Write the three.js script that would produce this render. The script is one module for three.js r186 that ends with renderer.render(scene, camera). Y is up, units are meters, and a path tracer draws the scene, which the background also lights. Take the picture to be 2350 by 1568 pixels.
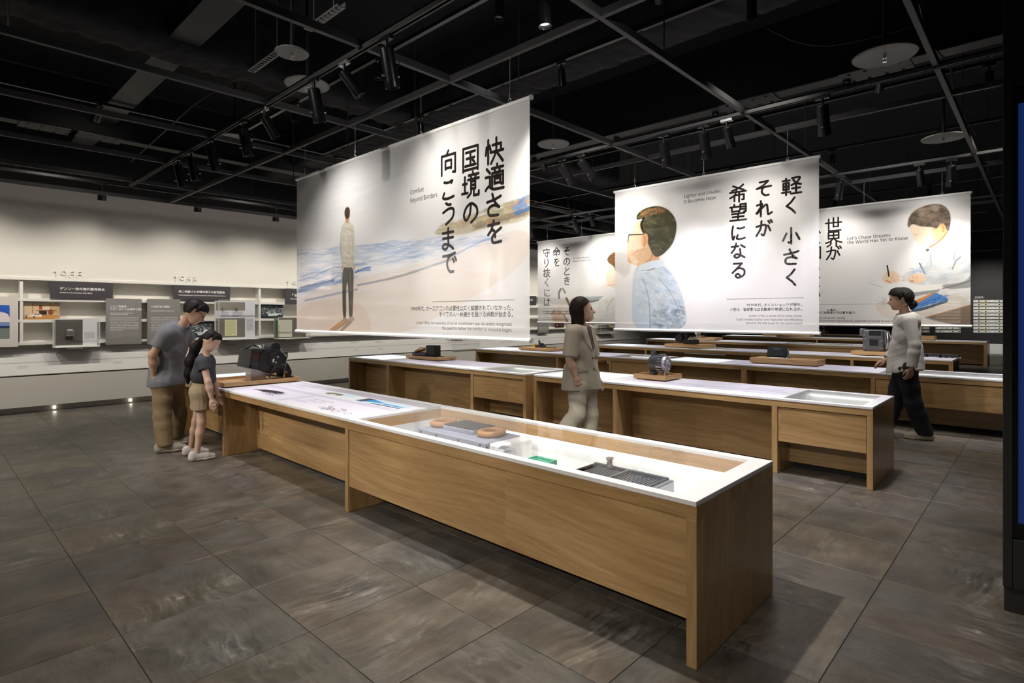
import * as THREE from 'three';
import { mergeGeometries, mergeVertices } from 'three/addons/utils/BufferGeometryUtils.js';
import { RectAreaLightUniformsLib } from 'three/addons/lights/RectAreaLightUniformsLib.js';
import { FontLoader } from 'three/addons/loaders/FontLoader.js';
import { TextGeometry } from 'three/addons/geometries/TextGeometry.js';

RectAreaLightUniformsLib.init();
const renderer = new THREE.WebGLRenderer({ antialias: true });
renderer.toneMapping = THREE.LinearToneMapping;
renderer.toneMappingExposure = 1.0;
renderer.shadowMap.enabled = true;
const scene = new THREE.Scene();
scene.background = new THREE.Color(0x000000);

// ---------------------------------------------------------------- camera (shift lens, level)
const EYE = 1.4517, FOCAL = 1299.7, CX = 1175, HORIZON = 722.25, YAW = -46.685 * Math.PI / 180;
const camera = new THREE.PerspectiveCamera(2 * Math.atan(784 / FOCAL) * 180 / Math.PI, 2350 / 1568, 0.05, 80);
camera.position.set(0, EYE, 0);
camera.rotation.set(0, YAW, 0);
camera.setViewOffset(2350, 1568, 0, 784 - HORIZON, 2350, 1568);
scene.add(camera);

// photo pixel -> ray -> point on a known plane
const rayOf = (px, py) => {
  const X = (px - CX) / FOCAL, Y = -(py - HORIZON) / FOCAL, s = Math.sin(YAW), c = Math.cos(YAW);
  return [X * c - s, Y, -(X * s + c)];
};
const onY = (px, py, y = 0) => { const d = rayOf(px, py), t = (y - EYE) / d[1]; return [d[0] * t, y, d[2] * t]; };
const onX = (px, py, x) => { const d = rayOf(px, py), t = x / d[0]; return [x, EYE + d[1] * t, d[2] * t]; };
const onZ = (px, py, z) => { const d = rayOf(px, py), t = z / d[2]; return [d[0] * t, EYE + d[1] * t, z]; };
const toPx = (x, y, z) => {
  const s = Math.sin(YAW), c = Math.cos(YAW), X = -z * s + x * c, Z = -z * c - x * s;
  return [CX + FOCAL * X / Z, HORIZON + FOCAL * (EYE - y) / Z, Z];
};

// ---------------------------------------------------------------- small helpers
let seedState = 12345;
const rnd = () => { seedState = (seedState * 1664525 + 1013904223) >>> 0; return seedState / 4294967296; };
const rr = (a, b) => a + (b - a) * rnd();
const names = new Map();
const numbered = (n) => { const k = names.get(n) ?? 0; names.set(n, k + 1); return k ? n + '_' + String(k).padStart(3, '0') : n; };
function tag(o, label, category, group, kind) {
  if (label) o.userData.label = label;
  if (category) o.userData.category = category;
  if (group) o.userData.group = group;
  if (kind) o.userData.kind = kind;
  return o;
}
function thing(name, label, category, pos = [0, 0, 0], group) {
  const o = new THREE.Group();
  o.name = numbered(name); o.position.set(...pos); scene.add(o);
  return tag(o, label, category, group);
}
const clean = (g) => { const n = g.index ? g.toNonIndexed() : g; for (const k of Object.keys(n.attributes)) if (!['position', 'normal', 'uv'].includes(k)) n.deleteAttribute(k); n.morphAttributes = {}; return n; };
const join = (list) => (list.length === 1 ? list[0] : mergeGeometries(list.map(clean)));
function part(name, geos, m, parent, label) {
  const g = Array.isArray(geos) ? join(geos) : geos;
  const o = new THREE.Mesh(g, m);
  o.name = name; o.castShadow = o.receiveShadow = true;
  if (label) o.userData.label = label;
  if (parent) parent.add(o); else { o.name = numbered(name); scene.add(o); }
  return o;
}
// part whose geometry is given in world metres, under a thing that is only translated
function wpart(name, geos, m, parent, label) {
  const g = Array.isArray(geos) ? join(geos) : geos;
  const p = new THREE.Vector3();
  for (let q = parent; q && q !== scene; q = q.parent) p.add(q.position);
  return part(name, g.translate(-p.x, -p.y, -p.z), m, parent, label);
}
function solo(name, geos, m, label, category, group) { return tag(part(name, geos, m), label, category, group); }
function struct(name, geos, m, label) { const o = part(name, geos, m); o.name = name; o.userData.kind = 'structure'; if (label) o.userData.label = label; return o; }

// chamfered box, uv in metres. grain = axis that runs along u
function cbox(x0, y0, z0, x1, y1, z1, c = 0.002, grain = 'z', off = null) {
  const lo = [Math.min(x0, x1), Math.min(y0, y1), Math.min(z0, z1)], hi = [Math.max(x0, x1), Math.max(y0, y1), Math.max(z0, z1)];
  c = Math.min(c, (hi[0] - lo[0]) * 0.45, (hi[1] - lo[1]) * 0.45, (hi[2] - lo[2]) * 0.45);
  const ou = off ? off[0] : rr(0, 2), ov = off ? off[1] : rr(0, 2);
  const P = [], N = [], U = [];
  const tri = (a, b, d, n) => {
    const e1 = [b[0] - a[0], b[1] - a[1], b[2] - a[2]], e2 = [d[0] - a[0], d[1] - a[1], d[2] - a[2]];
    const cr = [e1[1] * e2[2] - e1[2] * e2[1], e1[2] * e2[0] - e1[0] * e2[2], e1[0] * e2[1] - e1[1] * e2[0]];
    const fl = cr[0] * n[0] + cr[1] * n[1] + cr[2] * n[2] < 0;
    const an = [Math.abs(n[0]), Math.abs(n[1]), Math.abs(n[2])], m = an[0] >= an[1] && an[0] >= an[2] ? 0 : an[1] >= an[2] ? 1 : 2;
    const axes = [0, 1, 2].filter((k) => k !== m), gi = 'xyz'.indexOf(grain);
    const [ua, va] = gi === axes[1] ? [axes[1], axes[0]] : [axes[0], axes[1]];
    for (const q of fl ? [a, d, b] : [a, b, d]) { P.push(...q); N.push(...n); U.push(q[ua] + ou, q[va] + ov); }
  };
  const V = (sx, sy, sz, k) => { const s = [sx, sy, sz]; return s.map((q, i) => (q > 0 ? hi[i] - (i === k ? 0 : c) : lo[i] + (i === k ? 0 : c))); };
  const quad = (a, b, d, e, n) => { tri(a, b, d, n); tri(a, d, e, n); };
  for (let k = 0; k < 3; k++) for (const s of [-1, 1]) {
    const i = (k + 1) % 3, j = (k + 2) % 3, mk = (a, b) => { const v = [0, 0, 0]; v[k] = s; v[i] = a; v[j] = b; return V(...v, k); };
    const n = [0, 0, 0]; n[k] = s;
    quad(mk(-1, -1), mk(1, -1), mk(1, 1), mk(-1, 1), n);
  }
  if (c > 0) {
    for (let k = 0; k < 3; k++) { // edges along axis k
      const i = (k + 1) % 3, j = (k + 2) % 3;
      for (const a of [-1, 1]) for (const b of [-1, 1]) {
        const mk = (e, w) => { const v = [0, 0, 0]; v[k] = e; v[i] = a; v[j] = b; return V(...v, w); };
        const n = [0, 0, 0]; n[i] = a * Math.SQRT1_2; n[j] = b * Math.SQRT1_2;
        quad(mk(-1, i), mk(1, i), mk(1, j), mk(-1, j), n);
      }
    }
    const t = 1 / Math.sqrt(3);
    for (const a of [-1, 1]) for (const b of [-1, 1]) for (const d of [-1, 1]) tri(V(a, b, d, 0), V(a, b, d, 1), V(a, b, d, 2), [a * t, b * t, d * t]);
  }
  const g = new THREE.BufferGeometry();
  g.setAttribute('position', new THREE.Float32BufferAttribute(P, 3));
  g.setAttribute('normal', new THREE.Float32BufferAttribute(N, 3));
  g.setAttribute('uv', new THREE.Float32BufferAttribute(U, 2));
  return g;
}
const box = (x0, y0, z0, x1, y1, z1, grain, off) => cbox(x0, y0, z0, x1, y1, z1, 0, grain, off ?? [0, 0]);
const cyl = (r0, r1, a, b, seg = 20, open = false) => {
  const A = new THREE.Vector3(...a), B = new THREE.Vector3(...b), d = B.clone().sub(A), L = d.length();
  const g = new THREE.CylinderGeometry(r1, r0, L, seg, 1, open);
  g.applyQuaternion(new THREE.Quaternion().setFromUnitVectors(new THREE.Vector3(0, 1, 0), d.normalize()));
  return g.translate((a[0] + b[0]) / 2, (a[1] + b[1]) / 2, (a[2] + b[2]) / 2);
};
const tube = (pts, r, seg = 24, rad = 6) => new THREE.TubeGeometry(new THREE.CatmullRomCurve3(pts.map((p) => new THREE.Vector3(...p))), seg, r, rad, false);
const ball = (r, p, ws = 14, hs = 10) => new THREE.SphereGeometry(r, ws, hs).translate(...p);
// flat quad from four corners (a top-left, b top-right, c bottom-right, d bottom-left), uv 0..1
function quad4(a, b, c, d) {
  const g = new THREE.BufferGeometry();
  g.setAttribute('position', new THREE.Float32BufferAttribute([...d, ...c, ...b, ...d, ...b, ...a], 3));
  g.setAttribute('uv', new THREE.Float32BufferAttribute([0, 0, 1, 0, 1, 1, 0, 0, 1, 1, 0, 1], 2));
  g.computeVertexNormals();
  return g;
}
const lin = (r, g, b) => new THREE.Color().setRGB(r, g, b);
const mat = (color, rough = 0.6, extra = {}) => new THREE.MeshPhysicalMaterial({ color, roughness: rough, ...extra });
function canvasTex(w, h, draw) {
  const c = document.createElement('canvas'); c.width = w; c.height = h;
  const g = c.getContext('2d'); draw(g, w, h);
  const t = new THREE.CanvasTexture(c); t.colorSpace = THREE.SRGBColorSpace; t.magFilter = THREE.LinearFilter; t.anisotropy = 8;
  return t;
}
// periodic value noise
function noiseGrid(n, seed) {
  let s = seed >>> 0; const a = new Float32Array(n * n);
  for (let i = 0; i < a.length; i++) { s = (Math.imul(s, 1664525) + 1013904223) >>> 0; a[i] = s / 4294967296; }
  return (x, y) => {
    x = ((x % n) + n) % n; y = ((y % n) + n) % n;
    const xi = Math.floor(x), yi = Math.floor(y), fx = x - xi, fy = y - yi, sx = fx * fx * (3 - 2 * fx), sy = fy * fy * (3 - 2 * fy), x1 = (xi + 1) % n, y1 = (yi + 1) % n;
    const p = a[yi * n + xi], q = a[yi * n + x1], r = a[y1 * n + xi], t = a[y1 * n + x1];
    return p + (q - p) * sx + (r - p) * sy + (p - q - r + t) * sx * sy;
  };
}
function dataTex(w, h, fn, srgb = true, repeatX = 1, repeatY = 1) {
  const d = new Uint8Array(w * h * 4);
  for (let y = 0; y < h; y++) for (let x = 0; x < w; x++) {
    const c = fn(x / w, y / h), o = (y * w + x) * 4;
    for (let k = 0; k < 3; k++) d[o + k] = Math.max(0, Math.min(255, c[k] * 255));
    d[o + 3] = 255;
  }
  const t = new THREE.DataTexture(d, w, h); t.wrapS = t.wrapT = THREE.RepeatWrapping; t.magFilter = THREE.LinearFilter; t.minFilter = THREE.LinearMipmapLinearFilter;
  if (srgb) t.colorSpace = THREE.SRGBColorSpace; t.repeat.set(repeatX, repeatY); t.needsUpdate = true;
  return t;
}
// ---------------------------------------------------------------- brush glyphs (strokes on a 100 x 100 cell, y down; ~ = smooth; @X:x,y,w,h places another glyph)
const GLYPH = {
  '口': '16,20 16,86|16,20 84,20 84,86|16,80 84,80', '日': '22,8 22,94|22,8 78,8 78,94|22,50 78,50|22,90 78,90',
  '目': '22,6 22,95|22,6 78,6 78,95|22,34 78,34|22,62 78,62|22,91 78,91', '土': '50,8 50,88|18,42 82,42|4,88 96,88',
  '木': '6,32 94,32|50,4 50,97|46,36 8,80|54,36 92,80', '人': '~50,6 47,42 30,72 6,94|52,30 66,64 95,94', '大': '6,35 94,35|~50,4 49,40 36,72 8,95|52,40 68,72 93,95',
  '小': '50,6 50,90 36,82|26,34 8,72|74,34 92,70', '亻': '70,4 48,36 16,56|48,34 48,97', '扌': '8,28 94,28|54,4 54,92 28,84|6,70 96,50',
  '氵': '22,8 76,28|10,38 62,56|14,94 78,60', '忄': '52,3 52,97|24,30 12,60|76,26 94,46', '言': '44,3 58,13|6,22 94,22|20,38 80,38|20,53 80,53|20,68 20,97|20,68 80,68 80,97|20,92 80,92',
  '貝': '22,5 22,74|22,5 78,5 78,74|22,28 78,28|22,51 78,51|22,74 78,74|38,78 10,97|62,78 92,97', '車': '10,15 90,15|50,3 50,97|20,29 20,66|20,29 80,29 80,66|20,48 80,48|20,66 80,66|3,82 97,82',
  '王': '10,14 90,14|16,50 84,50|4,88 96,88|50,14 50,88', '又': '~14,18 84,18 66,58 8,94|~24,30 50,68 94,94', '糸': '48,3 28,24 58,38|74,18 24,56 84,58|50,58 50,97|28,70 12,88|72,70 90,88',
  '門': '10,5 10,97|10,5 42,5 42,38 10,38|10,21 42,21|58,5 90,5 90,95 78,90|58,5 58,38 90,38|58,21 90,21', '阝': '12,4 12,97|12,6 72,6 44,38 80,62 58,80 40,74', '宀': '50,2 50,22|8,22 8,52|8,22 92,22 86,48',
  '艹': '4,50 96,50|30,8 30,92|70,8 70,92', '辶': '8,10 26,28|3,42 26,42 26,74|~26,74 10,84 3,92|~24,80 46,92 98,93', '弓': '14,8 84,8 84,38 18,38 14,66 86,66 82,94 60,92', '月': '24,6 24,60 8,96|24,6 80,6 80,94 64,92|24,34 80,34|24,62 80,62',
  '火': '26,28 14,56|78,26 62,52|~50,4 48,48 10,96|54,52 92,96', '石': '4,12 96,12|44,12 4,70|28,50 28,94|28,50 86,50 86,94|28,88 86,88', '女': '~42,4 26,62 84,96|~72,30 52,74 8,96|4,34 96,34', '子': '14,10 82,10 52,34|52,34 52,92 34,86|4,52 96,52',
  '干': '12,14 88,14|4,50 96,50|50,14 50,97', '虍': '10,20 10,60|10,20 90,20|52,3 52,20|26,40 78,36|52,20 52,48', '馬': '18,6 18,64|18,6 88,6|18,25 80,25|18,44 80,44|52,6 52,64|18,63 92,63 86,96 68,92|10,76 4,94|30,74 32,92|50,74 54,90',
  '力': '10,28 88,28 80,92 58,86|~46,4 40,60 10,96', '寸': '6,30 94,30|68,6 68,92 48,86|24,50 40,70', '巾': '14,22 14,80|14,22 86,22 86,78 74,76|50,4 50,97', '禾': '78,4 26,16|6,34 94,34|52,14 52,97|48,38 10,78|56,38 92,78',
  '快': '@忄:2,2,32,96|42,28 86,28 86,54|32,54 98,54|~62,4 60,54 34,96|64,56 96,95', '適': '@辶:0,2,100,98|64,1 64,13|36,14 96,14|50,17 54,29|80,16 74,29|38,32 38,80|38,32 95,32 95,78 86,76|66,34 66,50|48,44 84,44|51,54 51,72|51,54 81,54 81,72|51,71 81,71',
  '国': '8,6 8,97|8,6 92,6 92,97|8,92 92,92|24,24 76,24|28,48 72,48|20,76 80,76|50,24 50,76|62,56 72,66', '境': '@土:0,10,36,80|64,2 64,12|40,13 96,13|52,17 56,28|82,16 76,28|36,30 98,30|@日:44,36,44,34|~56,68 52,84 34,97|70,68 70,94 98,94 98,80',
  '向': '50,2 38,18|8,20 8,97|8,20 92,20 92,94 78,92|32,42 32,76|32,42 68,42 68,76|32,72 68,72', '軽': '@車:0,4,46,94|~54,8 92,8 80,30 50,46|~60,18 74,36 98,46|74,46 74,90|54,64 94,64|48,91 99,91',
  '希': '~22,4 60,22 84,32|~80,2 56,18 16,30|4,40 96,40|~42,30 32,56 4,72|30,60 30,92|30,58 84,58 84,86 74,86|57,44 57,98', '望': '28,2 28,12|4,16 56,16|14,18 14,42 52,42|~62,4 62,30 54,48|62,4 94,4 94,48 84,47|62,18 94,18|62,32 94,32|14,56 86,56|18,74 82,74|4,94 96,94|50,56 50,94',
  '命': '~50,2 34,24 4,44|~52,4 70,28 97,44|30,38 72,38|14,50 14,86|14,50 44,50 44,84|14,80 44,80|56,50 56,98|56,50 88,50 88,82 76,84', '守': '@宀:0,0,100,60|8,46 94,46|66,32 66,92 46,86|30,60 42,76', '抜': '@扌:0,2,38,96|38,24 98,24|~62,4 60,40 36,94|~54,46 88,46 72,78 40,97|~58,54 74,80 98,96',
  '世': '4,38 96,38|22,12 22,90|22,90 92,90|50,6 50,66|78,6 78,66|50,64 78,64', '界': '20,4 20,46|20,4 80,4 80,46|20,25 80,25|20,46 80,46|50,4 50,46|~46,48 30,64 4,74|~54,48 70,64 97,74|~34,66 32,84 12,98|66,64 66,98', '知': '24,4 8,34|18,20 52,20|4,46 56,46|~30,20 28,60 4,94|34,54 54,86|64,16 64,92|64,16 94,16 94,92|64,84 94,84',
  '年': '28,2 8,34|22,18 90,18|22,42 84,42|24,42 24,66|3,66 97,66|56,18 56,98', '代': '@亻:0,2,38,96|36,36 97,28|~58,4 64,50 80,88 96,92 97,72|78,6 90,18', '必': '~50,10 62,22|~34,32 34,76 46,92 84,90 86,72|~82,12 56,60 8,94|16,44 6,70|76,44 94,66', '要': '8,8 92,8|14,22 14,50|14,22 86,22 86,50|14,50 86,50|38,8 38,50|62,8 62,50|~46,54 28,78 78,97|~72,66 54,86 14,98|4,68 96,68',
  '性': '@忄:2,2,32,96|56,6 40,40|48,26 94,26|44,54 92,54|36,92 99,92|70,6 70,92', '広': '52,2 52,16|10,16 94,16|~14,16 12,60 3,96|46,34 26,84 86,80|68,56 92,94', '認': '@言:0,2,42,96|~50,10 92,10 88,44 78,42|~68,10 64,36 46,52|48,30 60,40|48,64 42,90|56,62 58,92 82,92 84,78|68,56 74,68|88,62 98,84', '識': '@言:0,2,36,96|52,4 52,12|40,14 70,14|40,32 72,32|46,18 49,30|65,17 62,30|44,42 44,92|44,42 66,42 66,90|44,62 66,62|44,84 66,84|70,36 98,30|~80,4 82,50 92,88 99,80|96,50 72,94|90,8 97,18',
  '届': '12,6 12,50 3,97|12,6 90,6 90,30|12,30 90,30|28,46 28,97|28,46 90,46 90,97|58,34 58,94|28,70 90,70|28,94 90,94', '挑': '@扌:0,2,38,96|~56,6 54,60 36,94|76,6 76,86 97,88 98,72|42,24 52,40|40,66 56,52|94,22 82,38|80,52 96,68', '戦': '10,4 18,18|28,2 32,16|48,4 40,18|8,24 8,58|8,24 50,24 50,58|8,41 50,41|8,58 50,58|29,24 29,97|2,74 56,74|56,36 98,28|~70,4 72,50 86,92 98,80|92,52 58,94|82,8 92,18',
  '始': '~22,4 12,60 44,92|~38,30 28,70 4,95|2,32 46,32|68,6 56,36 92,34|84,22 96,42|56,54 56,96|56,54 92,54 92,96|56,88 92,88', '発': '~10,10 44,8 8,48|18,24 32,34|62,4 66,26 98,50|88,10 74,22|96,26 80,36|22,48 78,48|8,66 92,66|~38,48 36,76 12,97|64,48 64,92 94,92 95,78', '生': '24,4 6,40|20,26 90,26|16,56 84,56|3,92 97,92|52,4 52,92', '型': '6,8 58,8|3,30 62,30|22,8 20,34 6,50|46,8 46,50|70,8 70,38|90,3 90,50 78,48|50,54 50,92|16,68 84,68|4,93 96,93', '化': '@亻:0,2,42,96|~92,22 74,44 48,54|60,5 60,88 96,88 97,70', '省': '50,2 50,30|28,8 12,28|72,8 92,28|~66,22 40,40 6,46|30,44 30,97|30,44 82,44 82,97|30,61 82,61|30,78 82,78|30,95 82,95',
  '燃': '@火:0,4,36,92|50,4 40,34|48,16 66,16 58,44 38,62|50,26 56,34|70,22 98,22|~84,4 84,30 66,58|84,30 98,56|88,6 95,14|44,76 38,94|56,74 60,90|72,74 76,90|88,72 97,92', '費': '22,6 78,6 78,18 24,18 20,30 88,30 84,40|42,2 38,40|62,2 62,46|@貝:14,40,72,60', '自': '50,2 42,16|20,18 20,96|20,18 80,18 80,96|20,42 80,42|20,66 80,66|20,92 80,92', '動': '48,4 10,12|3,22 56,22|30,10 30,84|8,34 8,62|8,34 52,34 52,62|8,48 52,48|8,62 52,62|6,75 54,75|2,93 58,86|60,32 96,32 92,90 80,88|~76,6 74,60 58,95', '進': '@辶:0,2,100,98|52,4 36,40|44,26 44,80|66,4 62,22|44,24 95,24|44,42 90,42|44,60 90,60|44,79 97,79|68,24 68,79', '求': '4,26 96,26|50,4 50,92 36,86|18,40 36,54|~46,62 30,76 6,88|84,36 60,52|~52,36 66,66 96,88|76,6 90,18', '技': '@扌:0,2,38,96|42,22 98,22|70,4 70,44|~46,46 90,46 76,74 40,97|~54,54 72,80 98,96', '術': '20,4 4,28|26,28 4,58|16,48 16,97|32,28 66,28|49,4 49,97|46,36 32,70|54,36 66,66|58,8 64,18|72,16 96,16|70,42 98,42|85,42 85,95 74,92', '者': '16,18 70,18|44,3 44,40|3,40 97,40|~90,10 56,44 6,76|34,56 34,97|34,56 80,56 80,97|34,76 80,76|34,94 80,94', '夢': '@艹:6,0,88,24|18,28 18,50|18,28 82,28 82,50|18,50 82,50|40,28 40,50|60,28 60,50|6,68 6,58 94,58 90,68|44,66 22,86|~36,76 72,74 56,92 14,99|36,82 48,88', '追': '@辶:0,2,100,98|58,2 50,14|40,16 40,82|40,16 86,16 86,44 40,44|40,58 90,58 90,82 40,82',
  '青': '12,12 88,12|18,26 82,26|4,42 96,42|50,2 50,42|@月:20,46,62,52', '空': '@宀:0,0,100,56|~38,28 34,42 14,52|62,26 64,42 88,44|20,62 80,62|50,62 50,92|5,93 95,93', '取': '4,8 56,8|14,8 14,80|46,8 46,97|14,32 46,32|14,54 46,54|2,82 60,72|~58,20 94,20 82,66 54,95|~62,36 76,68 98,94', '戻': '8,8 92,8|14,24 14,60 3,97|14,24 86,24 86,44|14,44 86,44|24,62 96,62|~56,48 54,70 22,97|60,66 94,96', '紀': '@糸:0,2,44,96|54,12 92,12 92,44 56,44|56,44 56,90 96,90 97,74', '球': '@王:0,14,38,74|42,24 98,24|70,4 70,92 58,88|48,38 58,50|66,62 44,82|92,36 76,52|~72,38 80,66 98,86|84,6 94,16', '地': '@土:0,12,38,78|38,44 96,30 90,66|66,4 66,78|50,24 50,88 96,90 98,72', '万': '4,14 96,14|40,40 82,40 76,92 54,86|~40,14 36,60 8,96', '業': '36,2 36,20|62,2 62,20|16,6 26,20|84,6 74,20|4,24 96,24|36,28 42,40|66,28 60,40|12,42 88,42|18,54 82,54|4,68 96,68|50,42 50,98|44,70 10,94|56,70 90,94',
  '初': '22,2 28,14|~4,22 44,22 24,50 3,66|26,44 26,97|30,48 46,62|44,38 32,50|48,18 94,18 88,88 72,84|~70,20 66,64 42,95', '海': '@氵:0,2,30,96|48,2 34,28|44,16 96,16|44,32 36,88 90,86|46,32 92,32 86,96 72,94|30,60 99,60|62,36 66,50|60,66 64,80', '外': '28,2 8,42|~22,18 52,18 42,60 4,95|20,42 38,58|70,4 70,98|72,36 96,58', '販': '10,6 10,72|10,6 42,6 42,72|10,28 42,28|10,50 42,50|10,72 42,72|18,76 4,97|32,76 46,95|54,8 96,8|56,8 56,56 46,96|~58,30 92,30 80,72 56,96|~62,46 76,76 98,96', '売': '10,14 90,14|50,2 50,32|20,32 80,32|8,64 8,46 92,46 88,64|~38,54 36,78 12,97|62,54 62,92 92,92 93,78', '拠': '@扌:0,2,36,96|48,6 36,44|46,22 62,22 56,56 34,84|44,44 66,74 98,94|72,16 72,52 62,64|72,16 88,16 88,58 98,58 98,44', '点': '50,2 50,36|50,18 88,18|22,36 22,68|22,36 80,36 80,68|22,66 80,66|16,78 6,97|38,78 42,94|60,78 66,94|82,76 95,96', '先': '24,8 10,42|20,26 86,26|4,52 96,52|50,3 50,52|~36,52 32,80 6,96|62,52 62,92 94,92 95,76',
  '駆': '@馬:0,4,50,92|54,10 98,10|58,10 58,92 98,92|66,24 92,72|92,22 66,74', '半': '22,10 34,34|78,8 66,34|10,42 90,42|3,66 97,66|50,3 50,98', '導': '@辶:0,0,44,52|46,2 52,12|82,2 76,12|38,14 98,14|52,20 52,54|52,20 88,20 88,54|52,31 88,31|52,42 88,42|52,53 88,53|4,68 96,68|70,58 70,94 54,92|26,76 38,88', '体': '@亻:0,2,38,96|34,28 99,28|66,4 66,98|62,32 38,76|70,32 97,76|50,76 84,76', '素': '12,10 88,10|18,22 82,22|4,36 96,36|50,2 50,36|46,40 28,54 60,64|74,46 22,76 84,76|50,76 50,98|28,80 14,96|72,80 88,94', '研': '@石:0,4,44,92|48,12 98,12|46,46 99,46|~60,12 60,60 46,96|84,12 84,98', '究': '@宀:0,0,100,52|~36,26 32,42 14,50|64,24 66,42 88,42|14,60 68,60 68,90 96,90 97,78|~42,46 40,76 10,97', '開': '@門:0,0,100,100|28,52 72,52|22,70 78,70|~40,52 40,80 28,94|60,52 60,94', '安': '@宀:0,0,100,56|~42,34 28,70 80,97|~72,50 54,84 10,98|4,58 96,58', '全': '~50,2 34,28 4,46|~52,4 70,30 97,46|24,50 76,50|22,70 78,70|6,94 94,94|50,50 50,94', '営': '16,4 24,20|48,2 52,18|84,4 74,20|8,40 8,26 92,26 88,40|30,38 30,56|30,38 70,38 70,56|30,55 70,55|20,66 20,97|20,66 80,66 80,97|20,94 80,94', '所': '4,10 48,10|10,26 10,60 3,94|10,26 44,26 44,52|10,52 44,52|92,6 58,16|~58,16 58,60 46,96|58,44 98,44|82,44 82,97', '出': '50,3 50,92|20,14 20,44|20,44 80,44|80,14 80,44|10,58 10,92|10,92 90,92|90,58 90,92', '張': '@弓:0,4,40,92|54,4 54,52|54,6 92,6|54,20 88,20|54,34 88,34|42,50 99,50|54,50 54,94 70,84|~64,52 76,82 98,95|92,60 78,72', '室': '@宀:0,0,100,50|20,34 80,34|44,36 28,52 78,52|66,44 80,56|20,72 80,72|50,56 50,94|6,94 94,94', '設': '@言:0,2,42,96|~56,8 56,30 46,44|56,8 82,8 82,40 98,40 98,30|~50,54 90,54 76,78 44,97|~56,60 74,84 98,96', 'を': '~14,20 78,16|~46,4 34,36 14,58|~18,54 38,40 52,50 54,70|~88,36 58,52 38,70 44,92 88,90', 'の': '~52,18 44,60 22,80 8,58 24,26 56,12 88,34 88,66 54,92',
  'さ': '~10,34 52,28 88,18|~40,4 54,36 78,60|~80,60 50,50 20,60 24,88 74,92', 'こ': '~22,18 50,22 76,16 70,26|~22,66 14,86 46,92 86,86', 'う': '~34,4 50,12 66,12|~14,44 54,30 84,36 78,70 34,97', 'ま': '~14,22 86,20|~16,46 84,44|~52,3 52,50 52,76 36,94 14,86 24,72 56,76 86,94', 'で': '~8,22 50,20 88,12|~86,12 46,30 36,62 52,90 78,92|74,36 82,50|88,30 96,44', 'く': '~70,4 50,30 26,50|~26,50 54,72 74,96',
  'そ': '~26,10 74,8|~74,8 48,30 8,48|~8,48 54,42 92,40|~90,40 48,46 38,72 56,92 78,92', 'れ': '~32,3 32,97|~8,28 40,22 24,52 6,76|~10,78 40,46 66,28 72,60 76,88 96,78', 'が': '~6,36 54,28 62,44 50,90 36,84|~36,4 30,50 6,92|~74,34 88,66|76,6 84,20|90,2 98,16', 'に': '~18,8 12,50 18,92 28,72|~46,22 66,26 88,20|~48,66 42,86 62,92 92,86', 'な': '~8,24 52,22|~38,4 30,34 8,62|~68,16 92,32|~62,40 64,78 44,94 26,84 40,72 66,80 90,94', 'る': '~22,8 74,8|~74,8 46,36 14,66|~14,66 50,38 86,48 86,80 52,97 34,84 48,72 64,86', 'と': '~32,6 40,42|~80,22 42,44 18,68 26,92 84,90', 'き': '~14,22 80,14|~12,44 86,34|~44,3 60,40 74,62|~76,62 46,54 18,66 28,90 76,93', 'り': '~26,8 20,44 30,58|~70,4 78,44 62,78 34,97', 'は': '~16,8 10,50 16,94 26,76|~42,32 92,28|~70,6 72,78 54,94 38,84 50,72 74,80 96,94', 'だ': '~6,26 52,22|~36,4 26,56 6,94|~52,48 72,50 86,46|~50,76 48,90 66,95 92,90|74,8 82,22|88,4 96,18', 'ら': '~36,4 50,12 62,14|~26,28 16,70 50,50 84,58 80,84 34,97', 'い': '~12,20 14,62 28,84 38,66|~70,22 88,44 92,66', 'か': '~6,36 54,28 62,44 50,90 36,84|~36,4 30,50 6,92|~74,26 94,60', 'っ': '~20,58 60,44 84,60 72,84 44,95', 'た': '~6,26 58,22|~36,4 26,56 6,94|~52,48 72,50 90,46|~50,76 48,90 66,95 95,90', 'す': '~4,22 96,20|~56,3 58,50 42,64 30,50 46,40 58,54 54,80 34,97', 'べ': '~4,66 34,34 60,56 96,84|66,18 76,32|82,10 92,24', 'て': '~8,16 50,14 92,6|~90,6 46,28 38,62 56,90 82,92', 'へ': '~4,62 34,30 60,52 96,82', 'け': '~16,8 10,50 16,94 26,76|~42,30 96,26|~72,4 74,56 54,96', 'め': '~22,14 28,50 46,80|~60,6 44,60 14,84 8,62 40,32 80,34 88,66 54,96', 'も': '~50,4 44,70 56,94 86,84 84,60|~14,32 76,30|~14,54 76,52', 'お': '~8,24 60,20|~34,4 34,80 16,88 10,72 40,50 80,50 84,80 52,92|~74,14 94,30', 'し': '~30,6 28,70 44,92 88,70', 'ち': '~10,22 86,18|~44,4 26,56|~26,56 60,40 88,54 82,84 40,97', 'む': '~8,24 56,20|~32,4 30,60 16,66 16,50 36,50 34,88 70,90 74,72|~70,28 90,46',
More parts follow.
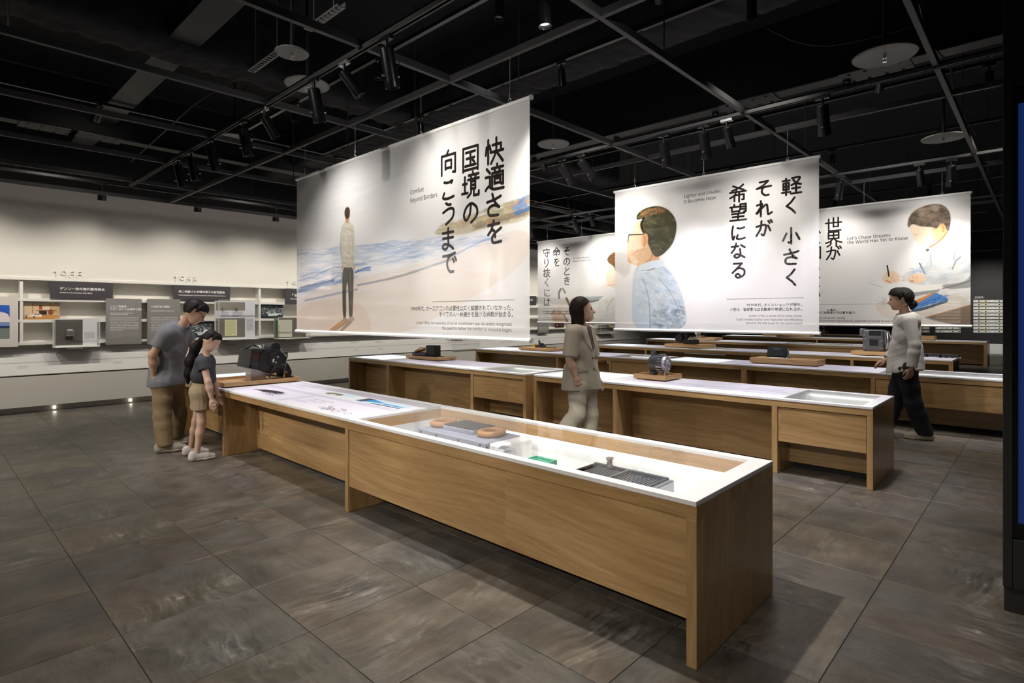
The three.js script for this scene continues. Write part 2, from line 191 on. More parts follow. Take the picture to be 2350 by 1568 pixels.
  'カ': '10,30 86,30 78,92 56,86|~46,5 42,50 8,94', 'ー': '6,50 94,50', 'エ': '14,18 86,18|50,18 50,84|4,84 96,84', 'ア': '8,16 90,16 66,42|~48,32 46,66 18,95', 'コ': '14,16 84,16 84,90|10,86 84,86', 'ン': '12,16 38,32|~12,90 56,78 92,24', 'オ': '6,32 94,32|62,4 62,92 44,88|~60,34 40,66 8,86', 'イ': '~82,6 54,38 8,58|54,38 54,96', 'ル': '~30,12 28,58 6,92|56,8 56,90 96,54', 'シ': '14,14 38,28|6,42 30,56|~12,92 60,78 94,28', 'ョ': '28,42 84,42 84,95|30,66 84,66|26,92 84,92', 'ッ': '18,50 28,70|46,44 56,64|~86,46 74,78 36,96', 'ク': '~36,4 26,36 6,58|30,24 84,24 70,66 24,97', 'デ': '18,12 68,12|4,38 92,38|~52,38 46,74 20,97|76,6 82,18|90,2 97,14', 'ソ': '12,14 28,44|~86,10 76,60 28,96', 'ゴ': '10,24 80,24 80,94|6,88 80,88|78,4 84,16|92,0 98,12', 'ロ': '14,18 14,88|14,18 86,18 86,88|14,84 86,84', 'サ': '4,30 96,30|28,6 28,60|~72,4 72,60 44,96', 'ゼ': '4,46 88,30 70,58|34,6 34,88 90,88|78,4 84,16|92,0 98,12', 'ス': '12,14 80,14 60,56 8,94|56,56 94,92', '「': '60,6 60,60|60,6 92,6', '、': '12,72 32,94', '。': '~18,80 30,80 30,94 18,94 18,80', '・': '46,50 54,50',
};
const strokeCache = new Map();
function strokesOf(ch) {
  if (strokeCache.has(ch)) return strokeCache.get(ch);
  const out = [];
  for (const s of (GLYPH[ch] ?? '').split('|')) {
    if (!s) continue;
    if (s[0] === '@') {
      const [x, y, w, h] = s.slice(3).split(',').map(Number);
      for (const q of strokesOf(s[1])) out.push({ smooth: q.smooth, p: q.p.map(([a, b]) => [x + a * w / 100, y + b * h / 100]) });
    } else out.push({ smooth: s[0] === '~', p: s.replace('~', '').split(' ').map((q) => q.split(',').map(Number)) });
  }
  strokeCache.set(ch, out);
  return out;
}
// draws a glyph in the cell centred on (cx, cy), w x h, stroke weight as a share of the cell
function glyph(g, ch, cx, cy, w, h, weight = 0.1) {
  if (!GLYPH[ch]) { g.font = `bold ${h * 1.0}px sans-serif`; g.textAlign = 'center'; g.textBaseline = 'middle'; g.fillText(ch, cx, cy); return; }
  g.save(); g.translate(cx - w / 2, cy - h / 2); g.scale(w / 100, h / 100);
  g.lineWidth = weight * 100; g.lineJoin = 'round'; g.lineCap = 'round'; g.strokeStyle = g.fillStyle;
  for (const { smooth, p } of strokesOf(ch)) {
    g.beginPath(); g.moveTo(...p[0]);
    if (smooth && p.length > 2) {
      for (let i = 0; i < p.length - 1; i++) {
        const a = p[Math.max(0, i - 1)], b = p[i], c = p[i + 1], d = p[Math.min(p.length - 1, i + 2)];
        g.bezierCurveTo(b[0] + (c[0] - a[0]) / 6, b[1] + (c[1] - a[1]) / 6, c[0] - (d[0] - b[0]) / 6, c[1] - (d[1] - b[1]) / 6, c[0], c[1]);
      }
    } else for (let i = 1; i < p.length; i++) g.lineTo(...p[i]);
    g.stroke();
  }
  g.restore();
}
// horizontal Japanese line; align: 'left' | 'right'
function jline(g, text, x, y, size, weight = 0.1, align = 'left', pitch = 1) {
  const adv = [...text].map((c) => (/[0-9A-Za-z]/.test(c) ? 0.58 : c === '、' || c === '。' ? 0.7 : 1) * size * pitch), total = adv.reduce((a, b) => a + b, 0);
  let cx = align === 'right' ? x - total : x;
  [...text].forEach((c, i) => { glyph(g, c, cx + (GLYPH[c] ? size * pitch : adv[i]) / 2, y, size * 0.92, size * 0.92, weight); cx += adv[i]; });
}
// ---------------------------------------------------------------- procedural materials
const nA = noiseGrid(256, 7), nB = noiseGrid(256, 91), nC = noiseGrid(64, 33);
const fbm = (x, y, o = 4) => { let s = 0, a = 0.5; for (let i = 0; i < o; i++) { s += a * nA(x, y); x *= 2; y *= 2; a *= 0.5; } return s; };
// oak veneer: grain runs along u. one tile of the texture is 2 m x 2 m
const oakTex = dataTex(1024, 1024, (u, v) => {
  const warp = (nC(u * 2, v * 4) - 0.5) * 0.9 + (nC(u * 4, v * 8) - 0.5) * 0.35;
  const broad = fbm(u * 2 + 3, v * 32 + warp * 2.2, 2), band = fbm(u * 4 + 30, v * 128 + warp * 7, 2), fine = nB(u * 16, v * 256), fleck = nA(u * 64 + 5, v * 256);
  const t = (broad - 0.375) * 0.34 + (band - 0.375) * 0.26 + (fine - 0.5) * 0.10 + (fleck - 0.5) * 0.05;
  return [0.735 + t * 0.5, 0.6 + t * 0.5, 0.425 + t * 0.46];
}, true, 0.5, 0.5);
const oakRough = dataTex(256, 256, (u, v) => { const q = 0.5 + 0.16 * (nA(u * 8, v * 128) - 0.5); return [q, q, q]; }, false, 0.5, 0.5);
// slate-look porcelain, 2.4 m period
const slateTex = dataTex(1536, 1536, (u, v) => {
  const x = u * 16, y = v * 16, w1 = fbm(x * 0.5 + 9, y * 0.5, 3), w2 = fbm(x * 0.5 + 40, y * 0.5 + 17, 3);
  const wx = x + (w1 - 0.47) * 1.2, wy = y + (w2 - 0.47) * 1.3;
  const cloud = fbm(x, y, 5), streak = fbm(wx, wy * 8, 3), fineS = fbm(wx * 2 + 20, wy * 16, 2), grit = nB(u * 256, v * 256);
  const zone = Math.max(0, fbm(x * 0.5 + 77, y * 0.5 + 50, 2) - 0.36) * 3.4;
  const ridge = Math.max(0, 1 - Math.abs(fbm(wx * 0.5 + 11, wy * 2, 3) - 0.45) * 26), crust = zone * Math.max(0, nA(u * 128 + w1 * 8, v * 128) - 0.42) * Math.max(0, fbm(x * 2 + 5, y * 2 + 60, 2) - 0.34) * 4;
  const t = (cloud - 0.47) * 0.2 + (streak - 0.44) * 0.22 * (0.3 + zone) + (fineS - 0.375) * 0.07 + (grit - 0.5) * 0.03 + ridge * 0.09 * (0.3 + zone) + crust * 0.34;
  const hue = (nC(u * 8, v * 8) - 0.5) * 0.03;
  return [0.405 + t + hue, 0.38 + t, 0.343 + t - hue];
}, true, 1 / 2.4, 1 / 2.4);
const slateBump = dataTex(512, 512, (u, v) => { const q = fbm(u * 32, v * 32, 4) * 0.7 + 0.3 * nB(u * 128, v * 128); return [q, q, q]; }, false, 1 / 2.4, 1 / 2.4);
const M = {
  oak: mat(lin(0.78, 0.755, 0.7), 0.48, { map: oakTex, roughnessMap: oakRough }),
  oakPale: mat(lin(0.98, 0.93, 0.86), 0.5, { map: oakTex }),
  slate: [lin(0.7, 0.7, 0.7), lin(0.8, 0.79, 0.77), lin(0.62, 0.63, 0.64), lin(0.74, 0.75, 0.76)].map((c) => mat(c, 0.42, { map: slateTex, bumpMap: slateBump, bumpScale: 0.0012 })),
  grout: mat(lin(0.045, 0.04, 0.034), 0.9),
  white: mat(lin(0.78, 0.775, 0.77), 0.45),
  wall: mat(lin(0.74, 0.715, 0.655), 0.85),
  wallTrim: mat(lin(0.8, 0.785, 0.74), 0.6),
  caseWhite: mat(lin(0.83, 0.84, 0.83), 0.6),
  black: mat(lin(0.006, 0.006, 0.007), 0.7),
  ceiling: mat(lin(0.002, 0.002, 0.0027), 0.95),
  steelDark: mat(lin(0.022, 0.022, 0.023), 0.55, { metalness: 0.2 }),
  bar: mat(lin(0.036, 0.036, 0.038), 0.6),
  lampBlack: mat(lin(0.008, 0.008, 0.009), 0.32),
  chrome: mat(lin(0.75, 0.76, 0.78), 0.2, { metalness: 1 }),
  steel: mat(lin(0.5, 0.49, 0.47), 0.35, { metalness: 0.9 }),
  alu: mat(lin(0.42, 0.42, 0.44), 0.42, { metalness: 0.85 }),
  plasticBlack: mat(lin(0.018, 0.018, 0.019), 0.42),
  rubber: mat(lin(0.014, 0.014, 0.014), 0.75),
  brass: mat(lin(0.72, 0.5, 0.16), 0.3, { metalness: 1 }),
  copper: mat(lin(0.75, 0.42, 0.12), 0.35, { metalness: 0.9 }),
  glass: mat(lin(1, 1, 1), 0.0, { transmission: 1, thickness: 0, ior: 1.24 }),
  acrylic: mat(lin(0.97, 0.98, 0.98), 0.02, { transmission: 1, thickness: 0, ior: 1.45 }),
  grey: mat(lin(0.23, 0.225, 0.22), 0.6),
  signDark: mat(lin(0.06, 0.058, 0.062), 0.55),
};
const emit = (r, g, b, k = 1) => new THREE.MeshStandardMaterial({ color: 0x000000, roughness: 0.6, emissive: lin(r, g, b), emissiveIntensity: k });
const printed = (tex, rough = 0.5, extra = {}) => mat(lin(1, 1, 1), rough, { map: tex, ...extra });
// ---------------------------------------------------------------- room shell
const X0 = -4.6, X1 = 27.9, Z0 = -11.33, Z1 = 5.0, CEIL = 4.5, WALLZ = -11.15, CABZ = -10.95, WALLTOP = 3.415;
{
  const floor = new THREE.Group(); floor.name = 'floor'; floor.userData.kind = 'structure'; floor.userData.label = 'grey slate-look square floor tiles with dark joints'; scene.add(floor);
  part('screed', box(X0, -0.15, Z0 - 0.1, X1, -0.004, Z1), M.grout, floor, 'dark grout bed in the tile joints');
  const variants = [];
  for (let k = 0; k < 14; k++) {
    const g = cbox(-0.2982, -0.012, -0.2982, 0.2982, 0, 0.2982, 0.0012, k % 3 === 1 ? 'z' : 'x', [0, 0]), uv = g.attributes.uv, a = k % 2 ? 1 : -1, ox = rr(0, 2.4), oy = rr(0, 2.4);
    for (let i = 0; i < uv.count; i++) uv.setXY(i, a * uv.getX(i) + ox, a * uv.getY(i) + oy);
    variants.push(g);
  }
  const all = [];
  for (let i = Math.floor(X0 / 0.6) - 1; i * 0.6 + 0.3504 < X1 - 0.28; i++) for (let j = -19; j < 8; j++) {
    const x = 0.0504 + 0.6 * i + 0.3, z = -(0.0523 + 0.6 * -j) + 0.3;
    if (x < X0 + 0.3 || z < -10.98 || z > Z1 - 0.3) continue;
    const p = toPx(x, 0, z);
    const seen = p[2] > 0.4 && p[0] > -120 && p[0] < 2470 && p[1] < 1750;
    all.push({ x, z, k: Math.floor(rnd() * 14), m: Math.floor(rnd() * 4), size: seen ? 1 / p[2] : -1, key: Math.hypot(x, z) });
  }
  all.sort((a, b) => b.size - a.size || a.key - b.key);
  const rest = [];
  all.forEach((t, n) => {
    if (n < 300 && t.size > 0) { const o = part('tile', variants[t.k], M.slate[t.m], floor); o.position.set(t.x, 0, t.z); } else rest.push(variants[t.k].clone().translate(t.x, 0, t.z));
  });
  const r = part('far_tiles', rest, M.slate[0], floor, 'floor tiles receding into the distance'); r.userData.kind = 'stuff';
}
const lip = 0.03;
const wallLeft = struct('wall_left', [box(X0, 1.985, WALLZ, X1, WALLTOP, WALLZ - 0.35), box(X0, 0.95, Z0, X1, 1.985, Z0 - 0.2), box(X0, 0.0, Z0 + 0.02, X1, 0.95, Z0 - 0.2)], M.wall, 'off-white plaster wall with a recessed shelf niche');
struct('trim_1', box(X0, WALLTOP, WALLZ + 0.02, X1, CEIL, WALLZ - 0.35), M.black, 'black band above the white wall');
// black back wall, walls behind the camera, ceiling
struct('wall_back', box(X1, 0, Z0 - 0.2, X1 + 0.2, CEIL, Z1 + 0.2), mat(lin(0.011, 0.0115, 0.012), 0.6), 'matt black far wall');
struct('wall_right', box(X0 - 0.2, 0, Z1, X1, CEIL, Z1 + 0.2), M.ceiling, 'black wall on the near side');
struct('wall_front', box(X0 - 0.2, 0, Z0 - 0.2, X0, CEIL, Z1), M.ceiling, 'black wall behind the viewer');
struct('ceiling', box(X0 - 0.2, CEIL, Z0 - 0.4, X1 + 0.2, CEIL + 0.2, Z1 + 0.2), M.ceiling, 'black painted slab ceiling');

// display bench along the white wall: front, sloped glossy caption desk, toe kick
{
  const bench = thing('wall_bench', 'long white bench with a sloping caption desk along the white wall', 'bench', [4, 0, CABZ]);
  wpart('front_panel', cbox(X0 + 0.02, 0.085, CABZ - 0.03, 18.6, 0.535, CABZ, 0.002), M.wall, bench);
  wpart('recess_strip', box(X0 + 0.02, 0.53, CABZ - 0.09, 18.6, 0.56, CABZ - 0.06), M.wall, bench);
  const deskTex = canvasTex(2048, 96, (g, w, h) => {
    g.fillStyle = '#cdccca'; g.fillRect(0, 0, w, h);
    g.fillStyle = '#a9a7a3'; g.fillRect(0, 52, w, 3);
    let s = 5; const q = () => { s = (s * 1103515245 + 12345) & 0x7fffffff; return s / 0x7fffffff; };
    for (let x = 6; x < w; x += 26 + q() * 30) {
      g.fillStyle = '#77757a';
      const y = 14 + q() * 18, n = 2 + Math.floor(q() * 2);
      for (let k = 0; k < n; k++) for (let c = 0; c < (k ? 7 : 11) + q() * 4; c++) g.fillRect(x + c * 1.5, y + k * 5, 1, k ? 1.4 : 2.2);
      if (q() > 0.6) for (let k = 0; k < 2; k++) for (let c = 0; c < 7; c++) g.fillRect(x + c * 1.5, 66 + k * 5, 1, 1.6);
    }
  });
  const za = Z0 + 0.03, L = [X0 + 0.03, 18.6];
  wpart('caption_desk', quad4([L[0], 0.94, za], [L[1], 0.94, za], [L[1], 0.565, CABZ + 0.004], [L[0], 0.565, CABZ + 0.004]), printed(deskTex, 0.12, { clearcoat: 1, clearcoatRoughness: 0.02 }), bench, 'sloping glossy caption desk with small lines of text');
  const under = new THREE.BufferGeometry(), q = [L[0], 0.562, CABZ + 0.004, L[1], 0.562, CABZ + 0.004, L[1], 0.562, za, L[0], 0.562, CABZ + 0.004, L[1], 0.562, za, L[0], 0.562, za];
  under.setAttribute('position', new THREE.Float32BufferAttribute(q, 3)); under.setAttribute('uv', new THREE.Float32BufferAttribute(new Array(12).fill(0), 2)); under.computeVertexNormals();
  wpart('desk_edge', [cbox(L[0], 0.556, CABZ - 0.02, L[1], 0.567, CABZ + 0.006, 0.001)], M.wallTrim, bench);
  wpart('toe_kick', cbox(X0 + 0.03, 0.001, CABZ - 0.09, 18.6, 0.085, CABZ - 0.05, 0.001), M.steel, bench, 'brushed steel toe kick');
  // small floor lights set in the toe kick
  for (const px of [125, 300, 560]) {
    const p = onZ(px, 930, CABZ - 0.045);
    wpart('toe_light', box(p[0] - 0.02, 0.012, CABZ - 0.05, p[0] + 0.02, 0.07, CABZ - 0.046), emit(1, 0.93, 0.8, 0.9), bench, 'small warm light in the toe kick');
    const l = new THREE.PointLight(lin(1, 0.9, 0.75), 0.02); l.castShadow = true; l.position.set(p[0] - 4, 0.04, -0.03); bench.add(l);
  }
}
// ---------------------------------------------------------------- steel ceiling grid, beams, ducts, sprinkler plates
const GRIDY = 3.125;
[-0.54, -1.83, -3.13, -4.52, -5.77, -7.1, -8.4, -9.6].forEach((z, i) => solo('ceiling_bar', [cbox(-4.2, GRIDY, z - 0.017, 17, GRIDY + 0.05, z + 0.017, 0.002, 'x'), ...[-3, 0, 3, 6, 9, 12, 15].map((x) => cyl(0.005, 0.005, [x + 0.4, GRIDY + 0.045, z], [x + 0.4, CEIL, z], 6))], M.bar, 'dark grey steel cross bar of the ceiling grid', 'ceiling bar', 'cross bars of the ceiling grid'));
[[2.66, -9.6, 2, 'above the beach banner'], [5.44, -9.6, 2, 'above the man in glasses banner'], [8.25, -9.6, 2, 'above the driver and writing boy banners'], [11.05, -9.6, 0.5, 'above the farthest faint banner']].forEach(([x, z0, z1, w]) => {
  const cross = [-0.54, -1.83, -3.13, -4.52, -5.77, -7.1, -8.4, -9.6].filter((z) => z >= z0), g = [];
  const zs = [z1, ...cross].sort((a, b) => a - b);
  for (let i = 0; i < zs.length - 1; i++) g.push(cbox(x - 0.016, GRIDY - 0.006, zs[i] + 0.02, x + 0.016, GRIDY + 0.04, zs[i + 1] - 0.02, 0.002, 'z'));
  solo('ceiling_bar', g, M.bar, 'dark grey steel bar of the ceiling grid ' + w, 'ceiling bar');
});
// girders with bolted splice plates
function girder(label, alongX, at, y, a, b, plates) {
  const t = thing('steel_girder', label, 'girder', alongX ? [(a + b) / 2, y, at] : [at, y, (a + b) / 2]);
  const B = (u0, v0, w0, u1, v1, w1) => (alongX ? cbox(u0, v0, w0, u1, v1, w1, 0.002) : cbox(w0, v0, u0, w1, v1, u1, 0.002));
  wpart('lower_flange', B(a, y, at - 0.09, b, y + 0.014, at + 0.09), M.steelDark, t);
  wpart('web', B(a, y + 0.014, at - 0.006, b, CEIL - 0.02, at + 0.006), M.ceiling, t);
  for (const p of plates) {
    const s = wpart('splice_plate', B(p - 0.28, y - 0.012, at - 0.15, p + 0.28, y - 0.0005, at + 0.15), M.steelDark, t, 'bolted splice plate');
    const g = []; for (const u of [-0.2, -0.07, 0.07, 0.2]) for (const v of [-0.1, 0.1]) g.push(alongX ? cyl(0.014, 0.014, [p + u - t.position.x, -0.024, v], [p + u - t.position.x, -0.012, v], 6) : cyl(0.014, 0.014, [v, -0.024, p + u - t.position.z], [v, -0.012, p + u - t.position.z], 6));
    g.forEach((b) => part('bolt', b, M.black, s));
  }
}
const gx1 = onY(1900, 190, 3.72)[0], gz1 = onY(330, 345, 3.72)[2];
girder('dark steel girder with bolted plates over the right-hand aisle', false, gx1, 3.72, -10.5, 4, [onX(1720, 235, gx1)[2], onX(2010, 160, gx1)[2]]);
girder('dark steel girder crossing towards the white wall', true, gz1, 3.78, -4.2, 17, [onZ(110, 310, gz1)[0], onZ(220, 300, gz1)[0], 8, 12]);
const fx = onY(310, 210, 3.95)[0];
solo('cable_tray', [cbox(fx - 0.13, 3.95, -10.6, fx + 0.13, 3.97, 3, 0.002), ...[-9, -6, -3, 0].map((z) => cyl(0.006, 0.006, [fx + 0.1, 3.96, z], [fx + 0.1, CEIL, z], 6))], M.steelDark, 'broad flat dark grey tray under the slab at the far left', 'cable tray');
// sprayed fire-proofed beams: lumpy black surface
function lumpy(label, alongX, at, y, a, b, w) {
  const nL = Math.round((b - a) / 0.05), nW = 14, P = [], I = [], U = [];
  for (let i = 0; i <= nL; i++) for (let j = 0; j <= nW; j++) {
    const l = a + (b - a) * i / nL, f = j / nW, ang = f * 3, bump = (nB(i * 1.7, j * 2.3 + 9) - 0.5) * 0.035 + (nA(i * 0.6, j * 0.8) - 0.5) * 0.03;
    let u, v; if (ang < 1) { u = -w / 2; v = (1 - ang) * 0.45; } else if (ang < 2) { u = -w / 2 + (ang - 1) * w; v = 0; } else { u = w / 2; v = (ang - 2) * 0.45; }
    P.push(...(alongX ? [l, y + v + bump, at + u + bump] : [at + u + bump, y + v + bump, l])); U.push(l, f);
  }
  for (let i = 0; i < nL; i++) for (let j = 0; j < nW; j++) { const p = i * (nW + 1) + j, q = p + nW + 1; I.push(p, p + 1, q + 1, p, q + 1, q); }
  const g = new THREE.BufferGeometry(); g.setAttribute('position', new THREE.Float32BufferAttribute(P, 3)); g.setAttribute('uv', new THREE.Float32BufferAttribute(U, 2)); g.setIndex(I); g.computeVertexNormals();
  solo('ceiling_beam', [g.toNonIndexed(), box(alongX ? a : at - w / 2, y + 0.4, alongX ? at - w / 2 : a, alongX ? b : at + w / 2, CEIL, alongX ? at + w / 2 : b)], mat(lin(0.009, 0.009, 0.0105), 0.95), label, 'beam');
}
lumpy('rough fireproofed black beam above the gap between the two large banners', false, onY(1450, 110, 3.9)[0], 3.9, -10.4, 3.5, 0.5);
lumpy('rough fireproofed black beam over the left floor', true, onY(300, 95, 3.9)[2], 3.9, -4.2, 9, 0.45);
// sprinkler plates
const discs = [[2030, 128, 0.2, 'largest pale sprinkler plate, over the right aisle'], [2165, 317, 0.19, 'sprinkler plate in front of the writing boy banner'], [1270, 331, 0.17, 'sprinkler plate beside the top corner of the beach banner'], [705, 195, 0.17, 'sprinkler plate half hidden by the near lighting track'], [670, 122, 0.11, 'small sprinkler plate above the near lighting track'], [540, 318, 0.17, 'sprinkler plate between the hanging spotlights']];
for (const [px, py, r, label] of discs) {
  const p = onY(px, py, 3.32), t = thing('sprinkler_plate', label, 'sprinkler', [p[0], 3.32, p[2]]);
  part('plate', new THREE.LatheGeometry([[0.0001, 0.004], [r * 0.85, 0.004], [r, -0.006], [r + 0.006, 0.004], [r * 0.9, 0.016], [0.0001, 0.018]].map(([a, b]) => new THREE.Vector2(a, b)), 36), mat(lin(0.2, 0.195, 0.19), 0.6), t);
  part('sprinkler_head', [cyl(0.01, 0.014, [0, 0.002, 0], [0, -0.02, 0], 10), cyl(0.004, 0.004, [0, -0.018, 0], [0, -0.042, 0], 8), cyl(0.014, 0.014, [0, -0.046, 0], [0, -0.042, 0], 12)], M.chrome, t, 'chrome sprinkler head');
  part('drop_pipe', cyl(0.014, 0.014, [0, 0.015, 0], [0, CEIL - 3.321, 0], 10), M.black, t);
}
// perforated angle strips and loose cables
for (const [a, b, lb] of [[[575, 165], [648, 112], 'perforated steel strip left of the near track'], [[705, 70], [785, 15], 'perforated steel strip above the near track']]) {
  const A = onY(...a, 3.55), B = onY(...b, 3.55), x = A[0], z0 = Math.min(A[2], B[2]), z1 = Math.max(A[2], B[2]), g = [box(x - 0.03, 3.55, z0, x - 0.02, 3.556, z1), box(x + 0.02, 3.55, z0, x + 0.03, 3.556, z1), box(x + 0.03, 3.55, z0, x + 0.036, 3.59, z1), cyl(0.004, 0.004, [x, 3.55, z0 + 0.1], [x, CEIL, z0 + 0.1], 6), cyl(0.004, 0.004, [x, 3.55, z1 - 0.1], [x, CEIL, z1 - 0.1], 6)];
  for (let z = z0; z < z1; z += 0.05) g.push(box(x - 0.02, 3.55, z, x + 0.02, 3.556, z + 0.02));
  solo('perforated_strip', g, mat(lin(0.16, 0.155, 0.15), 0.6), lb, 'steel strip');
}
const cableAt = (px, py, y) => onY(px, py, y);
solo('ceiling_cable', tube([cableAt(300, 372, 3.5), cableAt(380, 300, 3.42), cableAt(460, 230, 3.5), cableAt(560, 170, 3.6)], 0.006, 40, 5), M.steelDark, 'thin cable sagging across the dark left ceiling', 'cable');
solo('ceiling_cable', tube([cableAt(1760, 65, 3.75), cableAt(1830, 96, 3.62), cableAt(1900, 104, 3.58), cableAt(2000, 86, 3.62), cableAt(2095, 60, 3.75)], 0.007, 40, 5), M.black, 'black cable swagged below the slab left of the largest sprinkler plate', 'cable');
solo('ceiling_cable', tube([cableAt(2110, 10, 3.3), cableAt(2130, 90, 3.25), cableAt(2178, 150, 3.2), cableAt(2190, 230, 3.2), cableAt(2215, 270, 3.2), cableAt(2240, 310, 3.2)], 0.005, 50, 5), M.steelDark, 'pale cable hanging along the cross bar at the right', 'cable');
// ---------------------------------------------------------------- exhibition tables (long axis along z)
const TOP = 0.69, WTH = 0.885, APR = 0.612, SLAB = 0.022;
const panelTex = [];
function graphicTex(kind) {
  if (panelTex[kind]) return panelTex[kind];
  return (panelTex[kind] = canvasTex(768, 320, (g, w, h) => {
    g.fillStyle = '#e9e6ef'; g.fillRect(0, 0, w, h);
    let s = 77 + kind * 131; const q = () => { s = (s * 1103515245 + 12345) & 0x7fffffff; return s / 0x7fffffff; };
    const lines = (x, y, n, len, c = '#a7a3b3', step = 7, hgt = 2.4) => { g.fillStyle = c; for (let k = 0; k < n; k++) for (let i = 0; i < len * (0.7 + q() * 0.3); i += 4) if (q() > 0.14) g.fillRect(x + i, y + k * step, 3, hgt); };
    g.fillStyle = '#d3cfdc'; g.fillRect(0, 142, w, 30); g.fillRect(0, 4, w, 18); if (kind !== 2) g.fillRect(340, 172, 26, 148);
    lines(40, 44, 4, 190); lines(40, 84, 3, 150); lines(410, 210, 1, 150, '#6f6b7c', 7, 5); lines(410, 226, 5, 120); lines(380, 262, 3, 90, '#8e8a9a');
    if (kind === 0) { // line drawings and two colour prints
      g.strokeStyle = '#3c3540'; g.lineWidth = 3; g.fillStyle = '#4d434c';
      g.beginPath(); g.moveTo(70, 250); g.lineTo(110, 216); g.lineTo(210, 206); g.lineTo(226, 232); g.lineTo(150, 262); g.closePath(); g.fill();
      for (let k = 0; k < 9; k++) { g.beginPath(); g.moveTo(60 + k * 4, 260 - k * 5); g.lineTo(190 + q() * 60, 214 + k * 6); g.stroke(); }
      g.lineWidth = 1; for (let k = 0; k < 26; k++) { g.beginPath(); g.moveTo(150 + q() * 120, 240 + q() * 50); g.lineTo(150 + q() * 120, 240 + q() * 50); g.stroke(); }
      g.strokeStyle = '#55505e'; g.lineWidth = 2; for (let k = 0; k < 14; k++) { g.beginPath(); g.ellipse(560 + q() * 150, 250 + q() * 50, 6 + q() * 14, 4 + q() * 8, q(), 0, 6.3); g.stroke(); }
      g.fillStyle = '#dfe9e2'; g.fillRect(300, 66, 200, 66); g.fillStyle = '#7d776f'; g.beginPath(); g.ellipse(360, 96, 46, 20, 0, 0, 6.3); g.fill(); g.fillStyle = '#bfe0ee'; g.fillRect(402, 72, 60, 22); g.fillStyle = '#e8d9d0'; g.beginPath(); g.ellipse(366, 108, 16, 12, 0, 0, 6.3); g.fill();
      g.fillStyle = '#cfe2ec'; g.fillRect(520, 66, 220, 66); g.fillStyle = '#4a545c'; g.fillRect(520, 66, 36, 60); g.fillStyle = '#3f9ad6'; g.beginPath(); g.moveTo(556, 70); g.lineTo(640, 96); g.lineTo(556, 118); g.fill(); g.fillRect(640, 100, 90, 12); g.fillStyle = '#2f3438'; g.fillRect(600, 122, 140, 8);
    } else if (kind === 1) { lines(300, 50, 5, 200); g.fillStyle = '#d9d5e2'; g.fillRect(560, 60, 170, 70); lines(600, 240, 3, 90, '#6c6878'); } else { g.fillStyle = '#d9d4e2'; for (let k = 0; k < 4; k++) g.fillRect(60 + k * 170, 190, 120, 90); lines(80, 210, 6, 90, '#8b8799'); }
  }));
}
function topQuad(x0, x1, z0, z1, y, flipU) { // print readable from the -x side: u runs along +z, top of print at x1
  const g = new THREE.BufferGeometry();
  g.setAttribute('position', new THREE.Float32BufferAttribute([x0, y, z0, x0, y, z1, x1, y, z1, x0, y, z0, x1, y, z1, x1, y, z0], 3));
  g.setAttribute('uv', new THREE.Float32BufferAttribute([0, 0, 1, 0, 1, 1, 0, 0, 1, 1, 0, 1], 2)); g.computeVertexNormals();
  return g;
}
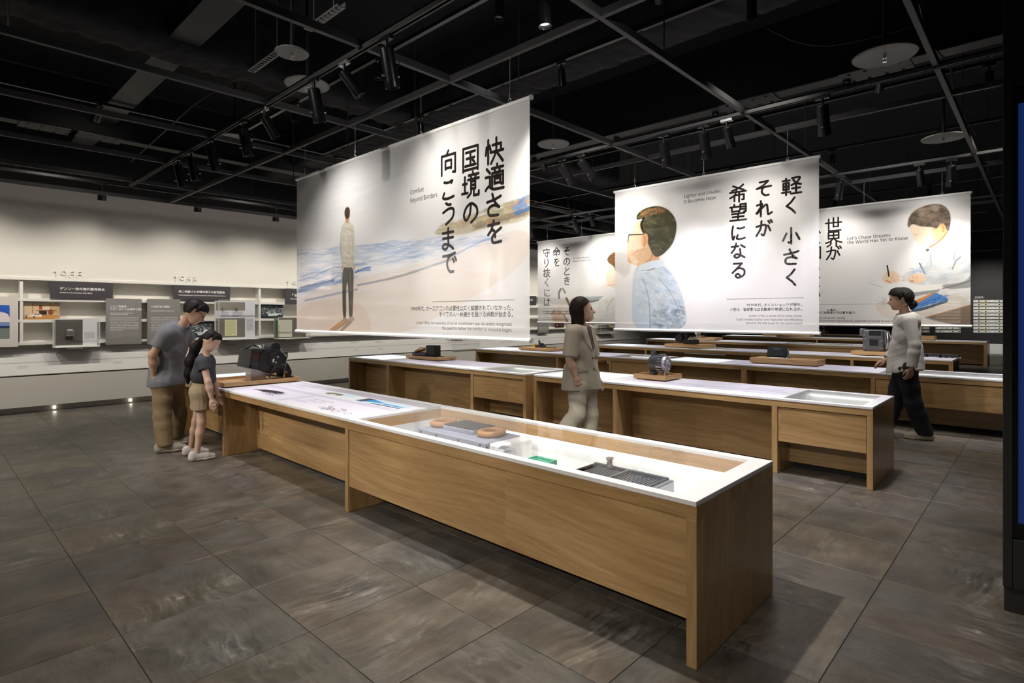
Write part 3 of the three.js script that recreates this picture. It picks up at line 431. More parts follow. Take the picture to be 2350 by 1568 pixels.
// segs: list of [kind, zFrom, zTo] along the top; legs: [z centre, thickness]; bays: [zFrom, zTo, kind]
function makeTable(label, xf, z0, z1, legs, bays, segs, opt = {}) {
  const x1 = xf + WTH, t = thing('display_table', label, 'table', [xf + WTH / 2, 0, (z0 + z1) / 2], undefined);
  // white top frame: rails and dividers
  const fr = [cbox(xf - 0.004, TOP - SLAB, z0, xf + 0.05, TOP, z1, 0.002), cbox(x1 - 0.05, TOP - SLAB, z0, x1 + 0.004, TOP, z1, 0.002)];
  const cuts = [z0, ...segs.map((s) => s[1]), ...segs.map((s) => s[2]), z1].sort((a, b) => a - b);
  for (let k = 0; k < cuts.length; k += 2) if (cuts[k + 1] - cuts[k] > 0.003) fr.push(cbox(xf + 0.05, TOP - SLAB, cuts[k], x1 - 0.05, TOP, cuts[k + 1], 0.0015));
  wpart('top_frame', fr, M.white, t, 'white table top frame');
  // aprons
  wpart('apron', cbox(xf, APR, z0 + 0.001, xf + 0.03, TOP - SLAB, z1 - 0.001, 0.0015, 'z'), M.oak, t);
  wpart('apron', cbox(x1 - 0.03, APR, z0 + 0.001, x1, TOP - SLAB, z1 - 0.001, 0.0015, 'z'), M.oak, t);
  // end panels and partitions, vertical grain
  for (const [z, th] of legs) {
    const end = z + th / 2 > z1 - 0.01 || z - th / 2 < z0 + 0.01;
    wpart('partition', cbox(xf + 0.0005, 0.002, z - th / 2, x1 - 0.0005, end ? TOP - SLAB : APR, z + th / 2, 0.0015, 'y'), M.oak, t);
  }
  for (const [a, b, kind] of bays) {
    if (kind === 'front') wpart('front_panel', cbox(xf + 0.012, 0.19, a, xf + 0.032, APR, b, 0.0015, 'z'), M.oak, t);
    if (kind === 'drawer') wpart('front_panel', cbox(xf + 0.008, 0.297, a + 0.004, xf + 0.028, APR - 0.006, b - 0.004, 0.0015, 'z'), M.oak, t);
    const under = segs.filter((q) => q[0] === 'case' && q[1] < b && q[2] > a).map((q) => TOP - (q[3]?.depth ?? 0.3) - 0.02)[0] ?? APR;
    wpart('back_panel', cbox(xf + 0.335, kind === 'drawer' || kind === 'front' ? 0.05 : 0.035, a, xf + 0.355, Math.min(APR, under), b, 0.0015, 'z'), M.oak, t);
    wpart('plinth', box(xf + 0.37, 0.002, a + 0.02, xf + 0.39, 0.06, b - 0.02), M.black, t, 'dark recessed plinth');
  }
  for (const [kind, a, b, arg] of segs) {
    const xa = xf + 0.05, xb = x1 - 0.05;
    if (kind === 'graphic' || kind === 'screen') wpart('top_bed', box(xa, TOP - SLAB, a, xb, TOP - 0.004, b), M.white, t);
    if (kind === 'graphic') wpart('graphic_panel', topQuad(xa, xb, a, b, TOP - 0.0025), printed(graphicTex(arg ?? 1), 0.4), t, 'printed graphic panel with captions and pictures');
    if (kind === 'screen') {
      const e = opt.screen ?? 1.05;
      const scr = canvasTex(128, 128, (g, w, h) => { g.fillStyle = '#f6fbff'; g.fillRect(0, 0, w, h); g.fillStyle = '#e2eef6'; g.fillRect(14, 18, 60, 44); g.fillStyle = '#d3dee8'; for (let k = 0; k < 6; k++) g.fillRect(18, 74 + k * 6, 34 + (k * 17) % 40, 2); });
      wpart('screen', topQuad(xa + 0.01, xb - 0.01, a + 0.01, b - 0.01, TOP - 0.002), new THREE.MeshStandardMaterial({ color: 0x222222, roughness: 0.25, emissive: 0xffffff, emissiveMap: scr, emissiveIntensity: e }), t, 'lit white touch screen');
      const l = new THREE.RectAreaLight(lin(0.9, 0.95, 1), e * 0.5, xb - xa - 0.02, b - a - 0.02); l.position.set((xa + xb) / 2 - t.position.x, TOP + 0.003, (a + b) / 2 - t.position.z); l.rotation.x = Math.PI / 2; t.add(l);
    }
    if (kind === 'case') {
      const d = arg?.depth ?? 0.3, fl = TOP - d, rim = arg?.rim ?? 0.075, woodRim = arg?.wood ? M.oakPale : M.caseWhite, w = 0.012;
      const rimTop = TOP - SLAB, rimBot = rimTop - rim, lo = rim > 0.05 ? 0.03 : 0.006;
      for (const [n, g] of [['case_rim', [cbox(xa - w, rimBot, a - w, xa, rimTop, b + w, 0.001, 'z'), cbox(xb, rimBot, a - w, xb + w, rimTop, b + w, 0.001, 'z'), cbox(xa, rimBot, a - w, xb, rimTop, a, 0.001, 'x'), cbox(xa, rimBot, b, xb, rimTop, b + w, 0.001, 'x')]]]) wpart(n, g, woodRim, t);
      wpart('case_lining', [box(xa - w, fl, a - w, xa, rimBot, b + w), box(xb + lo, fl, a - w, xb + lo + w, rimBot, b + w), box(xa, fl, a - w, xb + lo, rimBot, a), box(xa, fl, b, xb + lo, rimBot, b + w), box(xa - w, fl - w, a - w, xb + lo + w, fl, b + w)], M.caseWhite, t, 'white lining of the glass case');
      const k = arg?.led ?? 5;
      const s0 = lo > 0.02 ? 0.004 : -0.018; wpart('led_strip', box(xb + s0, rimBot - 0.006, a + 0.01, xb + s0 + 0.022, rimBot, b - 0.01), emit(1, 0.99, 0.95, 2.2), t, 'white light strip under the rim');
      const l = new THREE.RectAreaLight(lin(1, 0.985, 0.94), k, 0.022, b - a - 0.04); l.position.set(xb + s0 + 0.011 - t.position.x, rimBot - 0.008, (a + b) / 2 - t.position.z); l.rotation.x = -Math.PI / 2; t.add(l);
      const n = arg?.panes ?? 1;
      for (let q = 0; q < n; q++) { const p0 = a + (b - a) * q / n, p1 = a + (b - a) * (q + 1) / n; wpart('glass_pane', topQuad(xa - 0.001, xb + 0.001, p0 + (q ? 0.002 : 0), p1, TOP - 0.003), M.glass, t, 'clear glass pane'); }
    }
  }
  return t;
}
const pt = 0.045;
// A: nearest table
const tableA = makeTable('oak table with a long glass case holding a grey heater and a radiator', 2.192, -7.78, -1.035,
  [[-1.035 - pt / 2, pt], [-3.74, 0.04], [-6.14, 0.04], [-7.78 + pt / 2, pt]],
  [[-3.72, -1.08, 'front'], [-6.12, -3.76, 'open'], [-7.735, -6.16, 'open']],
  [['case', -3.67, -1.13, { depth: 0.33, wood: true, panes: 3, rim: 0.075, led: 10 }], ['graphic', -6.08, -3.73, 0], ['screen', -7.68, -6.86]]);
// B: second row, right
const tableB = makeTable('oak table carrying the alternator, with a short glass case at its open end', 5.425, -4.735, -1.035,
  [[-1.035 - pt / 2, pt], [-1.81, 0.05], [-3.53, 0.05], [-4.735 + pt / 2, pt]],
  [[-1.785, -1.08, 'drawer'], [-3.505, -1.835, 'open'], [-4.69, -3.555, 'open']],
  [['case', -1.76, -1.12, { depth: 0.12, rim: 0.02, led: 3 }], ['graphic', -3.42, -1.83, 1], ['screen', -4.68, -3.75]]);
// C: second row, left
const tableC = makeTable('oak table carrying the copper-wound device with a black box', 5.41, -9.15, -4.86,
  [[-4.86 - pt / 2, pt], [-5.88, 0.05], [-7.935, 0.05], [-9.15 + pt / 2, pt]],
  [[-5.855, -4.905, 'drawer'], [-7.91, -5.905, 'open'], [-9.105, -7.96, 'open']],
  [['case', -5.83, -4.95, { depth: 0.12, rim: 0.02, led: 1.5 }], ['graphic', -7.9, -5.9, 1], ['screen', -9.08, -8.15]]);
// D, E: third row
const tableD = makeTable('oak table carrying the small black and yellow parts', 8.69, -9.32, -4.87,
  [[-4.87 - pt / 2, pt], [-5.75, 0.05], [-6.98, 0.05], [-9.32 + pt / 2, pt]],
  [[-5.725, -4.915, 'drawer'], [-6.955, -5.775, 'open'], [-9.275, -7.005, 'open']],
  [['case', -5.83, -4.96, { depth: 0.12, rim: 0.02, led: 1.5 }], ['graphic', -7.9, -5.9, 1], ['screen', -9.25, -8.3]]);
const tableE = makeTable('oak table carrying the black control unit, running on behind the dark pillar', 8.67, -4.735, 1.3,
  [[1.3 - pt / 2, pt], [-1.655, 0.05], [-3.34, 0.08], [-4.735 + pt / 2, pt]],
  [[-1.63, 1.255, 'drawer'], [-3.3, -1.68, 'open'], [-4.69, -3.38, 'open']],
  [['case', -1.6, 1.2, { depth: 0.14, rim: 0.03, led: 1.5 }], ['graphic', -3.7, -1.72, 2], ['screen', -4.68, -3.8]]);
// F .. I: rows further back
const tableF = makeTable('oak table carrying the black pedal mechanism and the grey engine unit', 11.88, -8.22, -1.13,
  [[-1.13 - pt / 2, 0.06], [-2.6, 0.05], [-4.4, 0.05], [-6.87, 0.05], [-8.22 + pt / 2, pt]],
  [[-2.575, -1.19, 'open'], [-4.375, -2.625, 'open'], [-6.845, -4.425, 'open'], [-8.175, -6.895, 'open']],
  [['graphic', -2.55, -1.2, 2], ['graphic', -4.9, -2.65, 1], ['case', -5.9, -5.0, { depth: 0.1, rim: 0.02, led: 3 }], ['graphic', -7.2, -6.0, 1], ['screen', -8.15, -7.3]]);
const tableG = makeTable('oak table with a dark glass case, behind the one with the engine unit', 15.85, -9.15, -2.2,
  [[-2.2 - pt / 2, pt], [-5.2, 0.05], [-7.6, 0.05], [-9.15 + pt / 2, pt]],
  [[-5.175, -2.245, 'drawer'], [-7.575, -5.225, 'open'], [-9.105, -7.625, 'open']],
  [['case', -5.15, -2.26, { depth: 0.1, rim: 0.02, led: 1.2, panes: 2 }], ['graphic', -7.5, -5.22, 1], ['screen', -9.1, -8.0]]);
const tableH = makeTable('oak table before the black wall with the rows of white cards', 20.5, -8.7, -1.2,
  [[-1.2 - pt / 2, 0.08], [-3.0, 0.05], [-5.5, 0.05], [-8.7 + pt / 2, pt]],
  [[-2.975, -1.28, 'open'], [-5.475, -3.025, 'open'], [-8.655, -5.525, 'open']],
  [['graphic', -3.6, -1.3, 2], ['graphic', -6.6, -3.7, 1], ['screen', -8.65, -6.8]]);
const tableI = makeTable('last oak table, half hidden at the foot of the black far wall', 24.5, -9.9, -3.2,
  [[-3.2 - pt / 2, pt], [-6.5, 0.05], [-9.9 + pt / 2, pt]], [[-6.475, -3.245, 'open'], [-9.855, -6.525, 'open']],
  [['graphic', -6.9, -3.3, 1], ['screen', -9.85, -7.1]]);
// ---------------------------------------------------------------- translucent hanging banners
// A print is laid out in pixels of the photograph and carried onto the cloth plane x = X.
function bannerPrint(X, zL, zR, yT, yB, W, draw) {
  const H = Math.round(W * (yT - yB) / (zR - zL));
  const at = (px, py) => { const p = onX(px, py, X); return [(p[2] - zL) / (zR - zL) * W, (yT - p[1]) / (yT - yB) * H]; };
  const S = W / (zR - zL); // canvas pixels per metre
  return canvasTex(W, H, (g) => {
    g.fillStyle = '#efedeb'; g.fillRect(0, 0, W, H);
    const api = {
      g, at, S, W, H,
      poly(col, pts, alpha = 1, close = true) { g.globalAlpha = alpha; g.fillStyle = col; g.beginPath(); pts.forEach((p, i) => { const q = at(...p); i ? g.lineTo(...q) : g.moveTo(...q); }); if (close) g.closePath(); g.fill(); g.globalAlpha = 1; },
      blob(col, pts, alpha = 1) { // smooth closed outline
        const c = pts.map((p) => at(...p)), n = c.length; g.globalAlpha = alpha; g.fillStyle = col; g.shadowColor = col; g.shadowBlur = S * 0.012; g.beginPath(); g.moveTo((c[0][0] + c[n - 1][0]) / 2, (c[0][1] + c[n - 1][1]) / 2);
        for (let i = 0; i < n; i++) { const d = c[(i + 1) % n]; g.quadraticCurveTo(c[i][0], c[i][1], (c[i][0] + d[0]) / 2, (c[i][1] + d[1]) / 2); } g.fill(); g.shadowBlur = 0; g.shadowColor = 'rgba(0,0,0,0)'; g.globalAlpha = 1;
      },
      line(col, w, pts, alpha = 1) { const c = pts.map((p) => at(...p)); g.globalAlpha = alpha; g.strokeStyle = col; g.lineWidth = w * S; g.lineCap = 'round'; g.lineJoin = 'round'; g.beginPath(); g.moveTo(...c[0]); if (c.length === 2) g.lineTo(...c[1]); else { for (let i = 1; i < c.length - 1; i++) g.quadraticCurveTo(c[i][0], c[i][1], (c[i][0] + c[i + 1][0]) / 2, (c[i][1] + c[i + 1][1]) / 2); g.lineTo(...c[c.length - 1]); } g.stroke(); g.globalAlpha = 1; },
      // dry-brush dabs scattered along a path
      // dry-brush dabs along a path: each dab is a bundle of fine bristle lines
      dabs(cols, a, b, n, len, thick, spread, alpha = 0.5) {
        for (let i = 0; i < n * 1.6; i++) {
          const t = rnd(), x = a[0] + (b[0] - a[0]) * t, y = a[1] + (b[1] - a[1]) * t + (rnd() - 0.5) * spread, l = len * rr(0.3, 1.1), sl = (b[1] - a[1]) / Math.max(1, b[0] - a[0]) + rr(-0.12, 0.12), p = at(x, y), q = at(x + l, y + sl * l + rr(-1, 1));
          const dx = q[0] - p[0], dy = q[1] - p[1], L = Math.hypot(dx, dy) || 1, nx = -dy / L, ny = dx / L, w = thick * S * rr(0.4, 1.1), m = 7, bow = rr(-0.12, 0.12) * L;
          g.strokeStyle = cols[Math.floor(rnd() * cols.length)]; g.lineCap = 'round'; g.lineWidth = Math.max(0.7, w / m * 1.25);
          for (let j = 0; j < m; j++) { const o = (j / (m - 1) - 0.5) * w, s0 = rr(0, 0.2), s1 = rr(0.75, 1); g.globalAlpha = alpha * rr(0.2, 0.75); g.beginPath(); g.moveTo(p[0] + dx * s0 + nx * o, p[1] + dy * s0 + ny * o); g.quadraticCurveTo(p[0] + dx * 0.5 + nx * (o + bow), p[1] + dy * 0.5 + ny * (o + bow), p[0] + dx * s1 + nx * o, p[1] + dy * s1 + ny * o); g.stroke(); }
        }
        g.globalAlpha = 1;
      },
      // paint only inside a smooth outline
      inside(pts, fn) { const c = pts.map((p) => at(...p)), n = c.length; g.save(); g.beginPath(); g.moveTo((c[0][0] + c[n - 1][0]) / 2, (c[0][1] + c[n - 1][1]) / 2); for (let i = 0; i < n; i++) { const d = c[(i + 1) % n]; g.quadraticCurveTo(c[i][0], c[i][1], (c[i][0] + d[0]) / 2, (c[i][1] + d[1]) / 2); } g.clip(); fn(); g.restore(); },
      form(col, pts, fn) { api.blob(col, pts, 1); api.inside(pts, fn); },
      col(chars, pts, size, weight = 0.1, color = '#2b2524') { g.fillStyle = color; [...chars].forEach((c, i) => { const p = at(...pts[i]), kana = c.charCodeAt(0) < 0x3100; glyph(g, c, p[0], p[1], size * S * (kana ? 0.92 : 1), size * S * (kana ? 0.92 : 1), weight * (kana ? 1.08 : 0.98)); }); },
      en(text, px, py, size, align = 'left', color = '#2e2928') { const p = at(px, py); g.fillStyle = color; g.font = `${size * S}px sans-serif`; g.textAlign = align; g.textBaseline = 'middle'; g.fillText(text, ...p); },
      jp(text, px, py, size, align = 'left', color = '#2f2a29') { const p = at(px, py); g.fillStyle = color; jline(g, text, p[0], p[1], size * S, 0.1, align); },
    };
    draw(api);
  });
}
const clothMat = (tex) => new THREE.MeshPhysicalMaterial({ map: tex, color: lin(0.93, 0.93, 0.93), roughness: 0.9, transmission: 0.22, thickness: 0, ior: 1.02, specularIntensity: 0.1, transparent: true, opacity: 0.8, side: THREE.DoubleSide });
const rodWhite = mat(lin(0.85, 0.84, 0.82), 0.6), capGrey = mat(lin(0.28, 0.28, 0.28), 0.5), wireMat = mat(lin(0.35, 0.35, 0.35), 0.4, { metalness: 0.8 });
const GRID = 3.125;
function banner(label, X, zL, zR, yT, yB, tex, wires) {
  const t = thing('hanging_banner', label, 'banner', [X, yB, (zL + zR) / 2]);
  const nz = 48, ny = 12, P = [], U = [], I = [];
  for (let i = 0; i <= nz; i++) for (let j = 0; j <= ny; j++) {
    const u = i / nz, v = j / ny, sag = Math.sin(u * 9 + X) * 0.0016 * Math.sin(v * Math.PI) + Math.sin(u * 23 + 1.3) * 0.0008 * v;
    P.push(X + sag, yB + (yT - yB) * v, zL + (zR - zL) * u); U.push(u, v);
  }
  for (let i = 0; i < nz; i++) for (let j = 0; j < ny; j++) { const a = i * (ny + 1) + j, b = a + ny + 1; I.push(a, b, b + 1, a, b + 1, a + 1); }
  const g = new THREE.BufferGeometry(); g.setAttribute('position', new THREE.Float32BufferAttribute(P, 3)); g.setAttribute('uv', new THREE.Float32BufferAttribute(U, 2)); g.setIndex(I); g.computeVertexNormals();
  wpart('cloth', g, clothMat(tex), t);
  for (const y of [yT + 0.004, yB - 0.004]) {
    wpart('rod', cyl(0.014, 0.014, [X, y, zL - 0.012], [X, y, zR + 0.012], 18), rodWhite, t);
    for (const z of [zL - 0.012, zR + 0.012]) wpart('end_cap', cyl(0.017, 0.017, [X, y, z - 0.004], [X, y, z + 0.004], 18), capGrey, t, 'round grey end cap');
  }
  for (const z of wires) {
    const w = wpart('wire', cyl(0.002, 0.002, [X, yT + 0.12, z], [X, GRID - 0.005, z], 6), wireMat, t);
    const h = new THREE.TorusGeometry(0.012, 0.003, 6, 14); h.rotateY(Math.PI / 2); h.translate(X, yT + 0.034, z);
    wpart('hook', [h, cyl(0.0045, 0.003, [X, yT + 0.045, z], [X, yT + 0.125, z], 8)], M.chrome, t, 'small chrome wire hook');
  }
  return t;
}
// --- 1: beach
{
  const X = 2.66, a = onX(681, 412, X), b = onX(1216, 226, X), zL = a[2], zR = b[2], yT = a[1] - 0.004, yB = onX(1216, 782, X)[1] + 0.004;
  const tex = bannerPrint(X, zL, zR, yT, yB, 2048, (k) => {
    const { g } = k;
    // pale wash of sky at the top left, sand at the bottom
    for (let i = 0; i < 90; i++) k.dabs(['#cfd6e2', '#dde1e8', '#c6cfde'], [640, 440 + i * 1.2], [900, 352 + i * 1.2], 2, 60, 0.03, 20, 0.10);
    k.blob('#e9dccd', [[676, 690], [760, 650], [930, 615], [1060, 575], [1216, 510], [1222, 600], [1060, 700], [900, 780], [676, 775]], 0.42);
    k.blob('#e6d2bd', [[676, 710], [740, 685], [840, 690], [860, 790], [676, 790]], 0.55);
    for (let i = 0; i < 46; i++) k.dabs(['#e8dccf', '#eadfd6', '#ead3b8', '#efe8e0'], [690, 700 + i * 1.6], [1150, 585 + i * 2.6], 4, 70, 0.02, 16, 0.22);
    // sea
    k.dabs(['#9db4d6', '#b7c8e0', '#8ba6cd', '#c9d5e6'], [672, 586], [1010, 552], 90, 46, 0.014, 16, 0.6);
    k.dabs(['#c2d0e6', '#dbe2ec', '#a9bedd', '#8ea9d2', '#f0f0f0'], [672, 612], [1000, 572], 120, 60, 0.016, 34, 0.5);
    k.dabs(['#7f9ac9', '#6c8ac0', '#8f9fb8'], [680, 640], [800, 618], 34, 46, 0.016, 18, 0.55);
    k.dabs(['#7f98c6', '#5f7fb9', '#9fb2d4', '#6d7f97'], [676, 668], [790, 640], 40, 50, 0.02, 12, 0.6);
    k.dabs(['#a8bcdb', '#b9c8df', '#8fa9d0'], [800, 610], [1120, 548], 46, 70, 0.012, 22, 0.5);
    k.line('#5b7fc4', 0.02, [[815, 626], [830, 618], [850, 614]], 0.8); k.line('#4d74bb', 0.014, [[822, 622], [850, 620]], 0.6);
    k.line('#6f8fc6', 0.012, [[726, 632], [755, 618]], 0.7); k.line('#50658f', 0.018, [[690, 660], [730, 652], [766, 643]], 0.75); k.line('#7a8da8', 0.02, [[700, 690], [745, 680], [820, 664]], 0.5);
    k.line('#8b93a0', 0.018, [[820, 655], [900, 640], [985, 612], [1040, 594]], 0.65); k.line('#b6a78f', 0.02, [[886, 643], [960, 622]], 0.45); k.line('#95a9c9', 0.012, [[1040, 588], [1090, 560], [1130, 545]], 0.6);
    k.dabs(['#f2f1ee', '#ffffff'], [690, 630], [1020, 590], 40, 50, 0.012, 44, 0.55);
    // headland at the right edge
    k.blob('#c9bda0', [[990, 540], [1010, 520], [1080, 506], [1150, 480], [1222, 442], [1222, 505], [1130, 520], [1060, 540]], 0.6);
    k.dabs(['#c9b48a', '#b7a684', '#98a08a', '#d9bf8c', '#a7a07c'], [1000, 530], [1190, 468], 110, 26, 0.02, 22, 0.65);
    k.dabs(['#8b8672', '#77746a', '#9a8a70', '#b58a5e'], [1080, 522], [1200, 490], 70, 30, 0.02, 14, 0.6);
    k.dabs(['#5f83bd', '#86a2cc', '#7392c4', '#d8a878'], [1170, 480], [1212, 458], 40, 18, 0.022, 20, 0.75); k.dabs(['#4a6ea8', '#6a7f9a'], [1176, 492], [1212, 480], 22, 18, 0.018, 8, 0.7);
    // man seen from behind, shadow on the sand
    k.line('#b98e63', 0.035, [[800, 736], [775, 752], [745, 775]], 0.85); k.line('#c98a4e', 0.02, [[790, 734], [768, 750], [740, 772]], 0.8); k.line('#8f8780', 0.03, [[806, 738], [786, 756], [770, 774]], 0.8);
    k.blob('#59564c', [[786, 610], [812, 610], [811, 660], [809, 732], [801, 732], [800, 668], [797, 640], [794, 668], [795, 732], [787, 732], [786, 670]], 1); k.line('#403d36', 0.02, [[790, 640], [790, 728]], 0.7); k.line('#6d6a5c', 0.014, [[805, 620], [806, 726]], 0.7); k.line('#c0814f', 0.006, [[811, 650], [809, 728]], 0.8);
    k.form('#d6cfc0', [[796, 508], [806, 512], [813, 522], [814, 570], [812, 600], [812, 614], [786, 614], [784, 590], [780, 572], [781, 540], [784, 518]], () => { k.dabs(['#e6e1d6', '#cfc6b6', '#c2b49c', '#f0ece4'], [782, 530], [812, 532], 30, 12, 0.02, 40, 0.7); k.dabs(['#e3ddd0', '#c9bda8', '#b9ab92', '#ece7dd'], [782, 580], [812, 585], 40, 12, 0.02, 60, 0.7); });
    k.line('#b3a58e', 0.006, [[784, 540], [782, 575], [786, 606]], 0.8); k.line('#a99b84', 0.005, [[808, 540], [810, 600]], 0.7); k.line('#8f9aa5', 0.012, [[781, 560], [785, 604]], 0.55); k.blob('#d9ab84', [[784, 608], [788, 608], [788, 622], [785, 622]], 1); k.blob('#d9ab84', [[811, 606], [814, 606], [814, 620], [811, 620]], 1);
    k.blob('#d0a27c', [[793, 498], [801, 498], [801, 512], [793, 512]], 1); k.blob('#4d4236', [[797, 474], [803, 480], [803, 494], [800, 502], [794, 502], [791, 494], [791, 482]], 1); k.line('#6e5238', 0.01, [[794, 482], [794, 496]], 0.7); k.line('#b77a4a', 0.006, [[803, 484], [802, 498]], 0.8);
    k.blob('#b09a88', [[786, 730], [797, 730], [796, 740], [786, 740]], 1); k.blob('#b3a79c', [[801, 728], [813, 728], [814, 736], [803, 738]], 1);
    // lettering
    k.col('快適さを', [[1134, 346], [1135, 408], [1134, 471], [1135, 533]], 0.178, 0.115); k.col('国境の', [[1079.5, 364], [1079.5, 424], [1080, 488]], 0.178, 0.115); k.col('向こうまで', [[1029, 373], [1029, 434], [1029, 490], [1028, 549], [1031, 602]], 0.178, 0.115);
    k.en('Comfort', 941, 442, 0.046); k.en('Beyond Borders', 941, 461, 0.046);
    k.line('#57514f', 0.0035, [[992, 693], [1180, 688]]);
    k.jp('1950年代、カーエアコンの必要性は広く認識されていなかった。', 1180, 706, 0.0385, 'right'); k.jp('すべての人へ快適さを届ける挑戦が始まる。', 1180, 721.5, 0.0385, 'right');
    k.en('In the 1950s, the necessity of car air conditioners was not widely recognized.', 1176, 744.5, 0.0295, 'right'); k.en('The quest to deliver the comfort to everyone began.', 1176, 757.5, 0.0305, 'right');
  });
  banner('wide translucent banner painted with a man seen from behind on a beach', X, zL, zR, yT, yB, tex, [onX(1170, 180, X)[2], onX(966, 260, X)[2], onX(815, 320, X)[2], onX(700, 370, X)[2]]);
}
// --- 2: young man in glasses
{
  const X = 5.44, a = onX(1411.5, 441, X), b = onX(1879.5, 361.5, X), zL = a[2], zR = b[2], yT = a[1] - 0.004, yB = onX(1411.5, 756, X)[1] + 0.004;
  const tex = bannerPrint(X, zL, zR, yT, yB, 1536, (k) => {
    // shirt
    k.form('#c9d7e4', [[1462, 606], [1500, 600], [1528, 612], [1556, 650], [1572, 700], [1578, 762], [1452, 762], [1450, 700], [1452, 640]], () => {
    k.dabs(['#dde6ee', '#b4c6d8', '#c9d3da', '#a9bccd', '#e9ecee', '#b8bdb9'], [1462, 640], [1560, 730], 240, 16, 0.02, 110, 0.5);
    k.dabs(['#8fa3b5', '#7f8f9c', '#9aa6a8'], [1500, 690], [1566, 740], 60, 14, 0.018, 60, 0.45); k.dabs(['#e9eef2', '#cfdce8', '#9fb4c9', '#d9d6cc'], [1455, 650], [1575, 700], 160, 26, 0.04, 130, 0.6); k.dabs(['#77899b', '#8d99a0', '#6f7f8e'], [1490, 720], [1570, 735], 60, 16, 0.03, 60, 0.6); });
    k.line('#8b9aa8', 0.014, [[1474, 640], [1490, 670], [1492, 760]], 0.6); k.line('#7e8c95', 0.01, [[1512, 640], [1540, 668], [1560, 720]], 0.5);
    // neck, face
    k.blob('#e2b489', [[1464, 560], [1500, 556], [1512, 590], [1516, 604], [1490, 606], [1462, 616], [1460, 604]], 1); k.line('#c98d5c', 0.03, [[1498, 566], [1500, 590], [1480, 606]], 0.8); k.line('#d79b67', 0.02, [[1512, 584], [1500, 598]], 0.7);
    k.blob('#edd0ab', [[1460, 508], [1452, 530], [1441, 548], [1439, 566], [1440, 600], [1450, 606], [1462, 606], [1470, 592], [1486, 574], [1484, 530], [1478, 508]], 1); k.inside([[1460, 508], [1452, 530], [1441, 548], [1439, 566], [1440, 600], [1450, 606], [1462, 606], [1470, 592], [1486, 574], [1484, 530], [1478, 508]], () => { k.dabs(['#f3e0c6', '#f0dabd', '#f6ead8'], [1440, 545], [1470, 548], 30, 14, 0.03, 50, 0.6); k.dabs(['#dcb286', '#d0996a', '#c98d60'], [1440, 592], [1480, 580], 40, 14, 0.03, 22, 0.6); });
    k.line('#c99565', 0.008, [[1440, 598], [1452, 607], [1462, 606]], 0.8);
    // collar
    k.blob('#dbe5ee', [[1462, 612], [1490, 600], [1516, 596], [1524, 600], [1522, 616], [1494, 620], [1470, 630]], 1); k.line('#9fb0bf', 0.008, [[1470, 622], [1500, 618], [1522, 614]], 0.8); k.line('#6f6a52', 0.01, [[1486, 621], [1502, 616]], 0.7);
    // hair
    k.blob('#43402f', [[1460, 506], [1462, 492], [1476, 480], [1504, 472], [1530, 478], [1550, 500], [1553, 524], [1546, 556], [1530, 576], [1512, 590], [1500, 588], [1488, 560], [1480, 540], [1472, 530], [1468, 512], [1478, 500]], 1);
    k.inside([[1460, 506], [1462, 492], [1476, 480], [1504, 472], [1530, 478], [1550, 500], [1553, 524], [1546, 556], [1530, 576], [1512, 590], [1500, 588], [1488, 560], [1480, 540], [1472, 530], [1468, 512], [1478, 500]], () => { k.dabs(['#5a5742', '#6a684f', '#2b2718', '#57523b', '#6f6a55', '#4a4a38'], [1470, 500], [1545, 520], 160, 22, 0.04, 60, 0.7); k.dabs(['#4b4936', '#6d7058', '#35301f', '#55583f'], [1490, 550], [1545, 560], 140, 20, 0.04, 60, 0.7); k.dabs(['#9a6a40', '#7b5030', '#b98a5c'], [1466, 494], [1520, 480], 40, 16, 0.02, 16, 0.7); }); k.line('#2b2718', 0.02, [[1478, 500], [1470, 514], [1476, 530]], 0.8); k.line('#cfa67c', 0.006, [[1462, 500], [1484, 484]], 0.6);
    // ear, glasses
    k.blob('#e0a878', [[1474, 540], [1484, 534], [1488, 546], [1484, 564], [1476, 570], [1472, 556]], 1); k.line('#a9673c', 0.008, [[1478, 542], [1482, 552], [1478, 564]], 0.9); k.line('#f0cda6', 0.006, [[1475, 546], [1475, 562]], 0.8);
    k.line('#2a2b2d', 0.012, [[1444, 539], [1476, 538]]); k.line('#2a2b2d', 0.009, [[1443, 539], [1441, 556]]); k.line('#2a2b2d', 0.007, [[1443, 540], [1458, 539]]);
    k.col('軽く小さく', [[1816, 427], [1815, 472], [1815.6, 542], [1816, 590], [1815, 637]], 0.166, 0.115); k.col('それが', [[1753, 432.5], [1753, 478.5], [1753, 524.5]], 0.166, 0.115); k.col('希望になる', [[1693.5, 444.5], [1694, 488], [1694, 534], [1694, 575.5], [1694, 620.5]], 0.166, 0.115);
    k.en('Lighter and Smaller,', 1570, 451, 0.044); k.en('It Becomes Hope', 1570, 464, 0.044); k.line('#57514f', 0.0035, [[1668, 687], [1844, 683.5]]);
    k.jp('1970年代、オイルショックが発生。', 1844, 699, 0.032, 'right'); k.jp('小型化・省燃費化は自動車の希望になれるか。', 1844, 709.5, 0.032, 'right');
    k.en('In the 1970s, a series of oil crises struck.', 1842, 725.5, 0.026, 'right'); k.en('Could miniaturization and improved fuel efficiency', 1842, 734, 0.026, 'right'); k.en('become the new hope for the automobile?', 1842, 742.5, 0.026, 'right');
  });
  banner('translucent banner painted with a dark-haired man in glasses from behind', X, zL, zR, yT, yB, tex, [onX(1807, 330, X)[2], onX(1615, 380, X)[2], onX(1457, 420, X)[2]]);
}
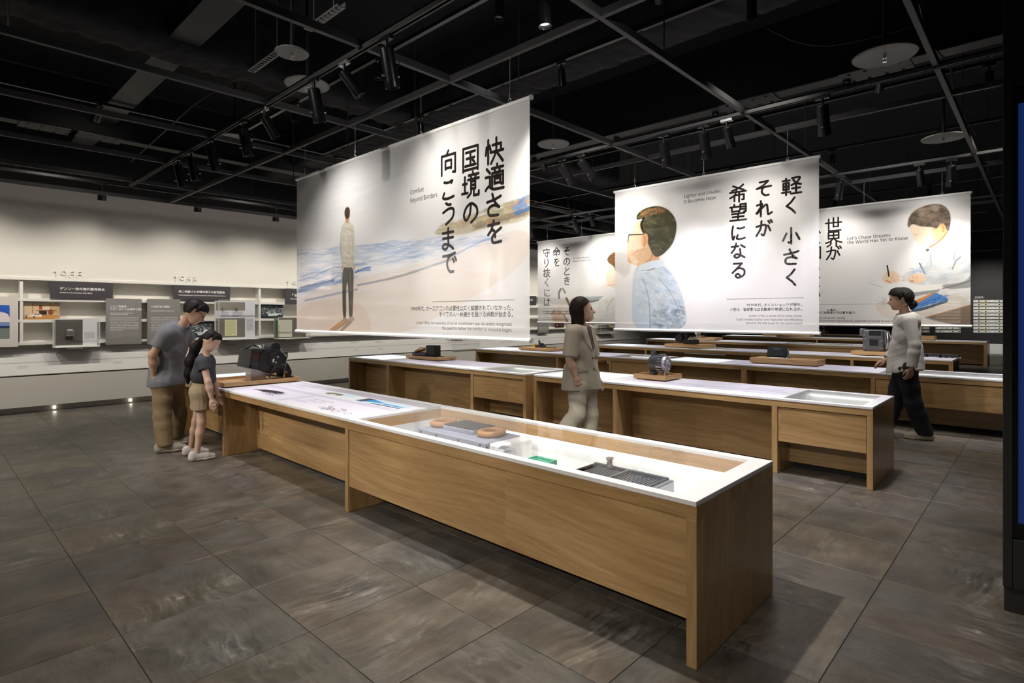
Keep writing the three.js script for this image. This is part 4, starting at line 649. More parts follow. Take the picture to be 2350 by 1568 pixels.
// --- 3: driver
{
  const X = 8.25, a = onX(1234, 556, X), zL = a[2], zR = zL + 3.0, yT = a[1] - 0.004, yB = onX(1234, 740, X)[1] + 0.004;
  const tex = bannerPrint(X, zL, zR, yT, yB, 1280, (k) => {
    k.blob('#ecd9c4', [[1268, 720], [1290, 690], [1320, 690], [1380, 720], [1390, 745], [1266, 745]], 0.3); k.dabs(['#e9d4bb', '#e2e3e1', '#efe6da'], [1280, 690], [1400, 670], 90, 20, 0.03, 40, 0.35);
    k.line('#4e4a44', 0.045, [[1283, 684], [1282, 672], [1287, 664]], 0.85); k.line('#6d6f68', 0.04, [[1292, 663], [1297, 672]], 0.85); k.line('#5b4c3e', 0.05, [[1300, 685], [1312, 712]], 0.85); k.line('#5b544c', 0.05, [[1294, 724], [1304, 742]], 0.8); k.line('#b98f68', 0.04, [[1272, 712], [1266, 722]], 0.7);
    k.blob('#e0bfa2', [[1270, 718], [1284, 710], [1294, 722], [1298, 745], [1274, 745], [1266, 730]], 0.7); k.dabs(['#c99a74', '#e6c4a4', '#8a6f60'], [1268, 724], [1296, 736], 50, 8, 0.016, 24, 0.5);
    k.poly('#9aa5a6', [[1322, 682], [1386, 680], [1372, 690], [1356, 696], [1346, 690]], 0.85); k.line('#5a564e', 0.02, [[1340, 690], [1356, 693], [1374, 689]], 0.7); k.poly('#a9b3b6', [[1356, 728], [1382, 720], [1376, 728], [1362, 734]], 0.9);
    k.blob('#e9e6e0', [[1362, 730], [1372, 700], [1388, 684], [1406, 678], [1424, 690], [1424, 745], [1366, 745]], 0.9); k.dabs(['#cfd2d2', '#e9e2d6', '#b7b3aa', '#f3f1ec'], [1370, 720], [1412, 700], 80, 12, 0.02, 50, 0.5); k.line('#9a948a', 0.012, [[1392, 710], [1402, 690], [1408, 684]], 0.7);
    k.blob('#efd9c0', [[1394, 596], [1392, 612], [1390, 632], [1393, 652], [1402, 660], [1424, 660], [1424, 590]], 1); k.line('#d6a578', 0.012, [[1392, 655], [1404, 656], [1414, 650]], 0.8); k.line('#8b7358', 0.006, [[1391, 610], [1396, 610]], 0.8);
    k.blob('#6b4a30', [[1392, 597], [1398, 586], [1410, 578], [1436, 576], [1450, 600], [1440, 640], [1414, 622], [1406, 608], [1400, 606]], 1); k.dabs(['#4b3424', '#8a6544', '#5c4430'], [1398, 594], [1426, 600], 70, 9, 0.016, 34, 0.6); k.line('#4b3424', 0.016, [[1410, 610], [1412, 622]], 0.9);
    k.col('そのとき', [[1300.5, 577], [1300.5, 600.5], [1301, 622.5], [1301.5, 645]], 0.172, 0.095); k.col('命を', [[1277, 578], [1277, 602]], 0.172, 0.095); k.col('守り抜くには', [[1254, 581.5], [1254, 604], [1254.5, 626.5], [1254, 648.5], [1255, 672], [1255, 693.5]], 0.172, 0.095);
    k.en('In Critical Moments,', 1315.5, 593.5, 0.042); k.en('How to Protect Lives', 1315.5, 600, 0.042); k.line('#57514f', 0.0035, [[1247, 708.5], [1310, 707]], 0.6);
    for (const y of [715.4, 720]) k.jp('年代自動車の安全性を求めて技術者たちは挑戦を始', 1246.5, y, 0.028); for (const y of [728.5, 732.8]) k.en('In those years safety of the automobile was called into', 1246.5, y, 0.026);
  });
  banner('translucent banner painted with a driver holding a steering wheel', X, zL, zR, yT, yB, tex, [onX(1256, 545, X)[2], onX(1335, 530, X)[2], zL + 2.4]);
}
// --- 4: boy writing
{
  const X = 8.25, b = onX(2227.5, 441.5, X), zR = b[2], zL = zR - 2.62, yT = b[1] - 0.004, yB = onX(2227.5, 749, X)[1] + 0.004;
  const tex = bannerPrint(X, zL, zR, yT, yB, 1280, (k) => {
    // table and shadow
    k.blob('#e3d9cd', [[1990, 700], [2060, 684], [2232, 668], [2232, 760], [2080, 760]], 0.6); k.dabs(['#d9cdbf', '#e8e0d6', '#cfc7be'], [2010, 700], [2220, 690], 110, 40, 0.024, 60, 0.35);
    k.poly('#8a7765', [[2124, 729], [2160, 718], [2228, 700], [2228, 748], [2190, 746], [2150, 738]], 0.95); k.line('#b9875c', 0.012, [[2124, 729], [2170, 716], [2228, 700]], 0.8); k.line('#9fb1c9', 0.012, [[2124, 730], [2170, 742], [2200, 747]], 0.7);
    k.poly('#9a9a96', [[2160, 656], [2228, 630], [2228, 660], [2180, 664]], 0.9); k.line('#77787a', 0.02, [[2164, 662], [2200, 654], [2228, 644]], 0.7);
    // shirt
    k.blob('#dcdcda', [[2110, 620], [2118, 590], [2138, 574], [2176, 540], [2196, 534], [2232, 548], [2232, 640], [2190, 652], [2150, 652], [2096, 654], [2064, 640], [2086, 622]], 1); k.inside([[2110, 620], [2118, 590], [2138, 574], [2176, 540], [2196, 534], [2232, 548], [2232, 640], [2190, 652], [2150, 652], [2096, 654], [2064, 640], [2086, 622]], () => k.dabs(['#eef0f1', '#cdd3da', '#bfc8d2', '#e6e2db', '#aeb7c2', '#d3d0c8'], [2070, 620], [2228, 590], 220, 26, 0.06, 90, 0.6));
    k.line('#6d747c', 0.016, [[2110, 604], [2118, 620], [2122, 628]], 0.8); k.line('#7d858c', 0.014, [[2186, 618], [2192, 600], [2204, 590]], 0.7); k.line('#9aa8ba', 0.016, [[2196, 560], [2188, 590], [2192, 606]], 0.6); k.dabs(['#9fb4d4', '#b6c4d8'], [2084, 622], [2118, 620], 24, 12, 0.016, 12, 0.6); k.line('#8f9aa6', 0.006, [[2134, 580], [2138, 612]], 0.8);
    // face, neck, ear
    k.blob('#f4dfc6', [[2086, 518], [2094, 540], [2100, 552], [2112, 560], [2122, 566], [2134, 566], [2156, 552], [2176, 534], [2176, 500], [2100, 512]], 1); k.blob('#eab988', [[2140, 520], [2160, 512], [2176, 524], [2170, 544], [2152, 556], [2138, 540]], 0.8); k.line('#cf7f4a', 0.016, [[2134, 567], [2156, 556], [2174, 532]], 0.9); k.dabs(['#f7e8d4', '#eec9a0'], [2100, 530], [2140, 545], 40, 10, 0.02, 26, 0.45);
    k.blob('#e9a877', [[2160, 514], [2168, 512], [2172, 524], [2166, 536], [2160, 532]], 1); k.line('#b9683a', 0.006, [[2163, 518], [2167, 526], [2163, 533]], 0.9); k.line('#b98a66', 0.006, [[2098, 540], [2108, 538]], 0.8);
    // hair
    k.blob('#6f6259', [[2082, 516], [2088, 494], [2104, 480], [2130, 470], [2160, 468], [2178, 482], [2182, 504], [2178, 532], [2172, 528], [2168, 512], [2156, 514], [2150, 526], [2138, 520], [2112, 520], [2092, 512], [2086, 524]], 1); k.inside([[2082, 516], [2088, 494], [2104, 480], [2130, 470], [2160, 468], [2178, 482], [2182, 504], [2178, 532], [2172, 528], [2168, 512], [2156, 514], [2150, 526], [2138, 520], [2112, 520], [2092, 512], [2086, 524]], () => { k.dabs(['#857467', '#594b42', '#9a8676', '#4d433c', '#7f6f60'], [2084, 506], [2180, 492], 190, 24, 0.05, 50, 0.7); k.dabs(['#b3a394', '#a08f80'], [2100, 486], [2150, 478], 30, 18, 0.03, 14, 0.6); }); k.line('#c88a58', 0.006, [[2084, 502], [2100, 484], [2124, 472]], 0.8);
    // tie, hands, pen, papers
    k.blob('#6f6a5c', [[2124, 572], [2132, 570], [2132, 576], [2126, 578]], 1); k.blob('#efd2b2', [[2026, 632], [2044, 620], [2062, 628], [2066, 646], [2044, 652], [2026, 648]], 1); k.blob('#efcfae', [[2082, 636], [2106, 626], [2124, 632], [2122, 648], [2096, 652]], 1); k.dabs(['#d69a6c', '#f6e2cc', '#c97a5a'], [2030, 640], [2118, 640], 44, 7, 0.008, 16, 0.7); k.line('#3c3a38', 0.016, [[2036, 610], [2040, 634]], 1); k.line('#a9523a', 0.01, [[2034, 644], [2044, 648]], 0.8); k.line('#b94a30', 0.012, [[2088, 645], [2096, 646]], 0.7);
    k.blob('#f2efe8', [[2040, 664], [2090, 656], [2150, 656], [2160, 662], [2120, 668], [2060, 672]], 1); k.poly('#9a9a98', [[2078, 674], [2158, 664], [2154, 670], [2082, 684]], 0.9); k.line('#777', 0.004, [[1996, 650], [2026, 660]], 0.7); k.line('#888', 0.004, [[2010, 690], [2050, 702]], 0.6); k.dabs(['#aab0b8', '#8f949a'], [2020, 690], [2060, 700], 20, 12, 0.004, 16, 0.6);
    k.poly('#d68d52', [[2092, 694], [2140, 672], [2152, 672], [2104, 700]], 0.95); k.poly('#5b8fd0', [[2094, 704], [2148, 672], [2172, 682], [2176, 690], [2130, 700], [2096, 712]], 1); k.dabs(['#2f5fa9', '#86b2e4', '#3a6fb9'], [2100, 704], [2168, 684], 60, 14, 0.01, 12, 0.7); k.poly('#4a5a68', [[2092, 712], [2132, 702], [2176, 688], [2174, 694], [2120, 712], [2090, 718]], 0.95);
    k.col('世界が', [[1912.7, 515.5], [1913, 549], [1913, 581.5]], 0.198, 0.1); k.col('まだ知らない', [[1866, 517], [1866, 546], [1866, 580], [1866, 612], [1866, 644], [1866, 675]], 0.198, 0.1, '#3a3331'); k.col('夢を追おう', [[1823, 552], [1823, 580], [1823, 608], [1823, 634], [1823, 658]], 0.185, 0.1, '#3a3331');
    k.en("Let's Chase Dreams", 1944, 548, 0.054); k.en('the World Has Yet to Know', 1944, 557, 0.054); k.line('#57514f', 0.0035, [[1830, 700.5], [2030, 697.5]], 0.8);
    k.jp('世界の技術はかつてないほど急に進化。', 1804, 712, 0.036); k.jp('まだ世界にないものを求めて技術者たちは夢を追う。', 1804, 718, 0.036); k.en('In the new century, technology advanced rapidly.', 1800, 729.5, 0.034); k.en('Creating valuable features that exceeded expectations, engineers pressed forward.', 1800, 735.5, 0.034);
  });
  banner('translucent banner painted with a boy writing at a desk', X, zL, zR, yT, yB, tex, [onX(2162, 410, X)[2], onX(1983, 440, X)[2]]);
}
// --- 5, 6: banners seen only faintly through the cloth in front of them
{
  const X = 5.44, zL = onX(760, 500, X)[2], zR = onX(1208, 300, X)[2], yT = 2.83, yB = 1.285;
  const tex = bannerPrint(X, zL, zR, yT, yB, 1024, (k) => { k.col('青空を', [[1162, 583], [1162, 615], [1162, 647]], 0.17, 0.11, '#4d4745'); k.col('取り戻す', [[1133, 583], [1133, 613], [1133, 645], [1133, 672]], 0.17, 0.11, '#4d4745'); k.dabs(['#8fa9c9', '#cfd8e4', '#b7c6da'], [800, 640], [1090, 560], 60, 40, 0.04, 60, 0.35); });
  banner('banner lettered about a blue sky, showing faintly through the beach banner', X, zL, zR, yT, yB, tex, [zL + 0.5, zR - 0.5]);
}
{
  const X = 11.05, zL = onX(1520, 560, X)[2], zR = onX(1800, 560, X)[2], yT = 2.83, yB = 1.285;
  const tex = bannerPrint(X, zL, zR, yT, yB, 1024, (k) => { k.col('世紀の', [[1628, 609], [1628, 632], [1628, 654]], 0.19, 0.1, '#5d5755'); k.col('地球が', [[1603, 592], [1603, 614], [1603, 636]], 0.19, 0.1, '#5d5755'); k.col('百万へ', [[1578, 615], [1578, 638], [1578, 658]], 0.19, 0.1, '#5d5755'); });
  banner('banner lettered about the century, showing faintly through the one with the man in glasses', X, zL, zR, yT, yB, tex, [zL + 0.5, zR - 0.5]);
}
// ---------------------------------------------------------------- ceiling grid, lighting tracks, spotlights
const WARM = lin(1, 0.93, 0.83), NEUTRAL = lin(1, 0.96, 0.9), COOL = lin(0.93, 0.9, 1);
const lensOn = emit(1, 0.97, 0.93, 1.6), lensDim = emit(0.75, 0.78, 0.9, 0.55);
// long tracks run along z
const TRACKS = [[1.95, -8.62, 1.5, 'black lighting track in front of the beach banner'], [4.75, -7.5, 1.5, 'black lighting track in front of the banner with the man in glasses'], [7.6, -8.6, 1.5, 'black lighting track in front of the driver and writing boy banners'], [10.45, -8.6, 1.5, 'black lighting track above the fourth row of tables'], [14.6, -8.6, 0.5, 'black lighting track above the engine unit table'], [19.2, -8.6, 0.5, 'farthest black lighting track']];
for (const [x, z0, z1, label] of TRACKS) {
  const t = thing('lighting_track', label, 'track', [x, GRID, (z0 + z1) / 2]);
  wpart('rail', [cbox(x - 0.02, GRID - 0.012, z0, x - 0.008, GRID + 0.026, z1, 0.001), cbox(x + 0.008, GRID - 0.012, z0, x + 0.02, GRID + 0.026, z1, 0.001), cbox(x - 0.02, GRID + 0.014, z0, x + 0.02, GRID + 0.026, z1, 0.001)], M.bar, t);
  for (const z of [z0, z1]) wpart('end_cap', cbox(x - 0.021, GRID - 0.013, z - 0.004, x + 0.021, GRID + 0.027, z + 0.004, 0.001), M.lampBlack, t);
}
// label, group, lamp position on its track, aim point, body length, light strength, cone half angle, lens
function spot(label, group, x, z, aim, len, power, angle, { y = GRID, lens = lensOn, pen = 0.7, color = NEUTRAL, soft = 2, silver = false } = {}) {
  const t = thing('track_spotlight', label, 'spotlight', [x, y, z], group);
  part('adapter', cbox(-0.017, -0.036, -0.05, 0.017, -0.0125, 0.05, 0.002), silver ? M.alu : M.lampBlack, t);
  part('stem', cyl(0.011, 0.011, [0, -0.036, 0], [0, -0.075, 0], 12), M.lampBlack, t);
  const d = new THREE.Vector3(aim[0] - x, aim[1] - (y - 0.12), aim[2] - z).normalize(), q = new THREE.Quaternion().setFromUnitVectors(new THREE.Vector3(0, -1, 0), d);
  const piv = [0, -0.088, 0], put = (g) => g.applyQuaternion(q).translate(...piv);
  part('joint', [ball(0.016, piv), cyl(0.014, 0.014, [-0.02, -0.088, 0], [0.02, -0.088, 0], 10)], M.lampBlack, t);
  const R = len > 0.2 ? 0.043 : 0.036, pr = [[0.0001, 0.01], [R * 0.8, 0.012], [R, 0.002], [R, -len + 0.05], [R * 1.06, -len + 0.048], [R * 1.06, -len], [R * 0.93, -len], [R * 0.9, -len + 0.022]].map(([a, b]) => new THREE.Vector2(a, b)).reverse();
  part('lamp_body', put(new THREE.LatheGeometry(pr, 24)), M.lampBlack, t);
  if (len > 0.2) { part('knob', [put(cyl(0.006, 0.006, [R, -len + 0.07, 0], [R + 0.02, -len + 0.07, 0], 8)), put(cyl(0.006, 0.006, [-R, -len + 0.07, 0], [-R - 0.02, -len + 0.07, 0], 8))], M.alu, t, 'small clamp knobs'); part('cable', put(tube([[R, -0.03, 0.0], [R + 0.025, -0.05, 0.01], [R + 0.02, -0.09, 0.01], [R, -0.11, 0]], 0.003, 12, 5)), M.rubber, t); }
  part('lens', put(new THREE.CircleGeometry(R * 0.9, 24).rotateX(Math.PI / 2).translate(0, -len + 0.022, 0)), lens, t, 'glowing lens');
  if (power > 0) {
    const l = new THREE.SpotLight(color, power, 0, angle, pen, 2); l.castShadow = true; l.shadow.radius = soft;
    l.position.copy(new THREE.Vector3(0, -len - 0.012, 0).applyQuaternion(q).add(new THREE.Vector3(...piv)));
    l.target.position.set(aim[0] - x, aim[1] - y, aim[2] - z); t.add(l); t.add(l.target);
  }
  return t;
}
const gA = 'straight spotlights on the beach banner track';
const lA = 'tall black cylinder spotlight hanging straight down before the beach banner';
const zA = [-2.87, -3.763, -5.004, -5.777, -6.327, -6.739];
zA.forEach((z) => spot(lA, gA, 1.95, z, [2.5, 0.69, z - 0.1], 0.22, 4, 0.62, { lens: lensDim, color: COOL }));
spot('short black spotlight tilted with a glaring lens before the beach banner', undefined, 1.95, -3.353, [2.66, 1.9, -2.95], 0.17, 4.6, 1.1, { silver: true, pen: 1 });
spot('short black spotlight tilted at the painted man of the beach banner', undefined, 1.95, -4.576, [2.66, 1.8, -4.4], 0.17, 4.4, 1.1, { silver: true, pen: 1, lens: lensDim });
spot('black spotlight at the upper frame edge lighting the near table and floor', undefined, 2.38, -2.02, [2.45, 0, -1.7], 0.2, 22, 0.95, { y: 3.32, lens: lensOn, pen: 0.5, soft: 1.5 });
solo('lamp_bracket', cyl(0.009, 0.009, [2.38, 3.3, -2.02], [2.38, CEIL, -2.02], 8), M.lampBlack, 'thin black drop rod of the spotlight at the upper frame edge', 'rod');
const gB = 'straight spotlights on the track of the man in glasses', lB = 'tall black cylinder spotlight hanging straight down before the man in glasses banner';
[-1.237, -2.18, -2.564].forEach((z) => spot(lB, gB, 4.75, z, [5.7, 0.69, z - 0.05], 0.22, 7.5, 0.6, { lens: lensDim, color: COOL }));
spot('short black spotlight tilted at the banner with the man in glasses', undefined, 4.75, -1.972, [5.44, 1.9, -1.95], 0.17, 3.6, 1.1, { silver: true, pen: 1 });
const gB2 = 'paired spotlights behind the beach banner edge';
[-3.5, -3.75].forEach((z, i) => spot('black spotlight of a close pair beside the right edge of the beach banner', gB2, 4.75, z, i ? [5.44, 1.95, -3.4] : [5.44, 2.1, -3.05], 0.22, i ? 3.4 : 3, 1.1, { lens: lensDim, pen: 1 }));
const gC = 'spotlights on the track of the writing boy', lC = 'black spotlight on the track before the writing boy banner';
spot(lC, gC, 7.6, -1.012, [8.25, 1.9, -0.95], 0.17, 3.4, 1.1, { pen: 1, lens: lensDim });
spot(lC, gC, 7.6, -0.733, [8.9, 0.69, -0.9], 0.22, 9, 0.6, { lens: lensDim });
spot(lC, gC, 7.6, -1.782, [8.25, 1.9, -2.1], 0.22, 3.4, 1.1, { lens: lensDim, pen: 1 });
const gD = 'spotlights on the track of the driver', lD = 'black spotlight on the track above the driver banner';
[[-5.75, [8.25, 1.95, -5.6], 0.22, 5], [-6.75, [8.25, 1.95, -6.9], 0.22, 5], [-5.4, [8.9, 0.69, -5.4], 0.15, 8], [-8.2, [8.9, 0.69, -8.2], 0.2, 8]].forEach(([z, a, l, p]) => spot(lD, gD, 7.6, z, a, l, p * 0.75, 1.1, { lens: lensDim, pen: 1 }));
// second-row left tables, hidden behind the beach banner
const gE = 'spotlights hidden behind the beach banner', lE = 'black spotlight on the track hidden behind the beach banner';
[[-5.4, [5.7, 0.69, -5.4]], [-6.6, [5.7, 0.69, -6.7]], [-7.4, [5.44, 1.9, -6.6]], [-6.1, [5.44, 1.9, -5.9]]].forEach(([z, a]) => spot(lE, gE, 4.75, z, a, 0.2, 7, 0.6, { lens: lensDim }));
const gF = 'spotlights on the fourth-row track', lF = 'black spotlight on the track above the fourth row of tables';
[[-1.6, 12.1], [-3.2, 12.1], [-5.2, 12.1], [-7.2, 12.1]].forEach(([z, tx]) => spot(lF, gF, 10.45, z, [tx, 0.69, z], 0.2, 11, 0.6, { lens: lensDim }));
const gG = 'spotlights on the farther tracks', lG = 'small black spotlight on the farther tracks';
[[14.6, -3.5, 16.2], [14.6, -7.0, 16.2], [19.2, -2.2, 20.8], [19.2, -5.0, 20.8]].forEach(([x, z, tx]) => spot(lG, gG, x, z, [tx, 0.69, z], 0.2, 13, 0.7, { lens: lensDim }));
const lensOff = emit(0.3, 0.3, 0.36, 0.1);
const highRail = (x, z0, z1, label) => { const t = thing('lighting_track', label, 'track', [x, 3.9, (z0 + z1) / 2]); wpart('rail', cbox(x - 0.02, 3.89, z0, x + 0.02, 3.925, z1, 0.001), M.lampBlack, t); for (const z of [z0 + 0.2, z1 - 0.2]) wpart('hanger', cyl(0.005, 0.005, [x, 3.92, z], [x, CEIL, z], 6), M.lampBlack, t); };
highRail(3.6, -2.6, -1.4, 'added short black rail before the man in glasses banner'); highRail(6.6, -6.2, -0.6, 'added black rail before the writing boy and driver banners');
// added wide lamps, put in as base light on the cloths from further off
[[1.95, -1.0, [2.66, 2.4, -2.4], 2.4]].forEach(([x, z, a, p]) => spot('added black spotlight at the near end of the beach banner track', undefined, x, z, a, 0.2, p, 0.9, { lens: lensDim, pen: 1 }));
[[-0.6, -3.2, [2.66, 2.3, -3.6], 9]].forEach(([x, z, a, p]) => spot('added black spotlight before the viewer aimed at the beach banner', undefined, x, z, a, 0.2, p, 0.6, { y: 3.9, lens: lensDim, pen: 1 }));
[[3.6, -2.0, [5.44, 2.4, -2.5], 4], [6.6, -1.2, [8.25, 2.4, -1.6], 4], [6.6, -5.6, [8.25, 2.4, -6], 4]].forEach(([x, z, a, p]) => spot('added black spotlight fixed to a cross rail aimed at a banner', 'added rail spotlights aimed at the banners', x, z, a, 0.16, p, 0.9, { y: 3.9, lens: lensOff, pen: 1 }));
// added cool projectors high among the beams, put in to brighten the table tops
const gP = 'added projectors high among the ceiling beams', lP = 'added black projector hung high above the table tops behind the banners';
highRail(3.05, -8, 0.6, 'added black track high behind the beach banner'); highRail(6.2, -9.5, 0.6, 'added black track high behind the man in glasses banner'); highRail(9.35, -9.6, 1.2, 'added black track high behind the writing boy banner'); highRail(13.2, -8.6, 0.4, 'added black track high above the fourth row'); highRail(17.5, -8.6, -1, 'added black track high above the fifth row');
const addedProj = (x, z, tx, p, a = 0.42) => spot(lP, gP, x, z, [tx, 0.69, z], 0.13, p, a, { y: 3.9, lens: lensOff, color: COOL, pen: 0.8, soft: 3 });
[-1.5, -3.0, -4.6, -6.3].forEach((z) => addedProj(3.05, z, 2.75, 3)); [-1.4, -2.7, -4.0].forEach((z) => addedProj(6.2, z, 5.95, 14)); [-5.4, -6.8, -8.4].forEach((z) => addedProj(6.2, z, 5.95, 13)); [0.2, -1.0, -2.3, -3.8].forEach((z) => addedProj(9.35, z, 9.15, 18)); [-5.6, -7.2, -8.8].forEach((z) => addedProj(9.35, z, 9.15, 18)); [-1.6, -3.2, -5.2, -7.2].forEach((z) => addedProj(13.2, z, 12.4, 18)); [-2.6, -5.4, -8.0].forEach((z) => addedProj(17.5, z, 16.4, 16, 0.6));
// lamps over the foreground floor, just outside the picture
const gH = 'spotlights over the near floor', lH = 'black spotlight over the open floor before the first table';
highRail(-0.6, -9, 2.2, 'black track over the open floor before the first table');
[[-2.6, 0.9, 3.6], [-4.6, 0.9, 7], [-6.8, 0.9, 11], [-8.8, 0.6, 11], [1.2, 1.6, 4]].forEach(([z, tx, p]) => spot(lH, gH, -0.6, z, [tx, 0, z + 0.1], 0.2, p, 0.9, { y: 3.9, pen: 0.95, color: WARM, soft: 4 }));
highRail(-3.8, -6.2, 1.4, 'added black track behind the viewer');  // unseen lamps added behind the viewer to brighten the oak table front
[[-0.2, -1.6], [-1.6, -2.9], [-3.0, -4.2], [-4.4, -5.5], [-5.6, -6.8]].forEach(([z, tz]) => spot('added unseen black spotlight behind the viewer aimed at the front of the nearest table', 'added spotlights behind the viewer', -3.8, z, [2.2, 0.42, tz], 0.2, 44, 0.3, { y: 3.9, pen: 0.9, color: WARM, soft: 4 }));
highRail(4.3, -8, 2.4, 'black track above the first aisle'); highRail(7.2, -8, 2.2, 'black track above the second aisle');
[[4.3, -1.6], [4.3, -3.4], [4.3, -5.6], [7.2, -0.4], [7.2, -2.6]].forEach(([x, z]) => spot('black downlight above an aisle between the tables', 'downlights above the aisles', x, z, [x + 0.5, 0, z], 0.16, 8, 0.75, { y: 3.9, pen: 0.9, soft: 4, lens: lensOff, color: WARM }));
highRail(24.2, -4, 2, 'black track before the far black wall');
spot('black spotlight washing the far wall of white cards', undefined, 24.2, -1.6, [27.9, 1.2, -1.6], 0.2, 40, 0.6, { y: 3.9, lens: lensDim });
// added wide floods high in the dark ceiling, as fill on the white wall
{ const t = thing('lighting_track', 'added long black track of wall floods high before the white wall', 'track', [6, 3.9, -8.0]); wpart('rail', cbox(-4, 3.89, -8.02, 18, 3.925, -7.98, 0.001), M.lampBlack, t); for (const x of [-3, 3, 9, 15]) wpart('hanger', cyl(0.005, 0.005, [x, 3.92, -8], [x, CEIL, -8], 6), M.lampBlack, t); }
[-1.5, 1.5, 4.5, 7.5, 10.5, 13.5, 16.5].forEach((x) => spot('added black flood lamp high before the white wall', 'added flood lamps high before the white wall', x, -8.0, [x, 2.3, -11.15], 0.16, 1.6, 0.95, { y: 3.9, pen: 1, color: WARM, lens: lensOff, soft: 5 }));

// wall washers along the white wall
const wallTrack = thing('lighting_track', 'black lighting track along the top of the white wall', 'track', [6, 3.36, -9.95]);
wpart('rail', cbox(X0 + 0.1, 3.35, -9.97, 18.5, 3.385, -9.93, 0.001), M.lampBlack, wallTrack);
{
  const gW = 'wall washers along the white wall', lW = 'small black can light washing the white wall';
  for (let k = -3; k < 12; k++) {
    const x = 1.9 + 1.275 * k, t = thing('wall_washer', lW, 'spotlight', [x, 3.35, -9.95], gW);
    part('adapter', cbox(-0.1, -0.012, -0.012, 0.07, 0, 0.012, 0.001), M.lampBlack, t);
    part('stem', cyl(0.01, 0.01, [0, -0.01, 0], [0, -0.1, 0], 10), M.lampBlack, t);
    const q = new THREE.Quaternion().setFromUnitVectors(new THREE.Vector3(0, -1, 0), new THREE.Vector3(0, -0.97, -0.24).normalize());
    const pr = [[0.0001, 0.0], [0.05, 0.0], [0.055, -0.01], [0.055, -0.15], [0.048, -0.15], [0.046, -0.135]].map(([a, b]) => new THREE.Vector2(a, b)).reverse();
    part('lamp_body', new THREE.LatheGeometry(pr, 24).applyQuaternion(q).translate(0, -0.09, 0), M.lampBlack, t);
    part('lens', new THREE.CircleGeometry(0.046, 20).rotateX(Math.PI / 2).translate(0, -0.136, 0).applyQuaternion(q).translate(0, -0.09, 0), lensOn, t, 'glowing lens');
    const l = new THREE.SpotLight(WARM, 6.6, 0, 1.0, 0.9, 2); l.castShadow = true; l.shadow.radius = 2; l.position.set(0, -0.25, -0.04); l.target.position.set(0, -2.2, -1.15); t.add(l); t.add(l.target);
  }
}
// ---------------------------------------------------------------- things on and in the white wall
const shelfEnd = 18.6;
for (const [y0, y1] of [[1.652, 1.7], [1.33, 1.376], [0.992, 1.036]]) part('shelf', cbox(1.094, y0, Z0 + 0.001, shelfEnd, y1, WALLZ + 0.0, 0.002), M.wallTrim, wallLeft, 'white niche shelf');
part('ledge', cbox(X0 + 0.02, 1.972, WALLZ - 0.1, shelfEnd, 2.018, WALLZ + 0.02, 0.002), M.wallTrim, wallLeft, 'white ledge above the niche');
for (const x of [1.13, 3.9, 4.66, 8.1, 10.6, 13.4, 16.2]) part('upright', cbox(x - 0.02, 0.99, Z0 + 0.002, x + 0.02, 1.985, WALLZ - 0.004, 0.002), M.wallTrim, wallLeft, 'white niche upright');
// years in raised numerals on the ledge
const font = await new FontLoader().loadAsync('fonts/droid/droid_sans_regular.typeface.json');
function year(text, px0, px1, label) {
  const a = onZ(px0, 640, WALLZ + 0.03), b = onZ(px1, 640, WALLZ + 0.03), h = 0.118;
  const t = thing('year_numerals', label, 'numerals', [a[0], 2.018, WALLZ + 0.01]);
  const w = (b[0] - a[0]) / text.length;
  [...text].forEach((ch, i) => { const g = new TextGeometry(ch, { font, size: h, depth: 0.03, curveSegments: 8, bevelEnabled: false }); g.translate(i * w, 0.002, -0.02); part('numeral', g, M.wallTrim, t); });
}
year('1966', 121, 192, 'raised white numerals 1966 above the overseas sales base sign'); year('1968', 398, 456, 'raised white numerals 1968 above the semiconductor research sign'); year('1969', 657, 712, 'raised white numerals cut off by the edge of the beach banner');
function boardPx(name, label, category, p0, p1, tex, z = WALLZ + 0.03, th = 0.018, edge = M.white, rough = 0.5) {
  const a = onZ(...p0, z), b = onZ(...p1, z), x0 = a[0], x1 = b[0], y1 = a[1], y0 = b[1];
  const t = thing(name, label, category, [(x0 + x1) / 2, y0, z]);
  wpart('backing', cbox(x0, y0, z - th, x1, y1, z - 0.001, 0.001), edge, t);
  wpart('print', quad4([x0, y1, z], [x1, y1, z], [x1, y0, z], [x0, y0, z]), printed(tex, rough), t);
  return t;
}
const signTex = (jp, en, w = 768, h = 256, size = 46, x = 112) => canvasTex(w, h, (g) => { g.fillStyle = '#454246'; g.fillRect(0, 0, w, h); g.fillStyle = '#f4f2ee'; jline(g, jp, x, h * 0.42, size, 0.12); g.font = `bold ${size * 0.52}px sans-serif`; g.textAlign = 'left'; g.textBaseline = 'middle'; g.fillText(en, x, h * 0.66, w - x - 20); });
boardPx('heading_sign', 'charcoal heading sign about the first overseas sales base under 1966', 'sign', [115, 645], [259, 687], signTex('デンソー初の海外販売拠点', "DENSO's First Overseas Sales Base", 768, 256, 46), WALLZ + 0.02, 0.02, M.signDark);
boardPx('heading_sign', 'charcoal heading sign about semiconductor research under 1968', 'sign', [398, 654], [528, 691], signTex('世に先駆けた半導体素子の研究開発', 'Pioneering Research and Development of Semiconductor Devices', 900, 256, 46, 74), WALLZ + 0.02, 0.02, M.signDark);
boardPx('heading_sign', 'charcoal heading sign running behind the left edge of the beach banner', 'sign', [655, 662], [790, 700], signTex('「安全の研究開発', 'The Research on Safety', 768, 256, 50, 56), WALLZ + 0.02, 0.02, M.signDark);
boardPx('heading_sign', 'charcoal heading sign seen between the beach banner and the driver banner', 'sign', [1196, 679], [1231, 701], signTex('世界の研究拠点を全開発', 'Research Bases of the World', 768, 256, 50, 40), WALLZ + 0.02, 0.02, M.signDark);
